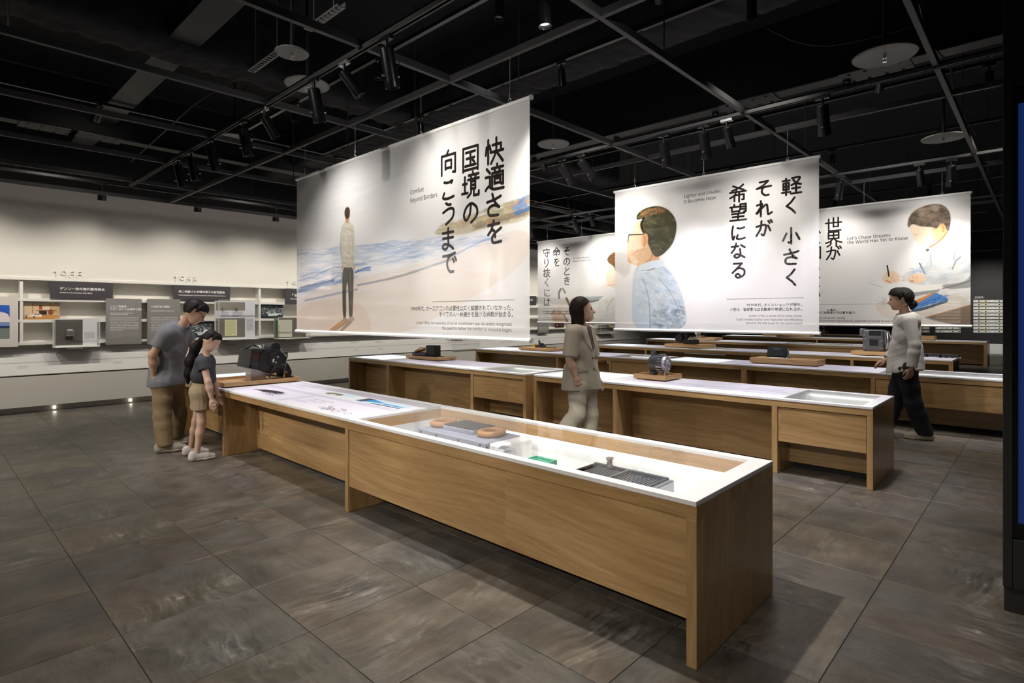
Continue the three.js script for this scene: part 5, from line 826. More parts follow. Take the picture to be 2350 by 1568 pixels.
const greyTex = (lines, en) => canvasTex(320, 480, (g, w, h) => {
  g.fillStyle = '#8b8886'; g.fillRect(0, 0, w, h); g.fillStyle = '#f3f2f0'; lines.forEach((l, i) => jline(g, l, 34, 82 + i * 30, 25, 0.12)); g.font = 'bold 13px sans-serif'; g.textAlign = 'left'; en.forEach((l, i) => g.fillText(l, 34, 96 + lines.length * 30 + i * 16));
  let s = 9; const q = () => { s = (s * 1103515245 + 12345) & 0x7fffffff; return s / 0x7fffffff; };
  for (let k = 0; k < 13; k++) { g.fillStyle = k > 8 ? '#b5b2b0' : '#d6d4d2'; const y = 196 + k * 17; for (let x = 34; x < 290 * (k === 8 || k === 12 ? 0.5 : 1); x += 9) if (q() > 0.08) g.fillRect(x, y, 6.5, k > 8 ? 4 : 7); }
});
boardPx('text_panel', 'grey text panel headed with the opening of overseas offices', 'panel', [243, 685], [325, 789], greyTex(['シカゴ営業所・', 'ロサンゼルス出張所を開設'], ['Opened Chicago Sales Office and', 'Los Angeles Branch Office']), WALLZ + 0.025, 0.015, M.grey);
boardPx('text_panel', 'grey text panel behind the leaning man', 'panel', [338, 686], [414, 788], greyTex(['IC研究室を開設'], ['Opened the IC Research Laboratory']), WALLZ + 0.025, 0.015, M.grey);
boardPx('text_panel', 'small grey text panel under the driver banner', 'panel', [1235, 741], [1259, 764], greyTex(['研究'], ['']), WALLZ + 0.025, 0.015, M.grey);
// framed picture at the left frame edge
const skyTex = canvasTex(256, 512, (g, w, h) => { g.fillStyle = '#2f63c4'; g.fillRect(0, 0, w, h); g.fillStyle = '#f1e4e6'; for (const [x, y, r] of [[40, 150, 70], [110, 120, 60], [180, 180, 70], [90, 210, 90], [220, 230, 60]]) { g.beginPath(); g.arc(x, y, r, 0, 6.3); g.fill(); } g.fillStyle = '#7f97c4'; g.fillRect(0, 260, w, 60); g.fillStyle = '#2b3f66'; g.fillRect(0, 316, w, 40); g.fillStyle = '#8a5f56'; g.fillRect(0, 356, 130, 100); g.fillStyle = '#7f8a86'; g.fillRect(130, 356, 126, 156); g.fillStyle = '#e3b51f'; g.fillRect(0, 460, 120, 40); });
{ const t = boardPx('picture_board', 'white board with a bright picture of sky and clouds at the frame edge', 'picture', [-60, 680], [42, 796], canvasTex(64, 64, (g, w, h) => { g.fillStyle = '#dcd6d0'; g.fillRect(0, 0, w, h); }), WALLZ + 0.05, 0.2, M.wallTrim); const a = onZ(-40, 700, WALLZ + 0.052), b = onZ(22, 777, WALLZ + 0.052); wpart('picture', quad4([a[0], a[1], a[2]], [b[0], a[1], a[2]], [b[0], b[1], a[2]], [a[0], b[1], a[2]]), printed(skyTex, 0.4), t, 'colour picture of clouds'); }
// photographs
const carTex = canvasTex(512, 256, (g, w, h) => {
  g.fillStyle = '#c9c6b8'; g.fillRect(0, 0, w, h); g.fillStyle = '#dcc09a'; g.fillRect(0, 16, 512, 150); g.fillStyle = '#c9a77c'; g.fillRect(380, 30, 132, 140); g.fillStyle = '#b9a48a'; g.fillRect(440, 0, 72, 40); g.fillStyle = '#9a5a38'; g.fillRect(122, 4, 10, 160); g.fillRect(370, 10, 8, 120); g.fillStyle = '#a9552f'; g.fillRect(216, 36, 46, 66); g.fillStyle = '#e6d3b4'; g.fillRect(262, 60, 110, 34); g.fillStyle = '#6b4228'; g.fillRect(176, 112, 290, 8); g.fillStyle = '#3a2417'; g.fillRect(216, 120, 110, 56); g.fillStyle = '#8a4d2a'; g.beginPath(); g.arc(380, 140, 40, 0, 6.3); g.fill(); g.fillStyle = '#c08a4c'; g.fillRect(0, 178, 512, 78); g.fillStyle = '#a97c48'; g.fillRect(0, 224, 512, 32);
  g.fillStyle = '#e9dcc8'; g.beginPath(); g.moveTo(2, 206); g.quadraticCurveTo(20, 180, 130, 172); g.quadraticCurveTo(160, 150, 220, 156); g.lineTo(258, 184); g.lineTo(250, 206); g.closePath(); g.fill(); g.fillStyle = '#4a4038'; g.fillRect(150, 162, 34, 12); g.fillRect(190, 162, 34, 12); g.beginPath(); g.arc(40, 208, 14, 0, 6.3); g.arc(146, 210, 14, 0, 6.3); g.fill(); g.fillStyle = '#7a6a58'; g.fillRect(20, 184, 60, 6);
});
boardPx('photo_print', 'colour photograph of a white car before a low building', 'photo', [54, 694], [137, 735], carTex, WALLZ - 0.06, 0.012, M.white);
const bwTex = (sd) => canvasTex(320, 200, (g, w, h) => { g.fillStyle = '#2f3a40'; g.fillRect(0, 0, w, h); let s = sd; const q = () => { s = (s * 1103515245 + 12345) & 0x7fffffff; return s / 0x7fffffff; }; for (let k = 0; k < 220; k++) { const v = Math.floor(60 + q() * 150); g.fillStyle = `rgb(${v},${v + 8},${v + 8})`; g.fillRect(q() * w, h * 0.08 + q() * h * 0.62, 6 + q() * 26, 3 + q() * 9); } g.fillStyle = '#cfd8d8'; g.beginPath(); g.moveTo(90, 130); g.lineTo(300, 122); g.lineTo(230, 160); g.lineTo(110, 165); g.fill(); g.fillStyle = '#141a1e'; g.fillRect(0, 172, w, 28); });
boardPx('photo_print', 'black and white workshop photograph left of the folder case', 'photo', [599, 699], [649, 731], bwTex(3), WALLZ - 0.06, 0.012, M.black);
boardPx('photo_print', 'black and white photograph between the leaning man and the girl', 'photo', [437, 737], [487, 776], bwTex(17), WALLZ - 0.04, 0.012, M.black);
boardPx('photo_print', 'dark red and black print below the driver banner', 'photo', [1274, 742], [1294, 753], canvasTex(64, 32, (g, w, h) => { g.fillStyle = '#5a1a1e'; g.fillRect(0, 0, w, h); g.fillStyle = '#151515'; g.fillRect(6, 4, 22, 24); g.fillRect(36, 6, 22, 20); g.fillStyle = '#cfcfcf'; g.fillRect(12, 8, 5, 10); g.fillRect(44, 10, 5, 8); }), WALLZ - 0.06, 0.012, M.black);
// acrylic show boxes standing on the caption desk
function showBox(label, p0, p1, depth, draw, inside) {
  const zb = WALLZ + 0.014, zf = zb + depth, a = onZ(...p0, zf), b = onZ(...p1, zf), x0 = a[0], x1 = b[0], y1 = a[1], y0 = b[1];
  const t = thing('show_box', label, 'show box', [(x0 + x1) / 2, y0, zb]);
  const W = 512, H = Math.round(512 * (y1 - y0) / (x1 - x0));
  wpart('back_board', cbox(x0, y0, zb - 0.012, x1, y1, zb, 0.001), M.white, t);
  wpart('back_print', quad4([x0, y1, zb + 0.0015], [x1, y1, zb + 0.0015], [x1, y0, zb + 0.0015], [x0, y0, zb + 0.0015]), printed(canvasTex(W, H, draw), 0.6), t);
  wpart('base', cbox(x0 - 0.003, y0 - 0.012, zb - 0.012, x1 + 0.003, y0, zf + 0.003, 0.001), M.wallTrim, t);
  const cover = [quad4([x0, y1, zf], [x1, y1, zf], [x1, y0, zf], [x0, y0, zf]), quad4([x0, y1, zb], [x0, y1, zf], [x0, y0, zf], [x0, y0, zb]), quad4([x1, y1, zf], [x1, y1, zb], [x1, y0, zb], [x1, y0, zf]), quad4([x0, y1, zb], [x1, y1, zb], [x1, y1, zf], [x0, y1, zf])];
  wpart('acrylic_cover', cover, M.acrylic, t, 'clear acrylic cover');
  const e = 0.004; wpart('cover_edges', [cbox(x0 - e, y0, zf - e, x0 + e, y1, zf + e, 0.001), cbox(x1 - e, y0, zf - e, x1 + e, y1, zf + e, 0.001), cbox(x0, y1 - e, zf - e, x1, y1 + e, zf + e, 0.001)], mat(lin(0.7, 0.72, 0.72), 0.2), t);
  inside?.(t, x0, x1, y0, y1, zb, zf);
  // bracket down to the desk
  wpart('bracket', cbox((x0 + x1) / 2 - 0.1, y0 - 0.05, Z0 + 0.02, (x0 + x1) / 2 + 0.1, y0 - 0.012, zb - 0.002, 0.001), M.wallTrim, t);
  return t;
}
const textBlock = (g, x, y, w, n, col = '#8d8a96', step = 9) => { g.fillStyle = col; for (let k = 0; k < n; k++) g.fillRect(x, y + k * step, w * (k === n - 1 ? 0.6 : 1), 3.5); };
showBox('acrylic show box with a small white-topped relay on dark grey', [126, 732], [229, 794], 0.2, (g, w, h) => { g.fillStyle = '#e4e3e8'; g.fillRect(0, 0, w, h); g.fillStyle = '#5b5750'; g.fillRect(14, 14, w * 0.64, h - 28); textBlock(g, w * 0.7, h * 0.5, w * 0.25, 12); }, (t, x0, x1, y0, y1, zb) => { const x = x0 + (x1 - x0) * 0.37, y = y0 + 0.16; const r = wpart('relay', cbox(x - 0.05, y, zb + 0.004, x + 0.05, y + 0.09, zb + 0.07, 0.004), M.alu, t, 'small metal relay'); wpart('relay_cap', cbox(x - 0.03, y + 0.09, zb + 0.01, x + 0.03, y + 0.105, zb + 0.06, 0.003), M.white, t); wpart('relay_feet', [cbox(x - 0.04, y - 0.05, zb + 0.004, x - 0.025, y, zb + 0.03, 0.002), cbox(x + 0.02, y - 0.05, zb + 0.004, x + 0.035, y, zb + 0.03, 0.002)], M.rubber, t); });
showBox('tall acrylic show box with a yellowed letter and two tiny parts', [502, 689], [595, 777], 0.2, (g, w, h) => { g.fillStyle = '#dcdce4'; g.fillRect(0, 0, w, h); g.fillStyle = '#8a8378'; g.fillRect(12, 20, w * 0.72, h * 0.22); g.fillStyle = '#78726a'; g.fillRect(12, h * 0.46, w * 0.72, h * 0.5); textBlock(g, 70, h * 0.29, 100, 8); textBlock(g, 220, h * 0.29, 130, 8); textBlock(g, w * 0.78, h * 0.48, w * 0.17, 18); }, (t, x0, x1, y0, y1, zb) => {
  const w = x1 - x0, h = y1 - y0, lx0 = x0 + w * 0.24, lx1 = x0 + w * 0.54, ly0 = y0 + h * 0.08, ly1 = y0 + h * 0.5;
  wpart('letter', quad4([lx0, ly1, zb + 0.006], [lx1, ly1, zb + 0.006], [lx1, ly0, zb + 0.006], [lx0, ly0, zb + 0.006]), printed(canvasTex(128, 200, (g, W, H) => { g.fillStyle = '#dfdcae'; g.fillRect(0, 0, W, H); textBlock(g, 12, 14, 100, 15, '#9a9878', 12); }), 0.8), t, 'yellowed typed letter');
  for (const f of [0.19, 0.52]) wpart('small_part', [cyl(0.018, 0.014, [x0 + w * f, y0 + h * 0.8, zb + 0.004], [x0 + w * f, y0 + h * 0.8, zb + 0.04], 12), cbox(x0 + w * f - 0.02, y0 + h * 0.755, zb + 0.003, x0 + w * f + 0.02, y0 + h * 0.78, zb + 0.02, 0.002)], M.steel, t, 'tiny metal part');
});
showBox('acrylic show box with a green-edged paper folder', [639, 729], [712, 775], 0.2, (g, w, h) => { g.fillStyle = '#6f6a62'; g.fillRect(0, 0, w, h); }, (t, x0, x1, y0, y1, zb) => {
  const h = y1 - y0; wpart('folder', cbox(x0 + 0.07, y0 + 0.02, zb + 0.004, x0 + 0.36, y1 - 0.05, zb + 0.03, 0.003), mat(lin(0.62, 0.62, 0.5), 0.7), t, 'cream paper folder'); wpart('folder_spine', cbox(x0 + 0.05, y0 + 0.015, zb + 0.004, x0 + 0.075, y1 - 0.045, zb + 0.032, 0.003), mat(lin(0.02, 0.22, 0.06), 0.5), t, 'green folder edge'); wpart('divider', cbox(x0 + 0.077, y0 + 0.03, zb + 0.03, x0 + 0.095, y1 - 0.13, zb + 0.033, 0.001), mat(lin(0.7, 0.35, 0.14), 0.6), t);
});
showBox('acrylic show box with a thin yellow-tipped rod below the driver banner', [1379, 742], [1411, 764], 0.2, (g, w, h) => { g.fillStyle = '#d9d8d6'; g.fillRect(0, 0, w, h); g.fillStyle = '#8a8781'; g.fillRect(0, h * 0.5, w, h * 0.5); }, (t, x0, x1, y0, y1, zb) => { wpart('rod', cyl(0.02, 0.02, [x0 + 0.1, y1 - 0.1, zb + 0.05], [x1 - 0.2, y1 - 0.1, zb + 0.05], 10), M.plasticBlack, t); wpart('rod_tip', cyl(0.03, 0.03, [x1 - 0.2, y1 - 0.1, zb + 0.05], [x1 - 0.06, y1 - 0.1, zb + 0.05], 12), mat(lin(0.7, 0.5, 0.03), 0.4), t, 'yellow rod tip'); });
showBox('low acrylic show box under the right half of the beach banner', [1040, 768], [1100, 800], 0.2, (g, w, h) => { g.fillStyle = '#cfcdca'; g.fillRect(0, 0, w, h); g.fillStyle = '#7b766e'; g.fillRect(60, 20, 220, h - 60); });
boardPx('monitor_panel', 'brown display panel faintly visible through the beach banner', 'panel', [906, 704], [966, 754], canvasTex(128, 128, (g, w, h) => { g.fillStyle = '#6d5a50'; g.fillRect(0, 0, w, h); g.fillStyle = '#f0f0f0'; for (const y of [20, 50, 84, 104]) g.fillRect(76, y, 18, 5); }), WALLZ + 0.03, 0.03, M.signDark);

// ---------------------------------------------------------------- black far wall: rows of small white cards
{
  const xw = X1 - 0.004, cardMat = [0, 1, 2].map((k) => printed(canvasTex(96, 40, (g, w, h) => { g.fillStyle = k === 1 ? '#e9e6c9' : '#e8e6e0'; g.fillRect(0, 0, w, h); g.fillStyle = '#9a9790'; g.fillRect(6, 8, 34, 4); g.fillRect(6, 18, 26, 3); g.fillStyle = '#222'; if (k !== 2) g.fillRect(64, 10, 22, 18); }), 0.6));
  const proto = (() => { const m = new THREE.Mesh(join([cbox(-0.012, -0.047, -0.105, 0, 0.047, 0.105, 0.002)]), M.white); const f = new THREE.Mesh(quad4([-0.0135, 0.046, -0.104], [-0.0135, 0.046, 0.104], [-0.0135, -0.046, 0.104], [-0.0135, -0.046, -0.104]), cardMat[0]); return [m.geometry, f.geometry]; })();
  let n = 0;
  const card = (px, py, sc) => {
    const p = onX(px, py, xw), o = new THREE.Mesh(proto[0], M.white); o.name = numbered('info_card'); o.position.set(...p); o.scale.set(1, sc, sc); scene.add(o);
    tag(o, 'small white caption card in the rows on the black far wall', 'card', 'white cards on the black far wall');
    const f = new THREE.Mesh(proto[1], cardMat[(n * 7 + Math.floor(n / 5)) % 3]); f.name = 'print'; o.add(f); n++;
  };
  const rows = Array.from({ length: 10 }, (_, i) => 691.5 + i * 7.72);
  for (const y of rows) { for (const x of [2242, 2257.5, 2273, 2289, 2304]) card(x, y, 1); }
  for (const y of rows) for (const x of [2154, 2168.5, 2182.5, 2197]) card(x, y + 0.6 - (y - 726) * 0.02, 0.93);
  for (const y of rows) for (const x of [2100, 2113, 2126.5]) card(x, y + 1 - (y - 726) * 0.03, 0.88);
  const p = onX(2236, 685.5, xw), t = thing('year_lettering', 'small white lettering 2000 above the rows of cards', 'lettering', [xw, p[1], p[2]]);
  const g = new TextGeometry('2000-', { font, size: 0.085, depth: 0.004, curveSegments: 4, bevelEnabled: false }); g.rotateY(-Math.PI / 2); part('letters', g, M.white, t);
}
// low pale plinth at the foot of the black wall, right end
solo('wall_plinth', cbox(X1 - 0.55, 0.001, -1.75, X1 - 0.002, 0.35, 1.6, 0.004), M.white, 'low white plinth at the foot of the black far wall', 'plinth');
// dark pillar with a blue screen at the right frame edge
{
  const px = 3.667, t = thing('display_pillar', 'black pillar with an upright blue screen at the right frame edge', 'pillar', [px + 0.25, 0, 0.9]);
  wpart('body', cbox(px + 0.03, 0.12, -0.154, px + 0.6, 3.6, 2.2, 0.003), M.black, t);
  wpart('plinth', cbox(px + 0.012, 0.001, -0.15, px + 0.6, 0.12, 2.2, 0.002), mat(lin(0.012, 0.009, 0.007), 0.5), t);
  wpart('frame', [cbox(px, 0.12, -0.154, px + 0.03, 3.6, -0.116, 0.003), cbox(px, 2.56, -0.116, px + 0.03, 3.6, 1.1, 0.002), cbox(px, 0.12, -0.116, px + 0.03, 0.36, 1.1, 0.002), cbox(px, 0.36, 1.02, px + 0.03, 2.56, 1.1, 0.002)], M.black, t);
  const y0 = 0.437, y1 = 2.478, z0 = -0.098;
  wpart('screen', quad4([px + 0.026, y1, z0], [px + 0.026, y1, 1.02], [px + 0.026, y0, 1.02], [px + 0.026, y0, z0]), emit(0.006, 0.02, 0.09, 0.9), t, 'blue lit screen');
  const l = new THREE.RectAreaLight(lin(0.05, 0.2, 1), 0.06, 1.1, y1 - y0); l.position.set(px + 0.02 - t.position.x, (y0 + y1) / 2, 0.46 - 0.9); l.rotation.y = Math.PI / 2; t.add(l);
}
// ---------------------------------------------------------------- exhibits on and in the tables
const zAt = (px, x) => onX(px, HORIZON, x)[2];
const trayWood = M.oakPale;
function tray(label, x0, x1, z0, z1, h = 0.045, walled = true) {
  const t = thing('wooden_tray', label, 'tray', [(x0 + x1) / 2, TOP, (z0 + z1) / 2]), y = TOP + 0.012, w = 0.014;
  wpart('feet', [box(x0 + 0.03, TOP, z0 + 0.03, x1 - 0.03, TOP + 0.012, z1 - 0.03)], mat(lin(0.2, 0.12, 0.05), 0.7), t);
  wpart('base', cbox(x0 + w, y, z0 + w, x1 - w, y + (walled ? 0.012 : h - 0.004), z1 - w, 0.001), trayWood, t);
  wpart('rim', [cbox(x0, y, z0, x0 + w, y + h, z1, 0.0015, 'z'), cbox(x1 - w, y, z0, x1, y + h, z1, 0.0015, 'z'), cbox(x0 + w, y, z0, x1 - w, y + h, z0 + w, 0.0015, 'x'), cbox(x0 + w, y, z1 - w, x1 - w, y + h, z1, 0.0015, 'x')], trayWood, t);
  return y + (walled ? 0.012 : h - 0.004);
}
function prism(pts, z0, z1, bevel = 0.004) { // outline in x, y extruded along z
  const s = new THREE.Shape(pts.map(([x, y]) => new THREE.Vector2(x, y)));
  const g = new THREE.ExtrudeGeometry(s, { depth: Math.abs(z1 - z0) - 2 * bevel, bevelEnabled: true, bevelThickness: bevel, bevelSize: bevel, bevelOffset: -bevel, bevelSegments: 2, curveSegments: 6 });
  return g.translate(0, 0, Math.min(z0, z1) + bevel);
}
// --- A: black car air conditioner on a steel block
{
  const yb = tray('broad flat wooden tray under the black air conditioner', 2.21, 3.03, -6.78, -6.16, 0.042);
  const zc = -6.44, q = (px, py) => { const p = onZ(px, py, zc); return [p[0], p[1]]; };
  const caption = thing('caption_card', 'dark caption card lying in the tray of the black air conditioner', 'card', [2.5, yb, -6.3]); part('card', cbox(-0.16, 0, -0.09, 0.1, 0.006, 0.09, 0.001), mat(lin(0.13, 0.11, 0.12), 0.5), caption);
  const blk = thing('steel_block', 'square steel block carrying the black air conditioner', 'block', [q(586, 860)[0], yb, zc]);
  const bt = q(586, 848)[1] - yb + 0.02; part('block', cbox(-0.078, 0, -0.075, 0.085, bt, 0.075, 0.002), M.steel, blk);
  const t = thing('air_conditioner', 'black old car air conditioner with a brown core tilted on a steel block', 'air conditioner', [q(610, 850)[0], yb + bt, zc]);
  const b0 = zc - 0.15, b1 = zc + 0.13;
  wpart('housing', [prism([q(590, 800), q(617, 799), q(634, 803), q(640, 808), q(646, 829), q(638, 848), q(612, 857), q(586, 849), q(585, 832)], b0, b1, 0.012)], M.plasticBlack, t);
  wpart('side_cover', prism([q(606, 812), q(622, 806), q(641, 829), q(636, 846), q(618, 842), q(604, 832)], b1 - 0.01, b1 + 0.022, 0.006), M.plasticBlack, t);
  wpart('inlet_frame', [prism([q(564.5, 800), q(592.5, 801.5), q(591, 807), q(565.5, 806)], b0 - 0.02, b1 + 0.03, 0.004), prism([q(558, 836), q(584, 840), q(582, 848), q(557.5, 843)], b0 - 0.02, b1 + 0.03, 0.004), prism([q(564.5, 800), q(569, 800.5), q(562.5, 843), q(557.5, 843)], b0 - 0.02, b1 + 0.03, 0.004), prism([q(588, 801), q(593, 801.5), q(583.5, 848), q(579, 847)], b0 - 0.02, b1 + 0.03, 0.004)], M.plasticBlack, t);
  wpart('core', prism([q(567, 805), q(589, 806.5), q(584, 831), q(563, 830)], b0, b1 + 0.012, 0.002), mat(lin(0.05, 0.018, 0.008), 0.6), t, 'dark brown heat exchanger core');
  wpart('inlet_flap', prism([q(563, 830), q(583.5, 831), q(581, 842), q(560.5, 839)], b0, b1 + 0.02, 0.002), mat(lin(0.04, 0.04, 0.042), 0.5), t);
  wpart('bracket', prism([q(634, 830), q(645, 829), q(652, 838), q(657.5, 851), q(655, 865), q(640, 862), q(636, 848)], zc - 0.06, b1 + 0.01, 0.003), mat(lin(0.012, 0.013, 0.013), 0.5), t);
  wpart('upper_bracket', prism([q(629, 805), q(648.5, 808), q(649, 816), q(645, 832), q(640, 828)], zc - 0.05, b1 + 0.004, 0.003), M.plasticBlack, t);
  wpart('motor_cap', [cyl(0.05, 0.055, [q(624, 798)[0], q(624, 797)[1], b0 + 0.05], [q(624, 798)[0], q(624, 797)[1], b1 - 0.03], 16)], M.plasticBlack, t);
  wpart('top_hose', tube([[...q(559, 800), zc + 0.05], [...q(566, 795), zc + 0.06], [...q(578, 793), zc + 0.06], [...q(590, 797), zc + 0.05]], 0.007, 24, 6), M.rubber, t); wpart('hose_tip', tube([[...q(556.5, 801.5), zc + 0.05], [...q(562, 798), zc + 0.055], [...q(569, 795), zc + 0.06]], 0.012, 10, 7), M.rubber, t);
  for (const [a, b] of [[[580, 791], [583, 797]], [[597, 792], [600, 797]]]) wpart('wire_stub', tube([[...q(...a), zc + 0.03], [...q((a[0] + b[0]) / 2 + 1, (a[1] + b[1]) / 2 - 1), zc + 0.03], [...q(...b), zc + 0.03]], 0.007, 8, 6), M.rubber, t);
  wpart('drain_hose', tube([[...q(621, 839), b1 + 0.03], [...q(613, 846), b1 + 0.035], [...q(607, 856), b1 + 0.03], [...q(604, 863), b1 + 0.03]], 0.012, 20, 8), M.rubber, t);
  wpart('pipe', tube([[...q(632, 805), b1 + 0.012], [...q(638, 809), b1 + 0.014], [...q(642, 812), b1 + 0.012]], 0.005, 10, 6), M.alu, t);
  for (const p of [[624, 818], [619, 830], [642, 814]]) wpart('bolt', [cyl(0.014, 0.014, [...q(...p), b1 + 0.012], [...q(...p), b1 + 0.03], 12), cyl(0.007, 0.007, [...q(...p), b1 + 0.03], [...q(...p), b1 + 0.04], 6)], M.steel, t);
  for (const p of [[635, 838], [638, 834], [634, 834]]) wpart('rivet', cyl(0.005, 0.005, [...q(...p), b1 + 0.015], [...q(...p), b1 + 0.027], 8), M.alu, t);
  wpart('rating_label', [prism([q(613, 822), q(616.5, 822.5), q(614.5, 830), q(611.5, 829)], b1 + 0.022, b1 + 0.025, 0.0005)], M.white, t, 'small white rating label');
  wpart('rod', [tube([[...q(645, 822), b1 + 0.02], [...q(640, 842), b1 + 0.03], [...q(637, 860), b1 + 0.03], [...q(637, 868.5), b1 + 0.03]], 0.003, 14, 6)], M.steel, t); wpart('brass_fitting', [cyl(0.01, 0.012, [...q(637, 864), b1 + 0.03], [...q(637.5, 857), b1 + 0.03], 8), cyl(0.008, 0.008, [...q(646, 820), b1 + 0.01], [...q(646.5, 812), b1 + 0.01], 8), cyl(0.013, 0.013, [...q(643.5, 852), b1 + 0.01], [...q(643.5, 852), b1 + 0.022], 12)], M.brass, t, 'brass fittings');
  wpart('base_plate', prism([q(604, 858), q(659, 864), q(658, 866.5), q(604, 861)], zc - 0.1, b1, 0.001), mat(lin(0.02, 0.02, 0.02), 0.4), t);
}
// --- A, glass case: grey heater, green caption, radiator
{
  const fl = TOP - 0.33, hx0 = 2.615, hx1 = 2.95, hz0 = -3.44, hz1 = -2.7, hy = 0.6;
  const t = thing('heater_unit', 'grey-blue box heater with two brown duct rings in the glass case', 'heater', [(hx0 + hx1) / 2, fl, (hz0 + hz1) / 2]);
  const gb = mat(lin(0.27, 0.29, 0.36), 0.45), dm = mat(lin(0.36, 0.18, 0.065), 0.6), mesh = mat(lin(0.12, 0.12, 0.125), 0.5, { metalness: 0.5 });
  wpart('body', cbox(hx0, fl, hz0, hx1, hy, hz1, 0.006), gb, t); wpart('lid_seam', cbox(hx0 - 0.003, hy - 0.012, hz0 - 0.003, hx1 + 0.003, hy - 0.008, hz1 + 0.003, 0.001), gb, t);
  for (const z of [-3.36, -2.84]) { const r = new THREE.TorusGeometry(0.07, 0.022, 12, 28); r.rotateX(Math.PI / 2); r.scale(1.25, 1.05, 1); r.translate((hx0 + hx1) / 2 + 0.02, hy + 0.022, z); wpart('duct_ring', r, dm, t, 'brown duct ring'); wpart('duct_hole', cyl(0.072, 0.072, [(hx0 + hx1) / 2 + 0.02, hy + 0.001, z], [(hx0 + hx1) / 2 + 0.02, hy + 0.012, z], 24).scale(1, 1, 1), M.rubber, t); }
  wpart('grille_box', cbox(hx0 + 0.1, hy, -3.27, hx1, hy + 0.03, -2.94, 0.003), gb, t);
  const bars = []; for (let k = 0; k < 20; k++) bars.push(cbox(hx0 + 0.105, hy + 0.03, -3.265 + k * 0.0162, hx1 - 0.005, hy + 0.036, -3.258 + k * 0.0162, 0.0005)); for (let k = 0; k < 11; k++) bars.push(cbox(hx0 + 0.11 + k * 0.02, hy + 0.034, -3.265, hx0 + 0.116 + k * 0.02, hy + 0.04, -2.945, 0.0005));
  wpart('grille', bars, mesh, t, 'dark grille');
  for (const z of [-3.4, -3.22, -2.98, -2.76]) wpart('screw', cyl(0.008, 0.008, [hx0 - 0.004, hy - 0.025, z], [hx0 + 0.002, hy - 0.025, z], 8), M.steelDark, t);
  wpart('end_housing', [cbox(hx0 + 0.02, fl + 0.02, hz1, hx1 + 0.02, hy - 0.005, hz1 + 0.1, 0.012)], M.white, t, 'white end housing'); wpart('motor', [cyl(0.075, 0.075, [hx0 + 0.05, hy - 0.085, hz1 + 0.1], [hx0 + 0.05, hy - 0.085, hz1 + 0.16], 24), cyl(0.05, 0.05, [hx0 + 0.05, hy - 0.085, hz1 + 0.16], [hx0 + 0.05, hy - 0.085, hz1 + 0.185], 20)], M.alu, t, 'round motor'); wpart('cable', tube([[hx0 - 0.005, hy - 0.02, hz1 + 0.01], [hx0 - 0.015, hy - 0.08, hz1 + 0.02], [hx0 - 0.01, fl + 0.06, hz1 + 0.03], [hx0 + 0.01, fl + 0.03, hz1 + 0.06]], 0.006, 16, 6), M.rubber, t);
  const c = thing('caption_card', 'small green caption card between the heater and the radiator', 'card', [2.565, fl, -2.17]);
  const ct = canvasTex(256, 96, (g, w, h) => { g.fillStyle = '#3fae86'; g.fillRect(0, 0, w, h); g.fillStyle = '#14382c'; for (let k = 0; k < 12; k++) g.fillRect(14 + k * 19, 30, 13, 34); g.fillStyle = '#3fae86'; for (let k = 0; k < 12; k++) g.fillRect(17 + k * 19, 38 + (k % 3) * 6, 7, 8); });
  part('block', cbox(-0.04, 0, -0.08, 0.04, 0.236, 0.08, 0.002), mat(lin(0.05, 0.3, 0.2), 0.5), c); { const g = topQuad(-0.039, 0.039, -0.079, 0.079, 0.2365); part('print', g, printed(ct, 0.5), c, 'green caption print'); }
  const rx0 = 2.5, rx1 = 2.71, rz0 = -1.89, rz1 = -1.43, ry = 0.598;
  const r = thing('radiator', 'black finned radiator with a chrome filler neck in the glass case', 'radiator', [(rx0 + rx1) / 2, fl, (rz0 + rz1) / 2]), rb = mat(lin(0.03, 0.034, 0.04), 0.35, { metalness: 0.4 });
  wpart('frame', [cbox(rx0, ry - 0.05, rz0, rx0 + 0.018, ry, rz1, 0.002), cbox(rx1 - 0.018, ry - 0.05, rz0, rx1, ry + 0.004, rz1, 0.002), cbox(rx0, ry - 0.05, rz0, rx1, ry, rz0 + 0.02, 0.002), cbox(rx0, ry - 0.05, rz1 - 0.02, rx1, ry, rz1, 0.002)], rb, r);
  wpart('middle_bar', cbox(rx0, ry - 0.01, -1.675, rx1, ry + 0.002, -1.663, 0.001), M.alu, r);
  wpart('core', cbox(rx0 + 0.018, ry - 0.055, rz0 + 0.02, rx1 - 0.018, ry - 0.03, rz1 - 0.02, 0.001), rb, r);
  const fins = []; for (let k = 0; k < 26; k++) { const z = rz0 + 0.03 + k * 0.0162; fins.push(cbox(rx0 + 0.02, ry - 0.03, z, rx1 - 0.02, ry - 0.012, z + 0.006, 0.0005)); } wpart('fins', fins, M.alu, r, 'bright fins');
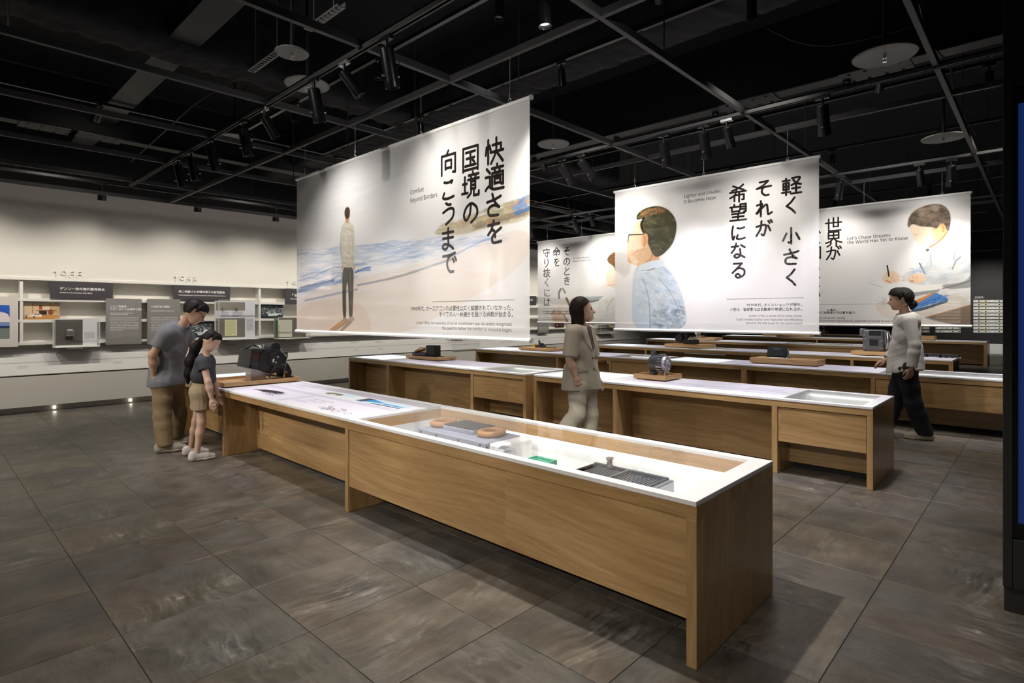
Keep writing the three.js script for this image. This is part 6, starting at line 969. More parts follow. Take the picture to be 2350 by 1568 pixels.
  wpart('end_tank', [cbox(rx0, fl + 0.03, rz1, rx1, ry - 0.005, rz1 + 0.03, 0.004), cbox(rx0 + 0.05, fl + 0.05, rz1 + 0.03, rx0 + 0.16, fl + 0.12, rz1 + 0.055, 0.004)], M.alu, r); wpart('filler_neck', [cyl(0.02, 0.019, [rx1 - 0.02, ry, -1.78], [rx1 - 0.02, ry + 0.042, -1.78], 18), cyl(0.024, 0.024, [rx1 - 0.02, ry + 0.04, -1.78], [rx1 - 0.02, ry + 0.05, -1.78], 18)], M.chrome, r, 'chrome filler neck'); wpart('mount', cyl(0.03, 0.03, [rx1 - 0.004, ry - 0.02, -1.62], [rx1 + 0.03, ry - 0.02, -1.62], 14), M.white, r); wpart('stand', [cbox(rx0 + 0.02, fl, rz0 + 0.06, rx1 - 0.02, ry - 0.055, rz0 + 0.1, 0.002), cbox(rx0 + 0.02, fl, rz1 - 0.1, rx1 - 0.02, ry - 0.055, rz1 - 0.06, 0.002)], M.white, r);
}
// --- B: alternator
{
  const yb = tray('square wooden tray under the alternator', 5.86, 6.27, -3.55, -3.14, 0.05), x = 6.07, z = -3.32, y = yb + 0.16;
  const t = thing('alternator', 'grey finned alternator standing on a clear stand in a square tray', 'alternator', [x, yb, z]);
  const ax = (a, b, r0, r1, s = 28) => cyl(r0, r1, [x + 0.0, y, z + a], [x + 0.0, y, z + b], s);
  wpart('housing', [ax(-0.1, 0.02, 0.098, 0.108), ax(-0.125, -0.1, 0.07, 0.098), ax(0.02, 0.07, 0.108, 0.1)], mat(lin(0.1, 0.1, 0.105), 0.45, { metalness: 0.7 }), t); wpart('front_cover', [ax(0.07, 0.1, 0.096, 0.085), ax(0.1, 0.125, 0.045, 0.045)], M.alu, t);
  const fb = []; for (let k = 0; k < 14; k++) { const a = k / 14 * Math.PI * 2; fb.push(cyl(0.006, 0.006, [x + Math.cos(a) * 0.045, y + Math.sin(a) * 0.045, z + 0.106], [x + Math.cos(a) * 0.092, y + Math.sin(a) * 0.092, z + 0.1], 6)); } for (let k = 0; k < 22; k++) { const a = k / 22 * Math.PI * 2; fb.push(cbox(-0.004, -0.006, -0.035, 0.004, 0.006, 0.035, 0.001).rotateZ(a + Math.PI / 2).translate(x + Math.cos(a) * 0.108, y + Math.sin(a) * 0.108, z + 0.035)); } wpart('fan_fins', fb, M.chrome, t, 'bright fan fins'); wpart('pulley_nut', ax(0.125, 0.14, 0.018, 0.018, 6), M.steel, t);
  wpart('mounting_lug', [cbox(x - 0.03, y + 0.09, z - 0.11, x + 0.03, y + 0.15, z - 0.06, 0.008), cyl(0.016, 0.016, [x - 0.035, y + 0.145, z - 0.085], [x + 0.035, y + 0.145, z - 0.085], 14), cbox(x - 0.06, y - 0.14, z - 0.11, x + 0.06, y - 0.08, z - 0.05, 0.008)], mat(lin(0.13, 0.13, 0.135), 0.45, { metalness: 0.6 }), t); wpart('stand', [cbox(x - 0.09, yb, z - 0.12, x + 0.09, yb + 0.008, z + 0.13, 0.002), ...[-0.06, 0.06].flatMap((a) => [-0.08, 0.09].map((b) => cyl(0.005, 0.005, [x + a, yb + 0.006, z + b], [x + a * 0.8, yb + 0.08, z + b], 8)))], mat(lin(0.55, 0.55, 0.56), 0.2), t, 'slim stand');
}
// --- C: copper-wound device with a black box
{
  const x0 = 5.88, x1 = 6.28, z0 = zAt(945, 6.08), z1 = zAt(1018, 6.0), yb = tray('wooden tray under the copper-wound device', x0, x1, z0 + 0.1, z1, 0.04, false), xc = (x0 + x1) / 2, zq = (px) => zAt(px, xc);
  const t = thing('wound_device', 'copper-wound instrument with an upright black box on its tray', 'instrument', [xc, yb, (z0 + z1) / 2]);
  const a = zq(955), b = zq(984);
  const cp = mat(lin(0.45, 0.21, 0.05), 0.4, { metalness: 0.6 }); wpart('frame', [cbox(xc - 0.09, yb, a, xc + 0.09, yb + 0.05, b, 0.006)], mat(lin(0.05, 0.04, 0.07), 0.5), t);
  for (let k = 0; k < 5; k++) { const z = a + 0.05 + k * (b - a - 0.08) / 5; const tr = new THREE.TorusGeometry(0.045, 0.018, 10, 18); tr.rotateX(Math.PI / 2.6).translate(xc, yb + 0.075 + k * 0.012, z); wpart('coil', tr, cp, t, 'copper coil'); } wpart('caster', cyl(0.022, 0.022, [xc - 0.05, yb + 0.022, a - 0.015], [xc + 0.02, yb + 0.022, a - 0.015], 14), M.white, t); wpart('linkage', [tube([[xc - 0.06, yb + 0.06, a + 0.02], [xc, yb + 0.14, a + 0.12], [xc + 0.03, yb + 0.11, b]], 0.006, 14, 6), cyl(0.02, 0.02, [xc - 0.05, yb + 0.11, b - 0.01], [xc + 0.05, yb + 0.11, b - 0.01], 12)], M.steel, t);
  wpart('black_box', cbox(xc - 0.06, yb, zq(984), xc + 0.08, yb + 0.19, zq(1003), 0.004), mat(lin(0.008, 0.008, 0.008), 0.5), t, 'upright black box'); wpart('foot_plate', cbox(xc - 0.1, yb, zq(978), xc + 0.1, yb + 0.01, zq(1008), 0.002), M.steelDark, t);
}
// --- D: small black and yellow parts
{
  const xc = 9.22, z0 = zAt(1208, xc), z1 = zAt(1282, xc), yb = tray('wooden tray under the small black and yellow parts', 8.97, 9.47, z0, z1, 0.05, false);
  const t = thing('ignition_part', 'small black part with a yellow cap on its tray', 'car part', [xc, yb, zAt(1238, xc)]), zq = (px) => zAt(px, xc);
  wpart('body', [cbox(xc - 0.07, yb, zq(1232), xc + 0.05, yb + 0.05, zq(1250), 0.008), cyl(0.03, 0.02, [xc, yb + 0.04, zq(1240)], [xc, yb + 0.15, zq(1237)], 14), cbox(xc - 0.04, yb + 0.05, zq(1238), xc + 0.03, yb + 0.1, zq(1246), 0.006)], mat(lin(0.03, 0.03, 0.04), 0.4), t); wpart('yellow_cap', cyl(0.035, 0.04, [xc - 0.02, yb, zq(1230)], [xc - 0.02, yb + 0.07, zq(1230)], 16), mat(lin(0.75, 0.5, 0.02), 0.4), t, 'yellow cap');
  for (const px of [1258, 1266, 1274]) { const u = thing('spark_part', 'short brass part lying beside the black and yellow one', 'car part', [xc - 0.02, yb, zq(px)], 'short brass parts on the third-row tray'); part('shell', [cyl(0.014, 0.014, [-0.05, 0.0145, 0], [0.02, 0.0145, 0], 12)], M.brass, u); part('tip', cyl(0.009, 0.006, [0.02, 0.0145, 0], [0.06, 0.0145, 0], 10), M.steel, u); }
}
// --- F: pedal mechanism
{
  const xc = 12.35, zq = (px) => zAt(px, xc), yb = tray('long wooden tray under the black pedal mechanism', 12.1, 12.6, zq(1537), zq(1632), 0.07, false);
  const t = thing('pedal_mechanism', 'black arched mechanism with a wire-filled box on its tray', 'mechanism', [xc, yb, zq(1580)]), k = M.plasticBlack;
  wpart('arm', [cbox(xc - 0.05, yb + 0.25, zq(1562), xc + 0.05, yb + 0.3, zq(1580), 0.01), cbox(xc - 0.04, yb, zq(1573), xc + 0.04, yb + 0.28, zq(1577), 0.006), cyl(0.09, 0.11, [xc - 0.06, yb + 0.13, zq(1560)], [xc + 0.06, yb + 0.13, zq(1560)], 18)], k, t); wpart('toothed_rail', [cbox(xc - 0.02, yb + 0.31, zq(1562), xc + 0.02, yb + 0.325, zq(1584), 0.002), ...Array.from({ length: 8 }, (_, i) => cyl(0.014, 0.014, [xc, yb + 0.32, zq(1563) + i * 0.05], [xc, yb + 0.36, zq(1563) + i * 0.05], 8))], k, t);
  wpart('box', cbox(xc - 0.1, yb, zq(1572), xc + 0.1, yb + 0.1, zq(1600), 0.006), k, t); const w = []; for (let i = 0; i < 26; i++) w.push(tube([[xc + rr(-0.08, 0.08), yb + 0.1, zq(rr(1580, 1600))], [xc + rr(-0.09, 0.09), yb + rr(0.12, 0.2), zq(rr(1582, 1601))], [xc + rr(-0.08, 0.08), yb + 0.09, zq(rr(1580, 1600))]], 0.006, 8, 5)); wpart('wiring', w, M.steel, t, 'tangle of pale wires');
}
// --- E: black control unit
{
  const xc = 9.3, zq = (px) => zAt(px, xc), yb = tray('long wooden tray under the black control unit', 9.05, 9.5, zq(1734), zq(1886), 0.075, false);
  const t = thing('control_unit', 'black flat control unit leaning on a metal stand', 'control unit', [xc, yb, zq(1780)]);
  const hl = (zq(1805) - zq(1761)) / 2, g = cbox(-0.012, -0.085, -hl, 0.04, 0.085, hl, 0.006); g.rotateZ(-0.55); g.translate(xc, yb + 0.1, (zq(1762) + zq(1804)) / 2); wpart('case', g, mat(lin(0.012, 0.016, 0.016), 0.35), t);
  const lt = canvasTex(256, 96, (c, w, h) => { c.fillStyle = '#15191a'; c.fillRect(0, 0, w, h); c.fillStyle = '#8a8f90'; c.font = 'bold 26px sans-serif'; c.fillText('NIPPONDENSO', 30, 40, 190); }); const lz = (zq(1762) + zq(1804)) / 2; const lg = quad4([0, 0.02, -0.06], [0, 0.02, 0.06], [0, -0.02, 0.06], [0, -0.02, -0.06]); lg.translate(-0.0135, 0.035, 0); lg.rotateZ(-0.55); lg.translate(xc, yb + 0.1, lz); wpart('maker_label', lg, printed(lt, 0.5), t, 'grey maker lettering');
  wpart('stand', [cbox(xc - 0.08, yb, zq(1766), xc + 0.14, yb + 0.012, zq(1812), 0.002), cbox(xc + 0.06, yb, zq(1800), xc + 0.1, yb + 0.11, zq(1806), 0.003), cbox(xc + 0.06, yb, zq(1768), xc + 0.1, yb + 0.11, zq(1772), 0.003)], M.steel, t); const pins = []; for (let i = 0; i < 10; i++) pins.push(cyl(0.005, 0.005, [xc + 0.02, yb + 0.035 + i * 0.012, lz + hl], [xc + 0.02, yb + 0.037 + i * 0.012, lz + hl + 0.03], 6)); wpart('connector_pins', pins, M.alu, t);
}
// --- F right: grey engine-like unit
{
  const xc = 12.42, zq = (px) => zAt(px, xc), yb = tray('wooden tray under the grey engine unit', 12.15, 12.65, zq(1961), zq(2046), 0.07, false), a = zq(1984), b = zq(2031), grey = mat(lin(0.2, 0.2, 0.22), 0.45, { metalness: 0.7 });
  const t = thing('engine_unit', 'grey cast engine unit with dark openings on its tray', 'engine', [xc, yb, (a + b) / 2]);
  wpart('casting', [cbox(xc - 0.16, yb, a, xc + 0.16, yb + 0.4, b, 0.02), cbox(xc - 0.14, yb + 0.28, zq(1976), xc + 0.1, yb + 0.42, a + 0.02, 0.015), cbox(xc - 0.12, yb + 0.1, b, xc + 0.12, yb + 0.38, b + 0.06, 0.015)], grey, t); wpart('openings', [cbox(xc - 0.172, yb + 0.11, zq(2000), xc - 0.159, yb + 0.22, zq(2020), 0.003), cbox(xc - 0.172, yb + 0.3, zq(1999), xc - 0.159, yb + 0.385, zq(2026), 0.003)], M.black, t, 'dark openings'); const bo = []; for (const [px, y] of [[1988, 0.3], [1991, 0.22], [1988, 0.06], [2028, 0.06], [2028, 0.2], [1996, 0.36]]) bo.push(cyl(0.018, 0.018, [xc - 0.178, yb + y, zq(px)], [xc - 0.16, yb + y, zq(px)], 8)); for (let k = 0; k < 6; k++) bo.push(cbox(xc - 0.17, yb + 0.235 + k * 0.009, zq(1998), xc - 0.158, yb + 0.239 + k * 0.009, zq(2027), 0.001)); bo.forEach((b) => wpart('bolt', b, M.alu, t)); for (const pg of [tube([[xc - 0.1, yb + 0.05, b + 0.03], [xc - 0.15, yb + 0.2, b + 0.07], [xc - 0.1, yb + 0.35, b + 0.05]], 0.018, 14, 8), tube([[xc, yb + 0.05, b + 0.05], [xc - 0.02, yb + 0.22, b + 0.1], [xc, yb + 0.36, b + 0.05]], 0.014, 14, 8)]) wpart('pipe', pg, M.steel, t);
  // clear cover further right and dark plates lying on the same table
  const cv = thing('clear_cover', 'clear bent cover standing beside the engine unit', 'cover', [xc, TOP, zq(2056)]); part('shell', [tube([[-0.1, 0.005, -0.1], [-0.1, 0.22, -0.09], [-0.08, 0.28, 0], [-0.1, 0.28, 0.12]], 0.006, 16, 6), cbox(-0.106, 0.001, -0.1, -0.1, 0.27, 0.14, 0.001)], M.acrylic, cv);
  [[2121, 0.08], [2141, 0.22], [2162, 0.1], [2176, 0.1], [2191, 0.1]].forEach(([px, w], i) => { const o = thing('dark_plate', ['dark plate lying next to the walking man', 'longest dark bar lying on the fourth-row table', 'small dark block lying beyond the longest bar', 'small dark block second from the longest bar', 'small dark block nearest the end of the fourth-row table'][i], 'plate', [12.58, TOP, zq(px)]); part('plate', cbox(-0.05, 0, -w / 2, 0.05, 0.06, w / 2, 0.004), M.plasticBlack, o); part('foot', cbox(-0.06, 0, -w / 2 - 0.02, 0.06, 0.008, w / 2 + 0.02, 0.001), M.white, o); });
}
// --- G, H, I: far trays
{
  let xc = 16.3, zq = (px) => zAt(px, xc), yb = tray('wooden tray under the silver dome lamp', 16.0, 16.6, zq(1592), zq(1648), 0.07, false);
  let t = thing('dome_instrument', 'silver half-dome instrument with a dark front on its tray', 'instrument', [xc, yb, zq(1607)]); wpart('dome', new THREE.SphereGeometry(0.17, 20, 14, 0, 6.3, 0, 2.2).rotateX(-1.2).translate(xc, yb + 0.19, zq(1607)), M.alu, t); wpart('front', [cyl(0.15, 0.15, [xc - 0.05, yb + 0.2, zq(1611)], [xc + 0.03, yb + 0.2, zq(1615)], 20)], M.black, t); wpart('foot', cbox(xc - 0.12, yb, zq(1601), xc + 0.12, yb + 0.06, zq(1615), 0.008), M.steel, t);
  xc = 20.9; yb = tray('wooden tray with a row of small black parts on the sixth row', 20.6, 21.2, zq(1757), zq(1863), 0.08, false);
  for (let k = 0; k < 8; k++) { const o = thing('small_part', 'small black part in the row on the sixth-row tray', 'car part', [xc, yb, zq(1778 + k * 11)], 'small black parts on the sixth-row tray'), h = 0.06 + ((k * 5) % 7) * 0.018; part('body', cbox(-0.1, 0, -0.09, 0.1, h, 0.08, 0.012), M.plasticBlack, o); part('neck', cyl(0.03, 0.02, [0, h, 0], [0, h + 0.05, 0], 10), M.steelDark, o); }
  tray('pinkish wooden tray behind the walking man', 20.6, 21.2, zq(2108), zq(2147), 0.11, false);
  xc = 24.9; yb = tray('wooden tray at the edge of the man in glasses banner', 24.6, 25.2, zq(1862), zq(1898), 0.1, false);
  t = thing('grey_assembly', 'grey metal assembly peeping out beside the man in glasses banner', 'assembly', [xc, yb, zq(1880)]); wpart('body', [cyl(0.2, 0.16, [xc, yb, zq(1880)], [xc, yb + 0.3, zq(1880)], 14), ball(0.15, [xc, yb + 0.36, zq(1880)])], M.steel, t); wpart('collar', cyl(0.22, 0.22, [xc, yb + 0.1, zq(1880)], [xc, yb + 0.14, zq(1880)], 14), M.steelDark, t);
}
// ---------------------------------------------------------------- people: smooth-joined tapered bones meshed with surface nets
const FWD = [-Math.sin(YAW), 0, -Math.cos(YAW)];
const add = (a, b, s = 1) => [a[0] + b[0] * s, a[1] + b[1] * s, a[2] + b[2] * s], sub = (a, b) => [a[0] - b[0], a[1] - b[1], a[2] - b[2]];
const dot = (a, b) => a[0] * b[0] + a[1] * b[1] + a[2] * b[2], len3 = (a) => Math.hypot(...a), nrm = (a) => { const l = len3(a) || 1; return [a[0] / l, a[1] / l, a[2] / l]; };
const crs = (a, b) => [a[1] * b[2] - a[2] * b[1], a[2] * b[0] - a[0] * b[2], a[0] * b[1] - a[1] * b[0]], mix3 = (a, b, t) => [a[0] + (b[0] - a[0]) * t, a[1] + (b[1] - a[1]) * t, a[2] + (b[2] - a[2]) * t];
const bone = (a, b, ra, rb = ra) => { const d = sub(b, a); return { a, d, ra, rb, q: dot(d, d) || 1e-9 }; };
function boneDist(B, x, y, z) {
  const px = x - B.a[0], py = y - B.a[1], pz = z - B.a[2], d = B.d; let t = (px * d[0] + py * d[1] + pz * d[2]) / B.q; t = t < 0 ? 0 : t > 1 ? 1 : t;
  const ex = px - d[0] * t, ey = py - d[1] * t, ez = pz - d[2] * t;
  return Math.sqrt(ex * ex + ey * ey + ez * ez) - (B.ra + (B.rb - B.ra) * t);
}
const smin = (a, b, k) => { const h = Math.max(k - Math.abs(a - b), 0) / k; return Math.min(a, b) - h * h * k * 0.25; };
function field(bones, k = 0.04, extra) {
  return (x, y, z) => { let d = 1e3; for (const b of bones) d = smin(d, boneDist(b, x, y, z), k); return extra ? extra(d, x, y, z) : d; };
}
function boundsOf(bones, m = 0.03) {
  const lo = [1e9, 1e9, 1e9], hi = [-1e9, -1e9, -1e9];
  for (const b of bones) for (const [p, r] of [[b.a, b.ra], [add(b.a, b.d), b.rb]]) for (let i = 0; i < 3; i++) { lo[i] = Math.min(lo[i], p[i] - r - m); hi[i] = Math.max(hi[i], p[i] + r + m); }
  return [lo, hi];
}
function nets(f, [lo, hi], cell) {
  const n = [0, 1, 2].map((i) => Math.ceil((hi[i] - lo[i]) / cell) + 2), [nx, ny, nz] = n, V = new Float32Array(nx * ny * nz);
  for (let k = 0, o = 0; k < nz; k++) for (let j = 0; j < ny; j++) for (let i = 0; i < nx; i++, o++) V[o] = f(lo[0] + i * cell, lo[1] + j * cell, lo[2] + k * cell);
  const id = new Int32Array(nx * ny * nz).fill(-1), P = [], I = [], st = [1, nx, nx * ny];
  const cr = []; for (let c = 0; c < 8; c++) cr.push((c & 1) + ((c >> 1) & 1) * nx + ((c >> 2) & 1) * nx * ny);
  const ed = [[0, 1], [2, 3], [4, 5], [6, 7], [0, 2], [1, 3], [4, 6], [5, 7], [0, 4], [1, 5], [2, 6], [3, 7]];
  for (let k = 0; k < nz - 1; k++) for (let j = 0; j < ny - 1; j++) for (let i = 0; i < nx - 1; i++) {
    const o = i + j * nx + k * nx * ny; let mask = 0; for (let c = 0; c < 8; c++) if (V[o + cr[c]] < 0) mask |= 1 << c;
    if (mask === 0 || mask === 255) continue;
    let sx = 0, sy = 0, sz = 0, m = 0;
    for (const [a, b] of ed) { const va = V[o + cr[a]], vb = V[o + cr[b]]; if ((va < 0) === (vb < 0)) continue; const t = va / (va - vb); sx += (a & 1) + ((b & 1) - (a & 1)) * t; sy += ((a >> 1) & 1) + (((b >> 1) & 1) - ((a >> 1) & 1)) * t; sz += ((a >> 2) & 1) + (((b >> 2) & 1) - ((a >> 2) & 1)) * t; m++; }
    id[o] = P.length / 3; P.push(lo[0] + (i + sx / m) * cell, lo[1] + (j + sy / m) * cell, lo[2] + (k + sz / m) * cell);
  }
  for (let k = 1; k < nz - 1; k++) for (let j = 1; j < ny - 1; j++) for (let i = 1; i < nx - 1; i++) {
    const o = i + j * nx + k * nx * ny, v = V[o] < 0;
    for (let ax = 0; ax < 3; ax++) {
      const w = V[o + st[ax]] < 0; if (v === w) continue;
      const b = st[(ax + 1) % 3], c = st[(ax + 2) % 3], q = [id[o], id[o - b], id[o - b - c], id[o - c]];
      if (q.some((s) => s < 0)) continue;
      if (v) I.push(q[0], q[1], q[2], q[0], q[2], q[3]); else I.push(q[0], q[2], q[1], q[0], q[3], q[2]);
    }
  }
  const g = new THREE.BufferGeometry(); g.setAttribute('position', new THREE.Float32BufferAttribute(P, 3)); g.setIndex(I); g.computeVertexNormals();
  g.setAttribute('uv', new THREE.Float32BufferAttribute(new Float32Array(P.length / 3 * 2), 2));
  return g;
}
const meshOf = (bones, k, cell, extra, m) => nets(field(bones, k, extra), boundsOf(bones, m), cell);
// five-fingered hand. dir: wrist to knuckles, palm: direction the palm faces, thumb: side of the thumb
function handBones(w, dir, palm, thumb, s = 1, curl = 0.35) {
  dir = nrm(dir); palm = nrm(sub(palm, dir.map((v) => v * dot(palm, dir)))); thumb = nrm(crs(dir, palm).map((v) => v * Math.sign(dot(crs(dir, palm), thumb) || 1)));
  const at = (a, b, c) => add(add(add(w, dir, a * s), thumb, b * s), palm, c * s), B = [];
  B.push(bone(at(0, 0, 0), at(0.03, 0, 0), 0.024 * s, 0.026 * s));
  for (const [b, l] of [[0.028, 0.075], [0.009, 0.078], [-0.01, 0.074], [-0.028, 0.066]]) {
    B.push(bone(at(0.02, b * 0.6, 0), at(l, b, 0), 0.017 * s, 0.0125 * s));
    const L = [0.038, 0.043, 0.04, 0.03][[0.028, 0.009, -0.01, -0.028].indexOf(b)], c1 = curl, c2 = curl * 2.1, c3 = curl * 2.9;
    const p1 = at(l, b, 0), p2 = at(l + L * Math.cos(c1), b * 1.08, L * Math.sin(c1)), p3 = at(l + L * Math.cos(c1) + L * 0.66 * Math.cos(c2), b * 1.1, L * Math.sin(c1) + L * 0.66 * Math.sin(c2)), p4 = at(l + L * Math.cos(c1) + L * 0.66 * Math.cos(c2) + L * 0.5 * Math.cos(c3), b * 1.1, L * Math.sin(c1) + L * 0.66 * Math.sin(c2) + L * 0.5 * Math.sin(c3));
    B.push(bone(p1, p2, 0.0098 * s, 0.0088 * s), bone(p2, p3, 0.0088 * s, 0.008 * s), bone(p3, p4, 0.008 * s, 0.0068 * s));
  }
  B.push(bone(at(0.02, 0.018, 0.004), at(0.045, 0.042, 0.016), 0.014 * s, 0.011 * s), bone(at(0.045, 0.042, 0.016), at(0.072, 0.05, 0.024), 0.0105 * s, 0.0095 * s), bone(at(0.072, 0.05, 0.024), at(0.094, 0.05, 0.03), 0.0095 * s, 0.0075 * s));
  return B;
}
// head with brow, nose, lips, chin and ears. f: facing, u: up
function headParts(c, f, u, s = 1) {
  f = nrm(f); u = nrm(sub(u, f.map((v) => v * dot(u, f)))); const r = crs(f, u), at = (a, b, d = 0) => add(add(add(c, f, a * s), u, b * s), r, d * s);
  const B = [bone(at(-0.03, 0.03), at(0.02, 0.04), 0.086 * s, 0.08 * s), bone(at(0.0, 0.0), at(0.03, -0.02), 0.078 * s, 0.07 * s), bone(at(0.045, -0.085, -0.02), at(0.045, -0.085, 0.02), 0.03 * s), bone(at(0.05, -0.05, -0.02), at(0.05, -0.05, 0.02), 0.042 * s), bone(at(-0.03, -0.04, 0.05), at(0.04, -0.08, 0.03), 0.03 * s, 0.028 * s), bone(at(-0.03, -0.04, -0.05), at(0.04, -0.08, -0.03), 0.03 * s, 0.028 * s)];
  const D = [bone(at(0.094, 0.014), at(0.122, -0.026), 0.008 * s, 0.0125 * s), bone(at(0.105, -0.032, -0.013), at(0.105, -0.032, 0.013), 0.0095 * s), bone(at(0.084, 0.03, -0.035), at(0.084, 0.03, 0.035), 0.014 * s), bone(at(0.094, -0.057, -0.015), at(0.094, -0.057, 0.015), 0.0085 * s), bone(at(0.091, -0.069, -0.012), at(0.091, -0.069, 0.012), 0.009 * s), bone(at(0.074, -0.094, -0.006), at(0.074, -0.094, 0.006), 0.023 * s)];
  const E = []; for (const q of [-1, 1]) E.push(bone(at(-0.015, 0.022, 0.079 * q), at(-0.008, -0.03, 0.076 * q), 0.013 * s, 0.011 * s), bone(at(-0.022, 0.018, 0.09 * q), at(-0.024, -0.014, 0.088 * q), 0.011 * s, 0.009 * s));
  const eye = [-1, 1].map((q) => at(0.082, 0.008, 0.031 * q));
  const skull = field(B, 0.038);
  const fn = (x, y, z) => { let d = skull(x, y, z); for (const b of D) d = smin(d, boneDist(b, x, y, z), 0.014 * s); for (const b of E) d = smin(d, boneDist(b, x, y, z), 0.01 * s); for (const e of eye) { const q = Math.hypot(x - e[0], y - e[1], z - e[2]) - 0.0; d = Math.max(d, -(q - 0.017 * s)) ; } return d; };
  return { geo: nets(fn, boundsOf([...B, ...D, ...E], 0.012), 0.005), at, eye, f, u, r, skull };
}
const SKIN = mat(lin(0.55, 0.345, 0.24), 0.55, { specularIntensity: 0.4 }), HAIR = mat(lin(0.01, 0.008, 0.0075), 0.62, { specularIntensity: 0.35 }), EYEM = mat(lin(0.05, 0.04, 0.035), 0.25);
// cloth folds: warped ridges, sharp on one side, mostly along the drop of the cloth
const fold = (a, b, c, amp) => (d, x, y, z) => {
  const w = Math.sin(y * 9 + x * 5) * 0.8 + Math.sin(y * 21 - z * 8) * 0.4, p = Math.sin(x * a * 1.6 + z * c * 1.2 + y * b * 0.45 + w), q = Math.sin(y * b * 1.9 + x * 17 - z * 11 + w * 1.4);
  return d - amp * 0.42 * (1 - Math.abs(p)) ** 2 - amp * 0.22 * (1 - Math.abs(q)) ** 3;
};
const cut = (p, n) => { n = nrm(n); const k = dot(p, n); return (x, y, z) => x * n[0] + y * n[1] + z * n[2] - k; }; // > 0 on the n side
// garment: torso field joined with sleeves that are each cut at their own cuff
function garment(torso, kT, sleeves, kS, cell, after) {
  const T = field(torso, kT), S = sleeves.map(({ bones, cuff }) => [field(bones, 0.02), cuff]), all = [...torso, ...sleeves.flatMap((q) => q.bones)];
  const f = (x, y, z) => { let d = T(x, y, z); d = after.torso ? after.torso(d, x, y, z) : d; for (const [g, c] of S) d = smin(d, Math.max(g(x, y, z), c(x, y, z)), kS); return after.all ? after.all(d, x, y, z) : d; };
  return { f, bounds: boundsOf(all, 0.03), geo: nets(f, boundsOf(all, 0.03), cell) };
}
// first point of a surface met by the ray of a photo pixel
function surf(f, px, py, d0) { const r = rayOf(px, py), n = len3(r); for (let t = d0 - 0.6; t < d0 + 0.6; t += 0.002) { const p = [r[0] * t, EYE + r[1] * t, r[2] * t]; if (f(...p) < 0) return p; } return [r[0] * d0, EYE + r[1] * d0, r[2] * d0]; }
// raised patch of cloth over a garment: convex outline given by pixels of the photograph, on the near side only
function patch(f, px, d0, th, cell = 0.006) {
  const pts = px.map(([a, b]) => surf(f, a, b, d0)), lo = [0, 1, 2].map((i) => Math.min(...pts.map((p) => p[i])) - 0.03), hi = [0, 1, 2].map((i) => Math.max(...pts.map((p) => p[i])) + 0.03), dm = Math.max(...pts.map((p) => toPx(...p)[2])) + 0.02;
  let area = 0; px.forEach((p, i) => { const q = px[(i + 1) % px.length]; area += p[0] * q[1] - q[0] * p[1]; }); const sg = area > 0 ? 1 : -1;
  return nets((x, y, z) => { const [u, v, w] = toPx(x, y, z); let e = -1e3; px.forEach((p, i) => { const q = px[(i + 1) % px.length], l = Math.hypot(q[0] - p[0], q[1] - p[1]) || 1; e = Math.max(e, sg * ((u - p[0]) * (q[1] - p[1]) - (v - p[1]) * (q[0] - p[0])) / l); }); return Math.max(f(x, y, z) - th, -f(x, y, z) - 0.008, e / 230, w - dm); }, [lo, hi], cell);
}
// hair cap: keeps the skull above a hairline given as [forward, height] steps
function hairCap(H, line, thick, s = 1, wave = 0.0016) {
  const hl = (a) => { for (let i = 0; i < line.length - 1; i++) { const [a0, b0] = line[i], [a1, b1] = line[i + 1]; if (a <= a0 && a >= a1) return b1 + (b0 - b1) * (a - a1) / (a0 - a1); } return a > line[0][0] ? line[0][1] : line[line.length - 1][1]; };
  const c = H.at(0, 0);
  return nets((x, y, z) => { const p = sub([x, y, z], c), a = dot(p, H.f) / s, b = dot(p, H.u) / s, r = dot(p, H.r) / s; const q = H.skull(x, y, z) - thick * s * (0.55 + Math.min(1, Math.max(0, (b - hl(a)) * 14)) * 0.5) - wave * Math.sin(r * 150 + a * 60) * Math.sin(a * 110 + b * 70); return Math.max(q, (hl(a) - b) * s * 0.8); }, [c.map((v) => v - 0.19 * s), c.map((v) => v + 0.19 * s)], 0.006);
}
const SHORT = [[0.14, 0.07], [0.085, 0.068], [0.06, 0.05], [0.03, 0.04], [0.012, 0.0], [0.0, -0.005], [-0.008, 0.03], [-0.032, 0.03], [-0.042, -0.05], [-0.14, -0.075]];
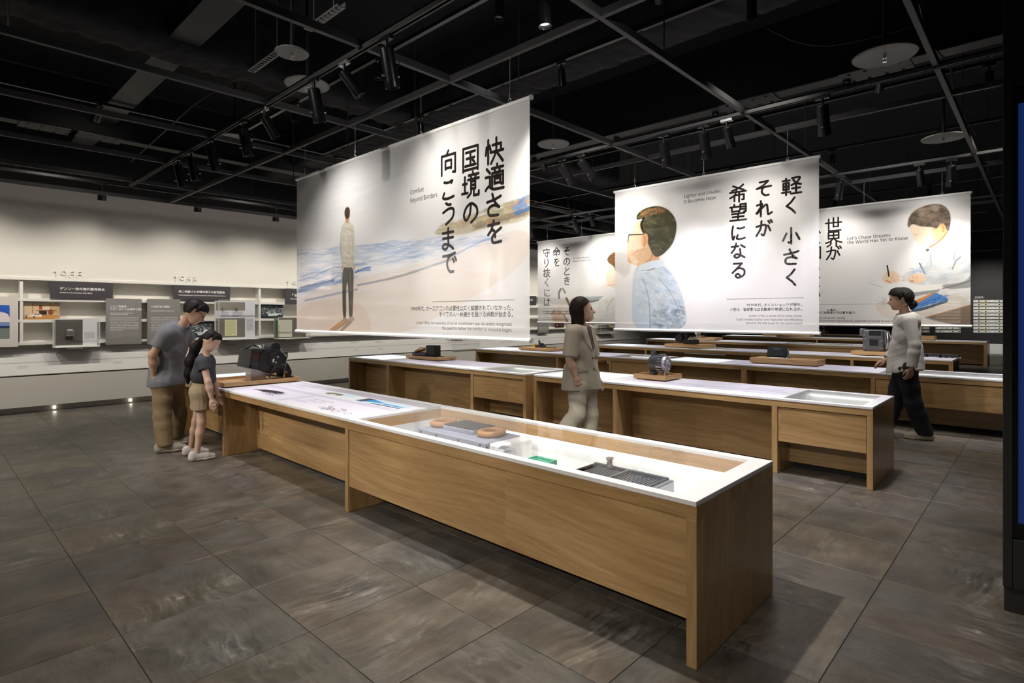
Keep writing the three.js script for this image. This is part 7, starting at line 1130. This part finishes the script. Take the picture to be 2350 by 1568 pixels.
function figure(label, J, o) {
  const t = thing('person', label, 'person', [J.base[0], 0, J.base[2]]);
  const s = o.s ?? 1, H = headParts(J.head, o.face, o.up ?? [0, 1, 0], s * 0.98);
  // continuous skin: trunk, neck, limbs in one field; head and hands in finer grids of the same mesh
  const cm = mix3(J.shN, J.shF, 0.5), hm = mix3(J.hipN, J.hipF, 0.5);
  const trunk = [bone(mix3(J.hipN, hm, 0.2), mix3(J.hipF, hm, 0.2), 0.1 * s), bone(hm, mix3(hm, cm, 0.5), 0.105 * s, 0.1 * s), bone(mix3(hm, cm, 0.5), mix3(hm, cm, 0.85), 0.1 * s, 0.105 * s), bone(mix3(J.shN, cm, 0.45), mix3(J.shF, cm, 0.45), 0.088 * s), bone(mix3(mix3(J.shN, cm, 0.45), hm, 0.3), mix3(mix3(J.shF, cm, 0.45), hm, 0.3), 0.09 * s)];
  const neck = [bone(mix3(cm, J.neck, 0.6), H.at(-0.02, -0.05), 0.05 * s, 0.047 * s)];
  const arm = (sh, el, wr) => [bone(sh, el, 0.047 * s, 0.037 * s), bone(el, mix3(el, wr, 0.35), 0.037 * s, 0.038 * s), bone(mix3(el, wr, 0.35), wr, 0.038 * s, 0.024 * s)];
  const leg = (hp, kn, an) => [bone(hp, mix3(hp, kn, 0.5), 0.078 * s, 0.066 * s), bone(mix3(hp, kn, 0.5), kn, 0.066 * s, 0.049 * s), bone(kn, mix3(kn, an, 0.35), 0.048 * s, 0.05 * s), bone(mix3(kn, an, 0.35), an, 0.05 * s, 0.032 * s)];
  const armsN = arm(J.shN, J.elN, J.wrN), armsF = arm(J.shF, J.elF, J.wrF), legsN = leg(J.hipN, J.knN, J.anN), legsF = leg(J.hipF, J.knF, J.anF);
  const toe = (an, d) => [bone([an[0], an[1] - 0.02 * s, an[2]], add([an[0], an[1] - 0.045 * s, an[2]], nrm(d), 0.12 * s), 0.032 * s, 0.026 * s)];
  const bones = [...trunk, ...neck, ...armsN, ...armsF, ...legsN, ...legsF, ...toe(J.anN, J.toeN), ...toe(J.anF, J.toeF)];
  const geos = [meshOf(bones, 0.03 * s, 0.013), H.geo, meshOf(handBones(J.wrN, J.hdN, o.palmN, o.thumbN, s, o.curl ?? 0.4), 0.008, 0.0042), meshOf(handBones(J.wrF, J.hdF, o.palmF, o.thumbF, s, o.curl ?? 0.4), 0.008, 0.0042)].map((g) => g.toNonIndexed());
  wpart('body', geos, o.skin ?? SKIN, t, 'bare skin of face, arms and hands');
  for (const e of H.eye) wpart('eye', ball(0.0115 * s, add(e, H.f, -0.003), 10, 8), EYEM, t);
  wpart('eyebrows', [-1, 1].map((q) => tube([H.at(0.092, 0.038, 0.018 * q), H.at(0.092, 0.044, 0.034 * q), H.at(0.08, 0.04, 0.05 * q)], 0.0035, 8, 5)), HAIR, t); wpart('mouth', tube([H.at(0.094, -0.064, -0.02), H.at(0.101, -0.063, 0), H.at(0.094, -0.064, 0.02)], 0.0032 * s, 8, 5), mat(lin(0.3, 0.1, 0.08), 0.5), t, 'closed lips');
  o.dress(t, { H, cm, hm, trunk, armsN, armsF, legsN, legsF, s, neck });
  return t;
}
function shoe(an, d, s, y0 = 0, lift = 0) { // sneaker: upper and sole
  d = nrm([d[0], lift ? d[1] : 0, d[2]]); const heel = add([an[0], y0 + 0.045 * s, an[2]], d, -0.045 * s), ball1 = add([an[0], y0 + 0.04 * s, an[2]], d, 0.1 * s), tip = add([an[0], y0 + 0.032 * s, an[2]], d, 0.165 * s); if (lift) { heel[1] += lift; ball1[1] += lift * 0.15; }
  const up = [bone(heel, add(heel, [0, 0.035 * s, 0]), 0.042 * s, 0.037 * s), bone(heel, ball1, 0.042 * s, 0.044 * s), bone(ball1, tip, 0.044 * s, 0.033 * s), bone(add(heel, [0, 0.03 * s, 0]), mix3(add(heel, [0, 0.035 * s, 0]), ball1, 0.65), 0.036 * s, 0.036 * s)];
  const fl = (x, y, z) => y - y0;
  const upper = meshOf(up, 0.02, 0.006, (q, x, y, z) => Math.max(q, lift ? q : y0 + 0.012 - y)), sole = meshOf([bone(heel, ball1, 0.046 * s, 0.05 * s), bone(ball1, tip, 0.05 * s, 0.037 * s)].map((b) => b), 0.02, 0.006, (q, x, y, z) => (lift ? Math.max(q - 0.002, y - (mix3(heel, tip, 0.5)[1] - 0.02)) : Math.max(q, y - (y0 + 0.026), y0 + 0.001 - y)));
  const r = crs(d, [0, 1, 0]), lace = []; if (!lift) for (let k = 0; k < 4; k++) { const c = add(add(heel, d, (0.075 + k * 0.022) * s), [0, (0.058 - k * 0.012) * s, 0]); lace.push(tube([add(c, r, -0.02 * s), add(c, [0, 0.008 * s, 0]), add(c, r, 0.02 * s)], 0.003 * s, 6, 5)); }
  return { upper, sole, lace };
}
function putShoes(t, list, upM, soM) { for (const q of list) { const h = wpart('shoe', q.upper, upM, t); wpart('sole', q.sole, soM, h); if (q.lace.length) wpart('laces', q.lace, soM, h); } }
const at = (px, py, d) => { const r = rayOf(px, py); return [r[0] * d, EYE + r[1] * d, r[2] * d]; };

// --- man in grey T-shirt leaning over the girl
{
  const d = 6.12, P = (px, py, o = 0, y) => { const p = at(px, py, d + o); if (y !== undefined) p[1] = y; return p; };
  const fx = [0.98, 0, 0.2];
  const J = { base: P(385, 1040), head: P(447, 717, 0.02), neck: P(425, 748, 0.02), shN: P(377, 769, -0.17), shF: P(420, 757, 0.17), elN: P(350, 815, -0.22), wrN: P(353, 864, -0.16), hdN: [0.25, -1, 0.1], elF: P(446, 800, 0.26), wrF: P(444, 826, 0.06), hdF: [-0.3, -0.35, 0.9], hipN: P(374, 880, -0.08), hipF: P(396, 882, 0.1), knN: P(372, 955, -0.12), knF: P(409, 950, 0.18), anN: P(378, 1022, -0.16, 0.08), anF: P(403, 1002, 0.24, 0.08), toeN: fx, toeF: [0.95, 0, 0.35] };
  figure('man in a grey T-shirt and khaki trousers leaning over beside the girl', J, {
    face: [0.72, -0.62, 0.2], up: [0.62, 0.78, 0.1], palmN: [1, 0, -0.2], thumbN: [1, 0.2, 0], palmF: [-0.3, -0.8, -0.3], thumbF: [0, 0.5, 0.6],
    dress(t, { H, cm, hm, trunk, armsN, armsF, legsN, legsF }) {
      const shirtM = mat(lin(0.165, 0.168, 0.18), 0.85, { sheen: 0.3, sheenColor: lin(0.3, 0.3, 0.3) }), hem = cut(P(384, 884), [0.06, -1, 0]), nk = cut(mix3(cm, J.neck, 0.95), sub(J.head, J.neck));
      const slN = [J.shN, mix3(J.shN, J.elN, 0.62)], slF = [J.shF, mix3(J.shF, J.elF, 0.6)];
      const sb = [...trunk.map((b) => ({ ...b, ra: b.ra + 0.026, rb: b.rb + 0.026 })), bone(mix3(J.hipN, hm, -0.05), mix3(J.hipF, hm, -0.05), 0.118), bone(P(366, 850, -0.04), P(358, 890, -0.03), 0.1, 0.09), bone(P(398, 850, 0.03), P(402, 890, 0.02), 0.11, 0.1), bone(mix3(cm, J.neck, 0.35), mix3(cm, J.neck, 0.75), 0.09, 0.07)];
      const G = garment(sb, 0.045, [{ bones: [bone(slN[0], J.elN, 0.07, 0.084)], cuff: cut(slN[1], sub(J.elN, J.shN)) }, { bones: [bone(slF[0], J.elF, 0.07, 0.08)], cuff: cut(slF[1], sub(J.elF, J.shF)) }], 0.04, 0.009, { torso: (q, x, y, z) => Math.max(fold(23, 17, 31, 0.011)(q, x, y, z), hem(x, y, z), nk(x, y, z)) });
      wpart('t_shirt', G.geo, shirtM, t, 'loose grey T-shirt');
      const pb = [...legsN, ...legsF].map((b) => ({ ...b, ra: Math.max(b.ra + 0.022, 0.082), rb: Math.max(b.rb + 0.022, 0.08) })).concat([bone(J.hipN, J.hipF, 0.118), bone(hm, mix3(hm, cm, 0.15), 0.12)]);
      wpart('trousers', meshOf(pb, 0.03, 0.011, (q, x, y, z) => Math.max(fold(11, 38, 17, 0.012)(q, x, y, z), 0.07 - y)), mat(lin(0.235, 0.165, 0.085), 0.85), t, 'khaki trousers');
      putShoes(t, [shoe(J.anN, J.toeN, 1.05), shoe(J.anF, J.toeF, 1.05)], mat(lin(0.38, 0.34, 0.26), 0.8), mat(lin(0.62, 0.58, 0.48), 0.7));
      wpart('hair', hairCap(H, SHORT, 0.024), HAIR, t, 'short black hair');
      const gm = mat(lin(0.03, 0.03, 0.03), 0.3), rims = [-1, 1].map((q) => { const tr = new THREE.TorusGeometry(0.023, 0.0022, 6, 20); tr.applyQuaternion(new THREE.Quaternion().setFromUnitVectors(new THREE.Vector3(0, 0, 1), new THREE.Vector3(...H.f))); return tr.translate(...H.at(0.106, 0.004, 0.032 * q)); });
      wpart('glasses', [...rims, tube([H.at(0.108, 0.008, -0.01), H.at(0.112, 0.011, 0), H.at(0.108, 0.008, 0.01)], 0.002, 6, 5), tube([H.at(0.102, 0.012, 0.056), H.at(0.05, 0.02, 0.08), H.at(-0.015, 0.022, 0.088)], 0.0022, 8, 5), tube([H.at(0.102, 0.012, -0.056), H.at(0.05, 0.02, -0.08), H.at(-0.015, 0.022, -0.088)], 0.0022, 8, 5)], gm, t, 'thin-rimmed glasses');
    },
  });
}
// --- girl with a ponytail
{
  const d = 5.68, s = 0.77, P = (px, py, o = 0, y) => { const p = at(px, py, d + o); if (y !== undefined) p[1] = y; return p; };
  const J = { base: P(458, 1048), head: P(484, 783, 0), neck: P(474, 812, 0), shN: P(466, 832, -0.125), shF: P(476, 830, 0.125), elN: P(477, 876, -0.15), wrN: P(486, 918, -0.13), hdN: [0.1, -1, 0.15], elF: P(490, 872, 0.17), wrF: P(500, 905, 0.14), hdF: [0.3, -1, 0.1], hipN: P(460, 900, -0.065), hipF: P(466, 900, 0.065), knN: P(462, 968, -0.07), knF: P(450, 966, 0.1), anN: P(452, 1034, -0.06, 0.072), anF: P(438, 1026, 0.16, 0.072), toeN: [1, 0, 0.12], toeF: [0.95, 0, 0.3] };
  const g = figure('girl with a long ponytail in a dark top and beige shorts at the table', J, {
    s, face: [0.72, -0.62, 0.25], up: [0.62, 0.78, 0.1], palmN: [0.4, 0, -1], thumbN: [1, 0.1, 0.2], palmF: [0, 0, 1], thumbF: [1, 0, 0], curl: 0.25, skin: mat(lin(0.6, 0.4, 0.3), 0.55, { specularIntensity: 0.5 }),
    dress(t, { H, cm, hm, trunk, armsN, armsF, legsN, legsF }) {
      const slN = mix3(J.shN, J.elN, 0.38), slF = mix3(J.shF, J.elF, 0.38), hem = cut(P(465, 878), [-0.08, -1, 0]), nk = cut(mix3(cm, J.neck, 0.9), sub(J.head, J.neck)), cN = cut(slN, sub(J.elN, J.shN)), cF = cut(slF, sub(J.elF, J.shF));
      const sb = [...trunk.map((b) => ({ ...b, ra: b.ra + 0.014, rb: b.rb + 0.014 })), bone(mix3(cm, J.neck, 0.2), mix3(cm, J.neck, 0.7), 0.07, 0.055), bone(P(464, 862, -0.05), P(470, 872, 0.05), 0.1, 0.1)];
      wpart('top', garment(sb, 0.035, [{ bones: [bone(J.shN, J.elN, 0.056, 0.066)], cuff: cN }, { bones: [bone(J.shF, J.elF, 0.056, 0.066)], cuff: cF }], 0.03, 0.008, { torso: (q, x, y, z) => Math.max(fold(31, 23, 41, 0.009)(q, x, y, z), hem(x, y, z), nk(x, y, z)) }).geo, mat(lin(0.035, 0.038, 0.046), 0.85), t, 'dark grey cap-sleeved top');
      const wa = cut(P(466, 868), [0, 1, 0]), lg = cut(P(465, 938), [0, -1, 0]), pb = [bone(J.hipN, J.hipF, 0.1), bone(hm, mix3(hm, cm, 0.28), 0.095, 0.09), bone(J.hipN, mix3(J.hipN, J.knN, 0.75), 0.085, 0.088), bone(J.hipF, mix3(J.hipF, J.knF, 0.75), 0.085, 0.088)];
      wpart('shorts', meshOf(pb, 0.03, 0.009, (q, x, y, z) => Math.max(fold(47, 21, 53, 0.012)(q, x, y, z), wa(x, y, z), lg(x, y, z))), mat(lin(0.33, 0.255, 0.16), 0.85), t, 'beige gathered shorts');
      putShoes(t, [shoe(J.anN, J.toeN, 0.86), shoe(J.anF, J.toeF, 0.86)], mat(lin(0.55, 0.5, 0.48), 0.75), mat(lin(0.68, 0.64, 0.6), 0.7));
      const hb = [H.at(-0.095, 0.02), P(448, 800, 0), P(438, 830, -0.01), P(434, 858, -0.02), P(431, 880, -0.02)];
      const tail = [bone(hb[0], hb[1], 0.03, 0.042), bone(hb[1], hb[2], 0.042, 0.05), bone(hb[2], hb[3], 0.05, 0.04), bone(hb[3], hb[4], 0.04, 0.012)];
      wpart('hair', [hairCap(H, SHORT.map(([p, q]) => [p, q + (p > -0.04 ? 0.008 : 0.03)]), 0.02, s), meshOf(tail, 0.03, 0.008, fold(90, 30, 80, 0.01))].map((q) => q.toNonIndexed()), HAIR, t, 'black hair tied in a long ponytail');
      const bow = [tube([H.at(-0.09, 0.03), H.at(-0.12, 0.075, -0.03), H.at(-0.13, 0.03, -0.05), H.at(-0.1, 0.02)], 0.014, 14, 7), tube([H.at(-0.09, 0.03), H.at(-0.12, 0.08, 0.03), H.at(-0.13, 0.04, 0.05), H.at(-0.1, 0.02)], 0.014, 14, 7)]; wpart('hair_ribbon', bow, mat(lin(0.45, 0.45, 0.47), 0.7), t, 'pale grey hair ribbon');
    },
  });
}
// --- woman in a beige jacket walking along the aisle
{
  const d = 5.67, s = 0.95, P = (px, py, o = 0, y) => { const p = at(px, py, d + o); if (y !== undefined) p[1] = y; return p; };
  const J = { base: P(1335, 1055), head: P(1337, 714, 0), neck: P(1332, 746, 0.0), shN: P(1313, 764, -0.15), shF: P(1349, 760, 0.13), elN: P(1307, 826, -0.19), wrN: P(1322, 866, -0.2), hdN: [0.2, -1, 0.25], elF: P(1362, 824, 0.17), wrF: P(1366, 868, 0.1), hdF: [0.2, -1, 0.3], hipN: P(1325, 884, -0.08), hipF: P(1347, 884, 0.08), knN: P(1325, 950, -0.12), knF: P(1354, 950, 0.06), anN: P(1280, 1000, -0.02, 0.2), anF: P(1346, 1036, 0.04, 0.08), toeN: [0.4, -0.75, 0.5], toeF: [0.5, 0, 0.87] };
  figure('woman with a dark bob in a beige short-sleeved jacket and cream trousers', J, {
    s, face: [0.6, 0.14, 0.8], up: [-0.08, 1, -0.1], palmN: [0.6, 0, -0.8], thumbN: [0.5, 0.1, 0.8], palmF: [-0.5, 0, 0.8], thumbF: [0.6, 0, 0.8], skin: mat(lin(0.56, 0.36, 0.26), 0.55, { specularIntensity: 0.5 }),
    dress(t, { H, cm, hm, trunk, armsN, armsF, legsN, legsF }) {
      const jk = mat(lin(0.43, 0.385, 0.31), 0.85), hem = cut(P(1335, 893), [0, -1, 0]), nk = cut(mix3(cm, J.neck, 0.92), sub(J.head, J.neck));
      const sb = [...trunk.map((b) => ({ ...b, ra: b.ra + 0.026, rb: b.rb + 0.026 })), bone(P(1318, 850, -0.06), P(1316, 900, -0.08), 0.11, 0.125), bone(P(1348, 850, 0.04), P(1356, 900, 0.03), 0.11, 0.125), bone(mix3(cm, J.neck, 0.2), mix3(cm, J.neck, 0.55), 0.09, 0.07)];
      const G = garment(sb, 0.045, [{ bones: [bone(J.shN, add(J.elN, [0, -0.03, 0]), 0.068, 0.078)], cuff: cut(mix3(J.shN, J.elN, 0.9), sub(J.elN, J.shN)) }, { bones: [bone(J.shF, J.elF, 0.068, 0.076)], cuff: cut(mix3(J.shF, J.elF, 0.9), sub(J.elF, J.shF)) }], 0.018, 0.009, { torso: (q, x, y, z) => Math.max(fold(19, 13, 27, 0.009)(q, x, y, z), hem(x, y, z), nk(x, y, z)) });
      wpart('jacket', G.geo, jk, t, 'beige short-sleeved jacket');
      const lapM = mat(lin(0.5, 0.45, 0.37), 0.85), dm = mat(lin(0.1, 0.065, 0.05), 0.8);
      for (const q of [[[1338, 750], [1346, 752], [1353, 780], [1361, 812], [1357, 815], [1345, 786], [1334, 770]], [[1357, 750], [1361, 756], [1367, 786], [1366, 806], [1363, 790], [1355, 762]]]) wpart('lapel', patch(G.f, q, d, 0.009), lapM, t, 'turned-back lapel');
      wpart('blouse', patch(G.f, [[1346, 750], [1356, 750], [1362, 788], [1363, 812], [1354, 780]], d, 0.003), dm, t, 'brown blouse in the neck opening');
      wpart('pocket_flap', patch(G.f, [[1327, 850], [1351, 847], [1351, 853], [1327, 857]], d, 0.006, 0.005), mat(lin(0.36, 0.315, 0.25), 0.85), t);
      for (const [px, py] of [[1360, 822], [1363, 847]]) wpart('button', ball(0.012, surf(G.f, px, py, d), 10, 8), mat(lin(0.08, 0.06, 0.045), 0.4), t);
      const pb = [...legsN, ...legsF].map((b) => ({ ...b, ra: Math.max(b.ra + 0.02, 0.078), rb: Math.max(b.rb + 0.02, 0.082) })).concat([bone(J.hipN, J.hipF, 0.12)]); wpart('trousers', meshOf(pb, 0.03, 0.011, (q, x, y, z) => Math.max(fold(9, 34, 15, 0.012)(q, x, y, z), 0.05 - y)), mat(lin(0.5, 0.46, 0.37), 0.85), t, 'cream wide trousers');
      putShoes(t, [shoe(J.anN, [0.45, -0.5, 0.6], 0.95, 0.02, 0.12), shoe(J.anF, J.toeF, 0.95)], mat(lin(0.5, 0.46, 0.4), 0.7), mat(lin(0.6, 0.57, 0.5), 0.7));
      const hb = [bone(H.at(-0.03, 0.03), H.at(-0.02, 0.05), 0.105), bone(H.at(-0.045, 0, 0.045), H.at(-0.045, -0.12, 0.06), 0.056, 0.044), bone(H.at(-0.045, 0, -0.045), H.at(-0.045, -0.12, -0.06), 0.056, 0.044), bone(H.at(-0.065, 0, 0), H.at(-0.085, -0.12, 0), 0.056, 0.05)], bot = cut(H.at(-0.05, -0.145), sub(H.at(0, -1), H.at(0, 0)));
      wpart('hair', meshOf(hb, 0.03, 0.007, (q, x, y, z) => { const p = sub([x, y, z], H.at(0, 0)), a = dot(p, H.f), b = dot(p, H.u); q += 0.0014 * Math.sin(dot(p, H.r) * 210 + a * 160); return Math.max(q, bot(x, y, z), Math.min(a - 0.012 - Math.max(0, b - 0.035) * 1.5, 0.1)); }), mat(lin(0.018, 0.011, 0.009), 0.6, { specularIntensity: 0.35 }), t, 'dark brown bob');
    },
  });
}
// --- man in a white shirt walking past the far table
{
  const d = 6.62, P = (px, py, o = 0, y) => { const p = at(px, py, d + o); if (y !== undefined) p[1] = y; return p; };
  const fd = [-0.25, 0, -0.97];
  const J = { base: P(2090, 1008), head: P(2066, 688, 0), neck: P(2074, 718, 0), shN: P(2088, 737, -0.17), shF: P(2074, 737, 0.18), elN: P(2099, 792, -0.24), wrN: P(2092, 845, -0.24), hdN: [0, -1, -0.2], elF: P(2062, 795, 0.22), wrF: P(2034, 826, 0.2), hdF: [-0.2, -0.35, -0.85], hipN: P(2080, 850, -0.08), hipF: P(2074, 850, 0.09), knN: P(2096, 925, -0.08), knF: P(2050, 930, 0.12), anN: P(2122, 990, -0.06, 0.085), anF: P(2030, 990, 0.15, 0.085), toeN: fd, toeF: fd };
  figure('man in a loose white shirt and black trousers walking past the control unit table', J, {
    face: [-0.2, -0.12, -0.97], up: [0, 1, 0], palmN: [0.6, 0, -0.5], thumbN: [-0.2, 0, -1], palmF: [0.3, -0.8, 0.2], thumbF: [-0.8, 0.4, 0], skin: mat(lin(0.5, 0.31, 0.22), 0.55, { specularIntensity: 0.5 }),
    dress(t, { H, cm, hm, trunk, armsN, armsF, legsN, legsF }) {
      const sm = mat(lin(0.55, 0.535, 0.5), 0.85), hem = cut(P(2080, 853), [0, -1, 0.16]), nk = cut(mix3(cm, J.neck, 0.98), sub(J.head, J.neck));
      const sb = [...trunk.map((b) => ({ ...b, ra: b.ra + 0.03, rb: b.rb + 0.03 })), bone(P(2066, 800, 0.04), P(2062, 860, 0.04), 0.115, 0.125), bone(P(2090, 800, -0.05), P(2094, 866, -0.05), 0.115, 0.125), bone(mix3(cm, J.neck, 0.2), mix3(cm, J.neck, 0.9), 0.095, 0.066)];
      const sl = (A) => A.map((b) => ({ ...b, ra: Math.max(b.ra + 0.02, 0.058), rb: Math.max(b.rb + 0.02, 0.052) }));
      wpart('shirt', garment(sb, 0.045, [{ bones: sl(armsN), cuff: cut(mix3(J.elN, J.wrN, 0.97), sub(J.wrN, J.elN)) }, { bones: sl(armsF), cuff: cut(mix3(J.elF, J.wrF, 0.9), sub(J.wrF, J.elF)) }], 0.02, 0.009, { torso: (q, x, y, z) => Math.max(fold(17, 21, 33, 0.013)(q, x, y, z), hem(x, y, z), nk(x, y, z)) }).geo, sm, t, 'loose white shirt');
      wpart('collar', [tube([mix3(cm, J.neck, 0.92), ...[0.5, 1, 1.5, 2].map((a) => add(add(mix3(cm, J.neck, 1.02), H.f, 0.055 * Math.cos(a * 1.57)), H.r, 0.055 * Math.sin(a * 1.57)))], 0.012, 18, 6)], sm, t);
      const pb = [...legsN, ...legsF].map((b) => ({ ...b, ra: Math.max(b.ra + 0.024, 0.09), rb: Math.max(b.rb + 0.03, 0.085) })).concat([bone(J.hipN, J.hipF, 0.112)]); wpart('trousers', meshOf(pb, 0.035, 0.011, (q, x, y, z) => Math.max(fold(9, 30, 15, 0.01)(q, x, y, z), 0.055 - y)), mat(lin(0.006, 0.006, 0.009), 0.8), t, 'wide black trousers');
      putShoes(t, [shoe(J.anN, J.toeN, 1.05), shoe(J.anF, J.toeF, 1.05)], mat(lin(0.42, 0.37, 0.28), 0.7), mat(lin(0.5, 0.45, 0.36), 0.7));
      const tail = [bone(H.at(-0.09, -0.01), H.at(-0.115, -0.07), 0.035, 0.04), bone(H.at(-0.115, -0.07), H.at(-0.1, -0.12), 0.04, 0.018)];
      wpart('hair', [hairCap(H, SHORT, 0.028), meshOf(tail, 0.03, 0.007)].map((q) => q.toNonIndexed()), HAIR, t, 'black hair tied low at the nape');
    },
  });
}
scene.traverse((o) => { if (o.isMesh) { o.castShadow = true; o.receiveShadow = true; } });
renderer.render(scene, camera);
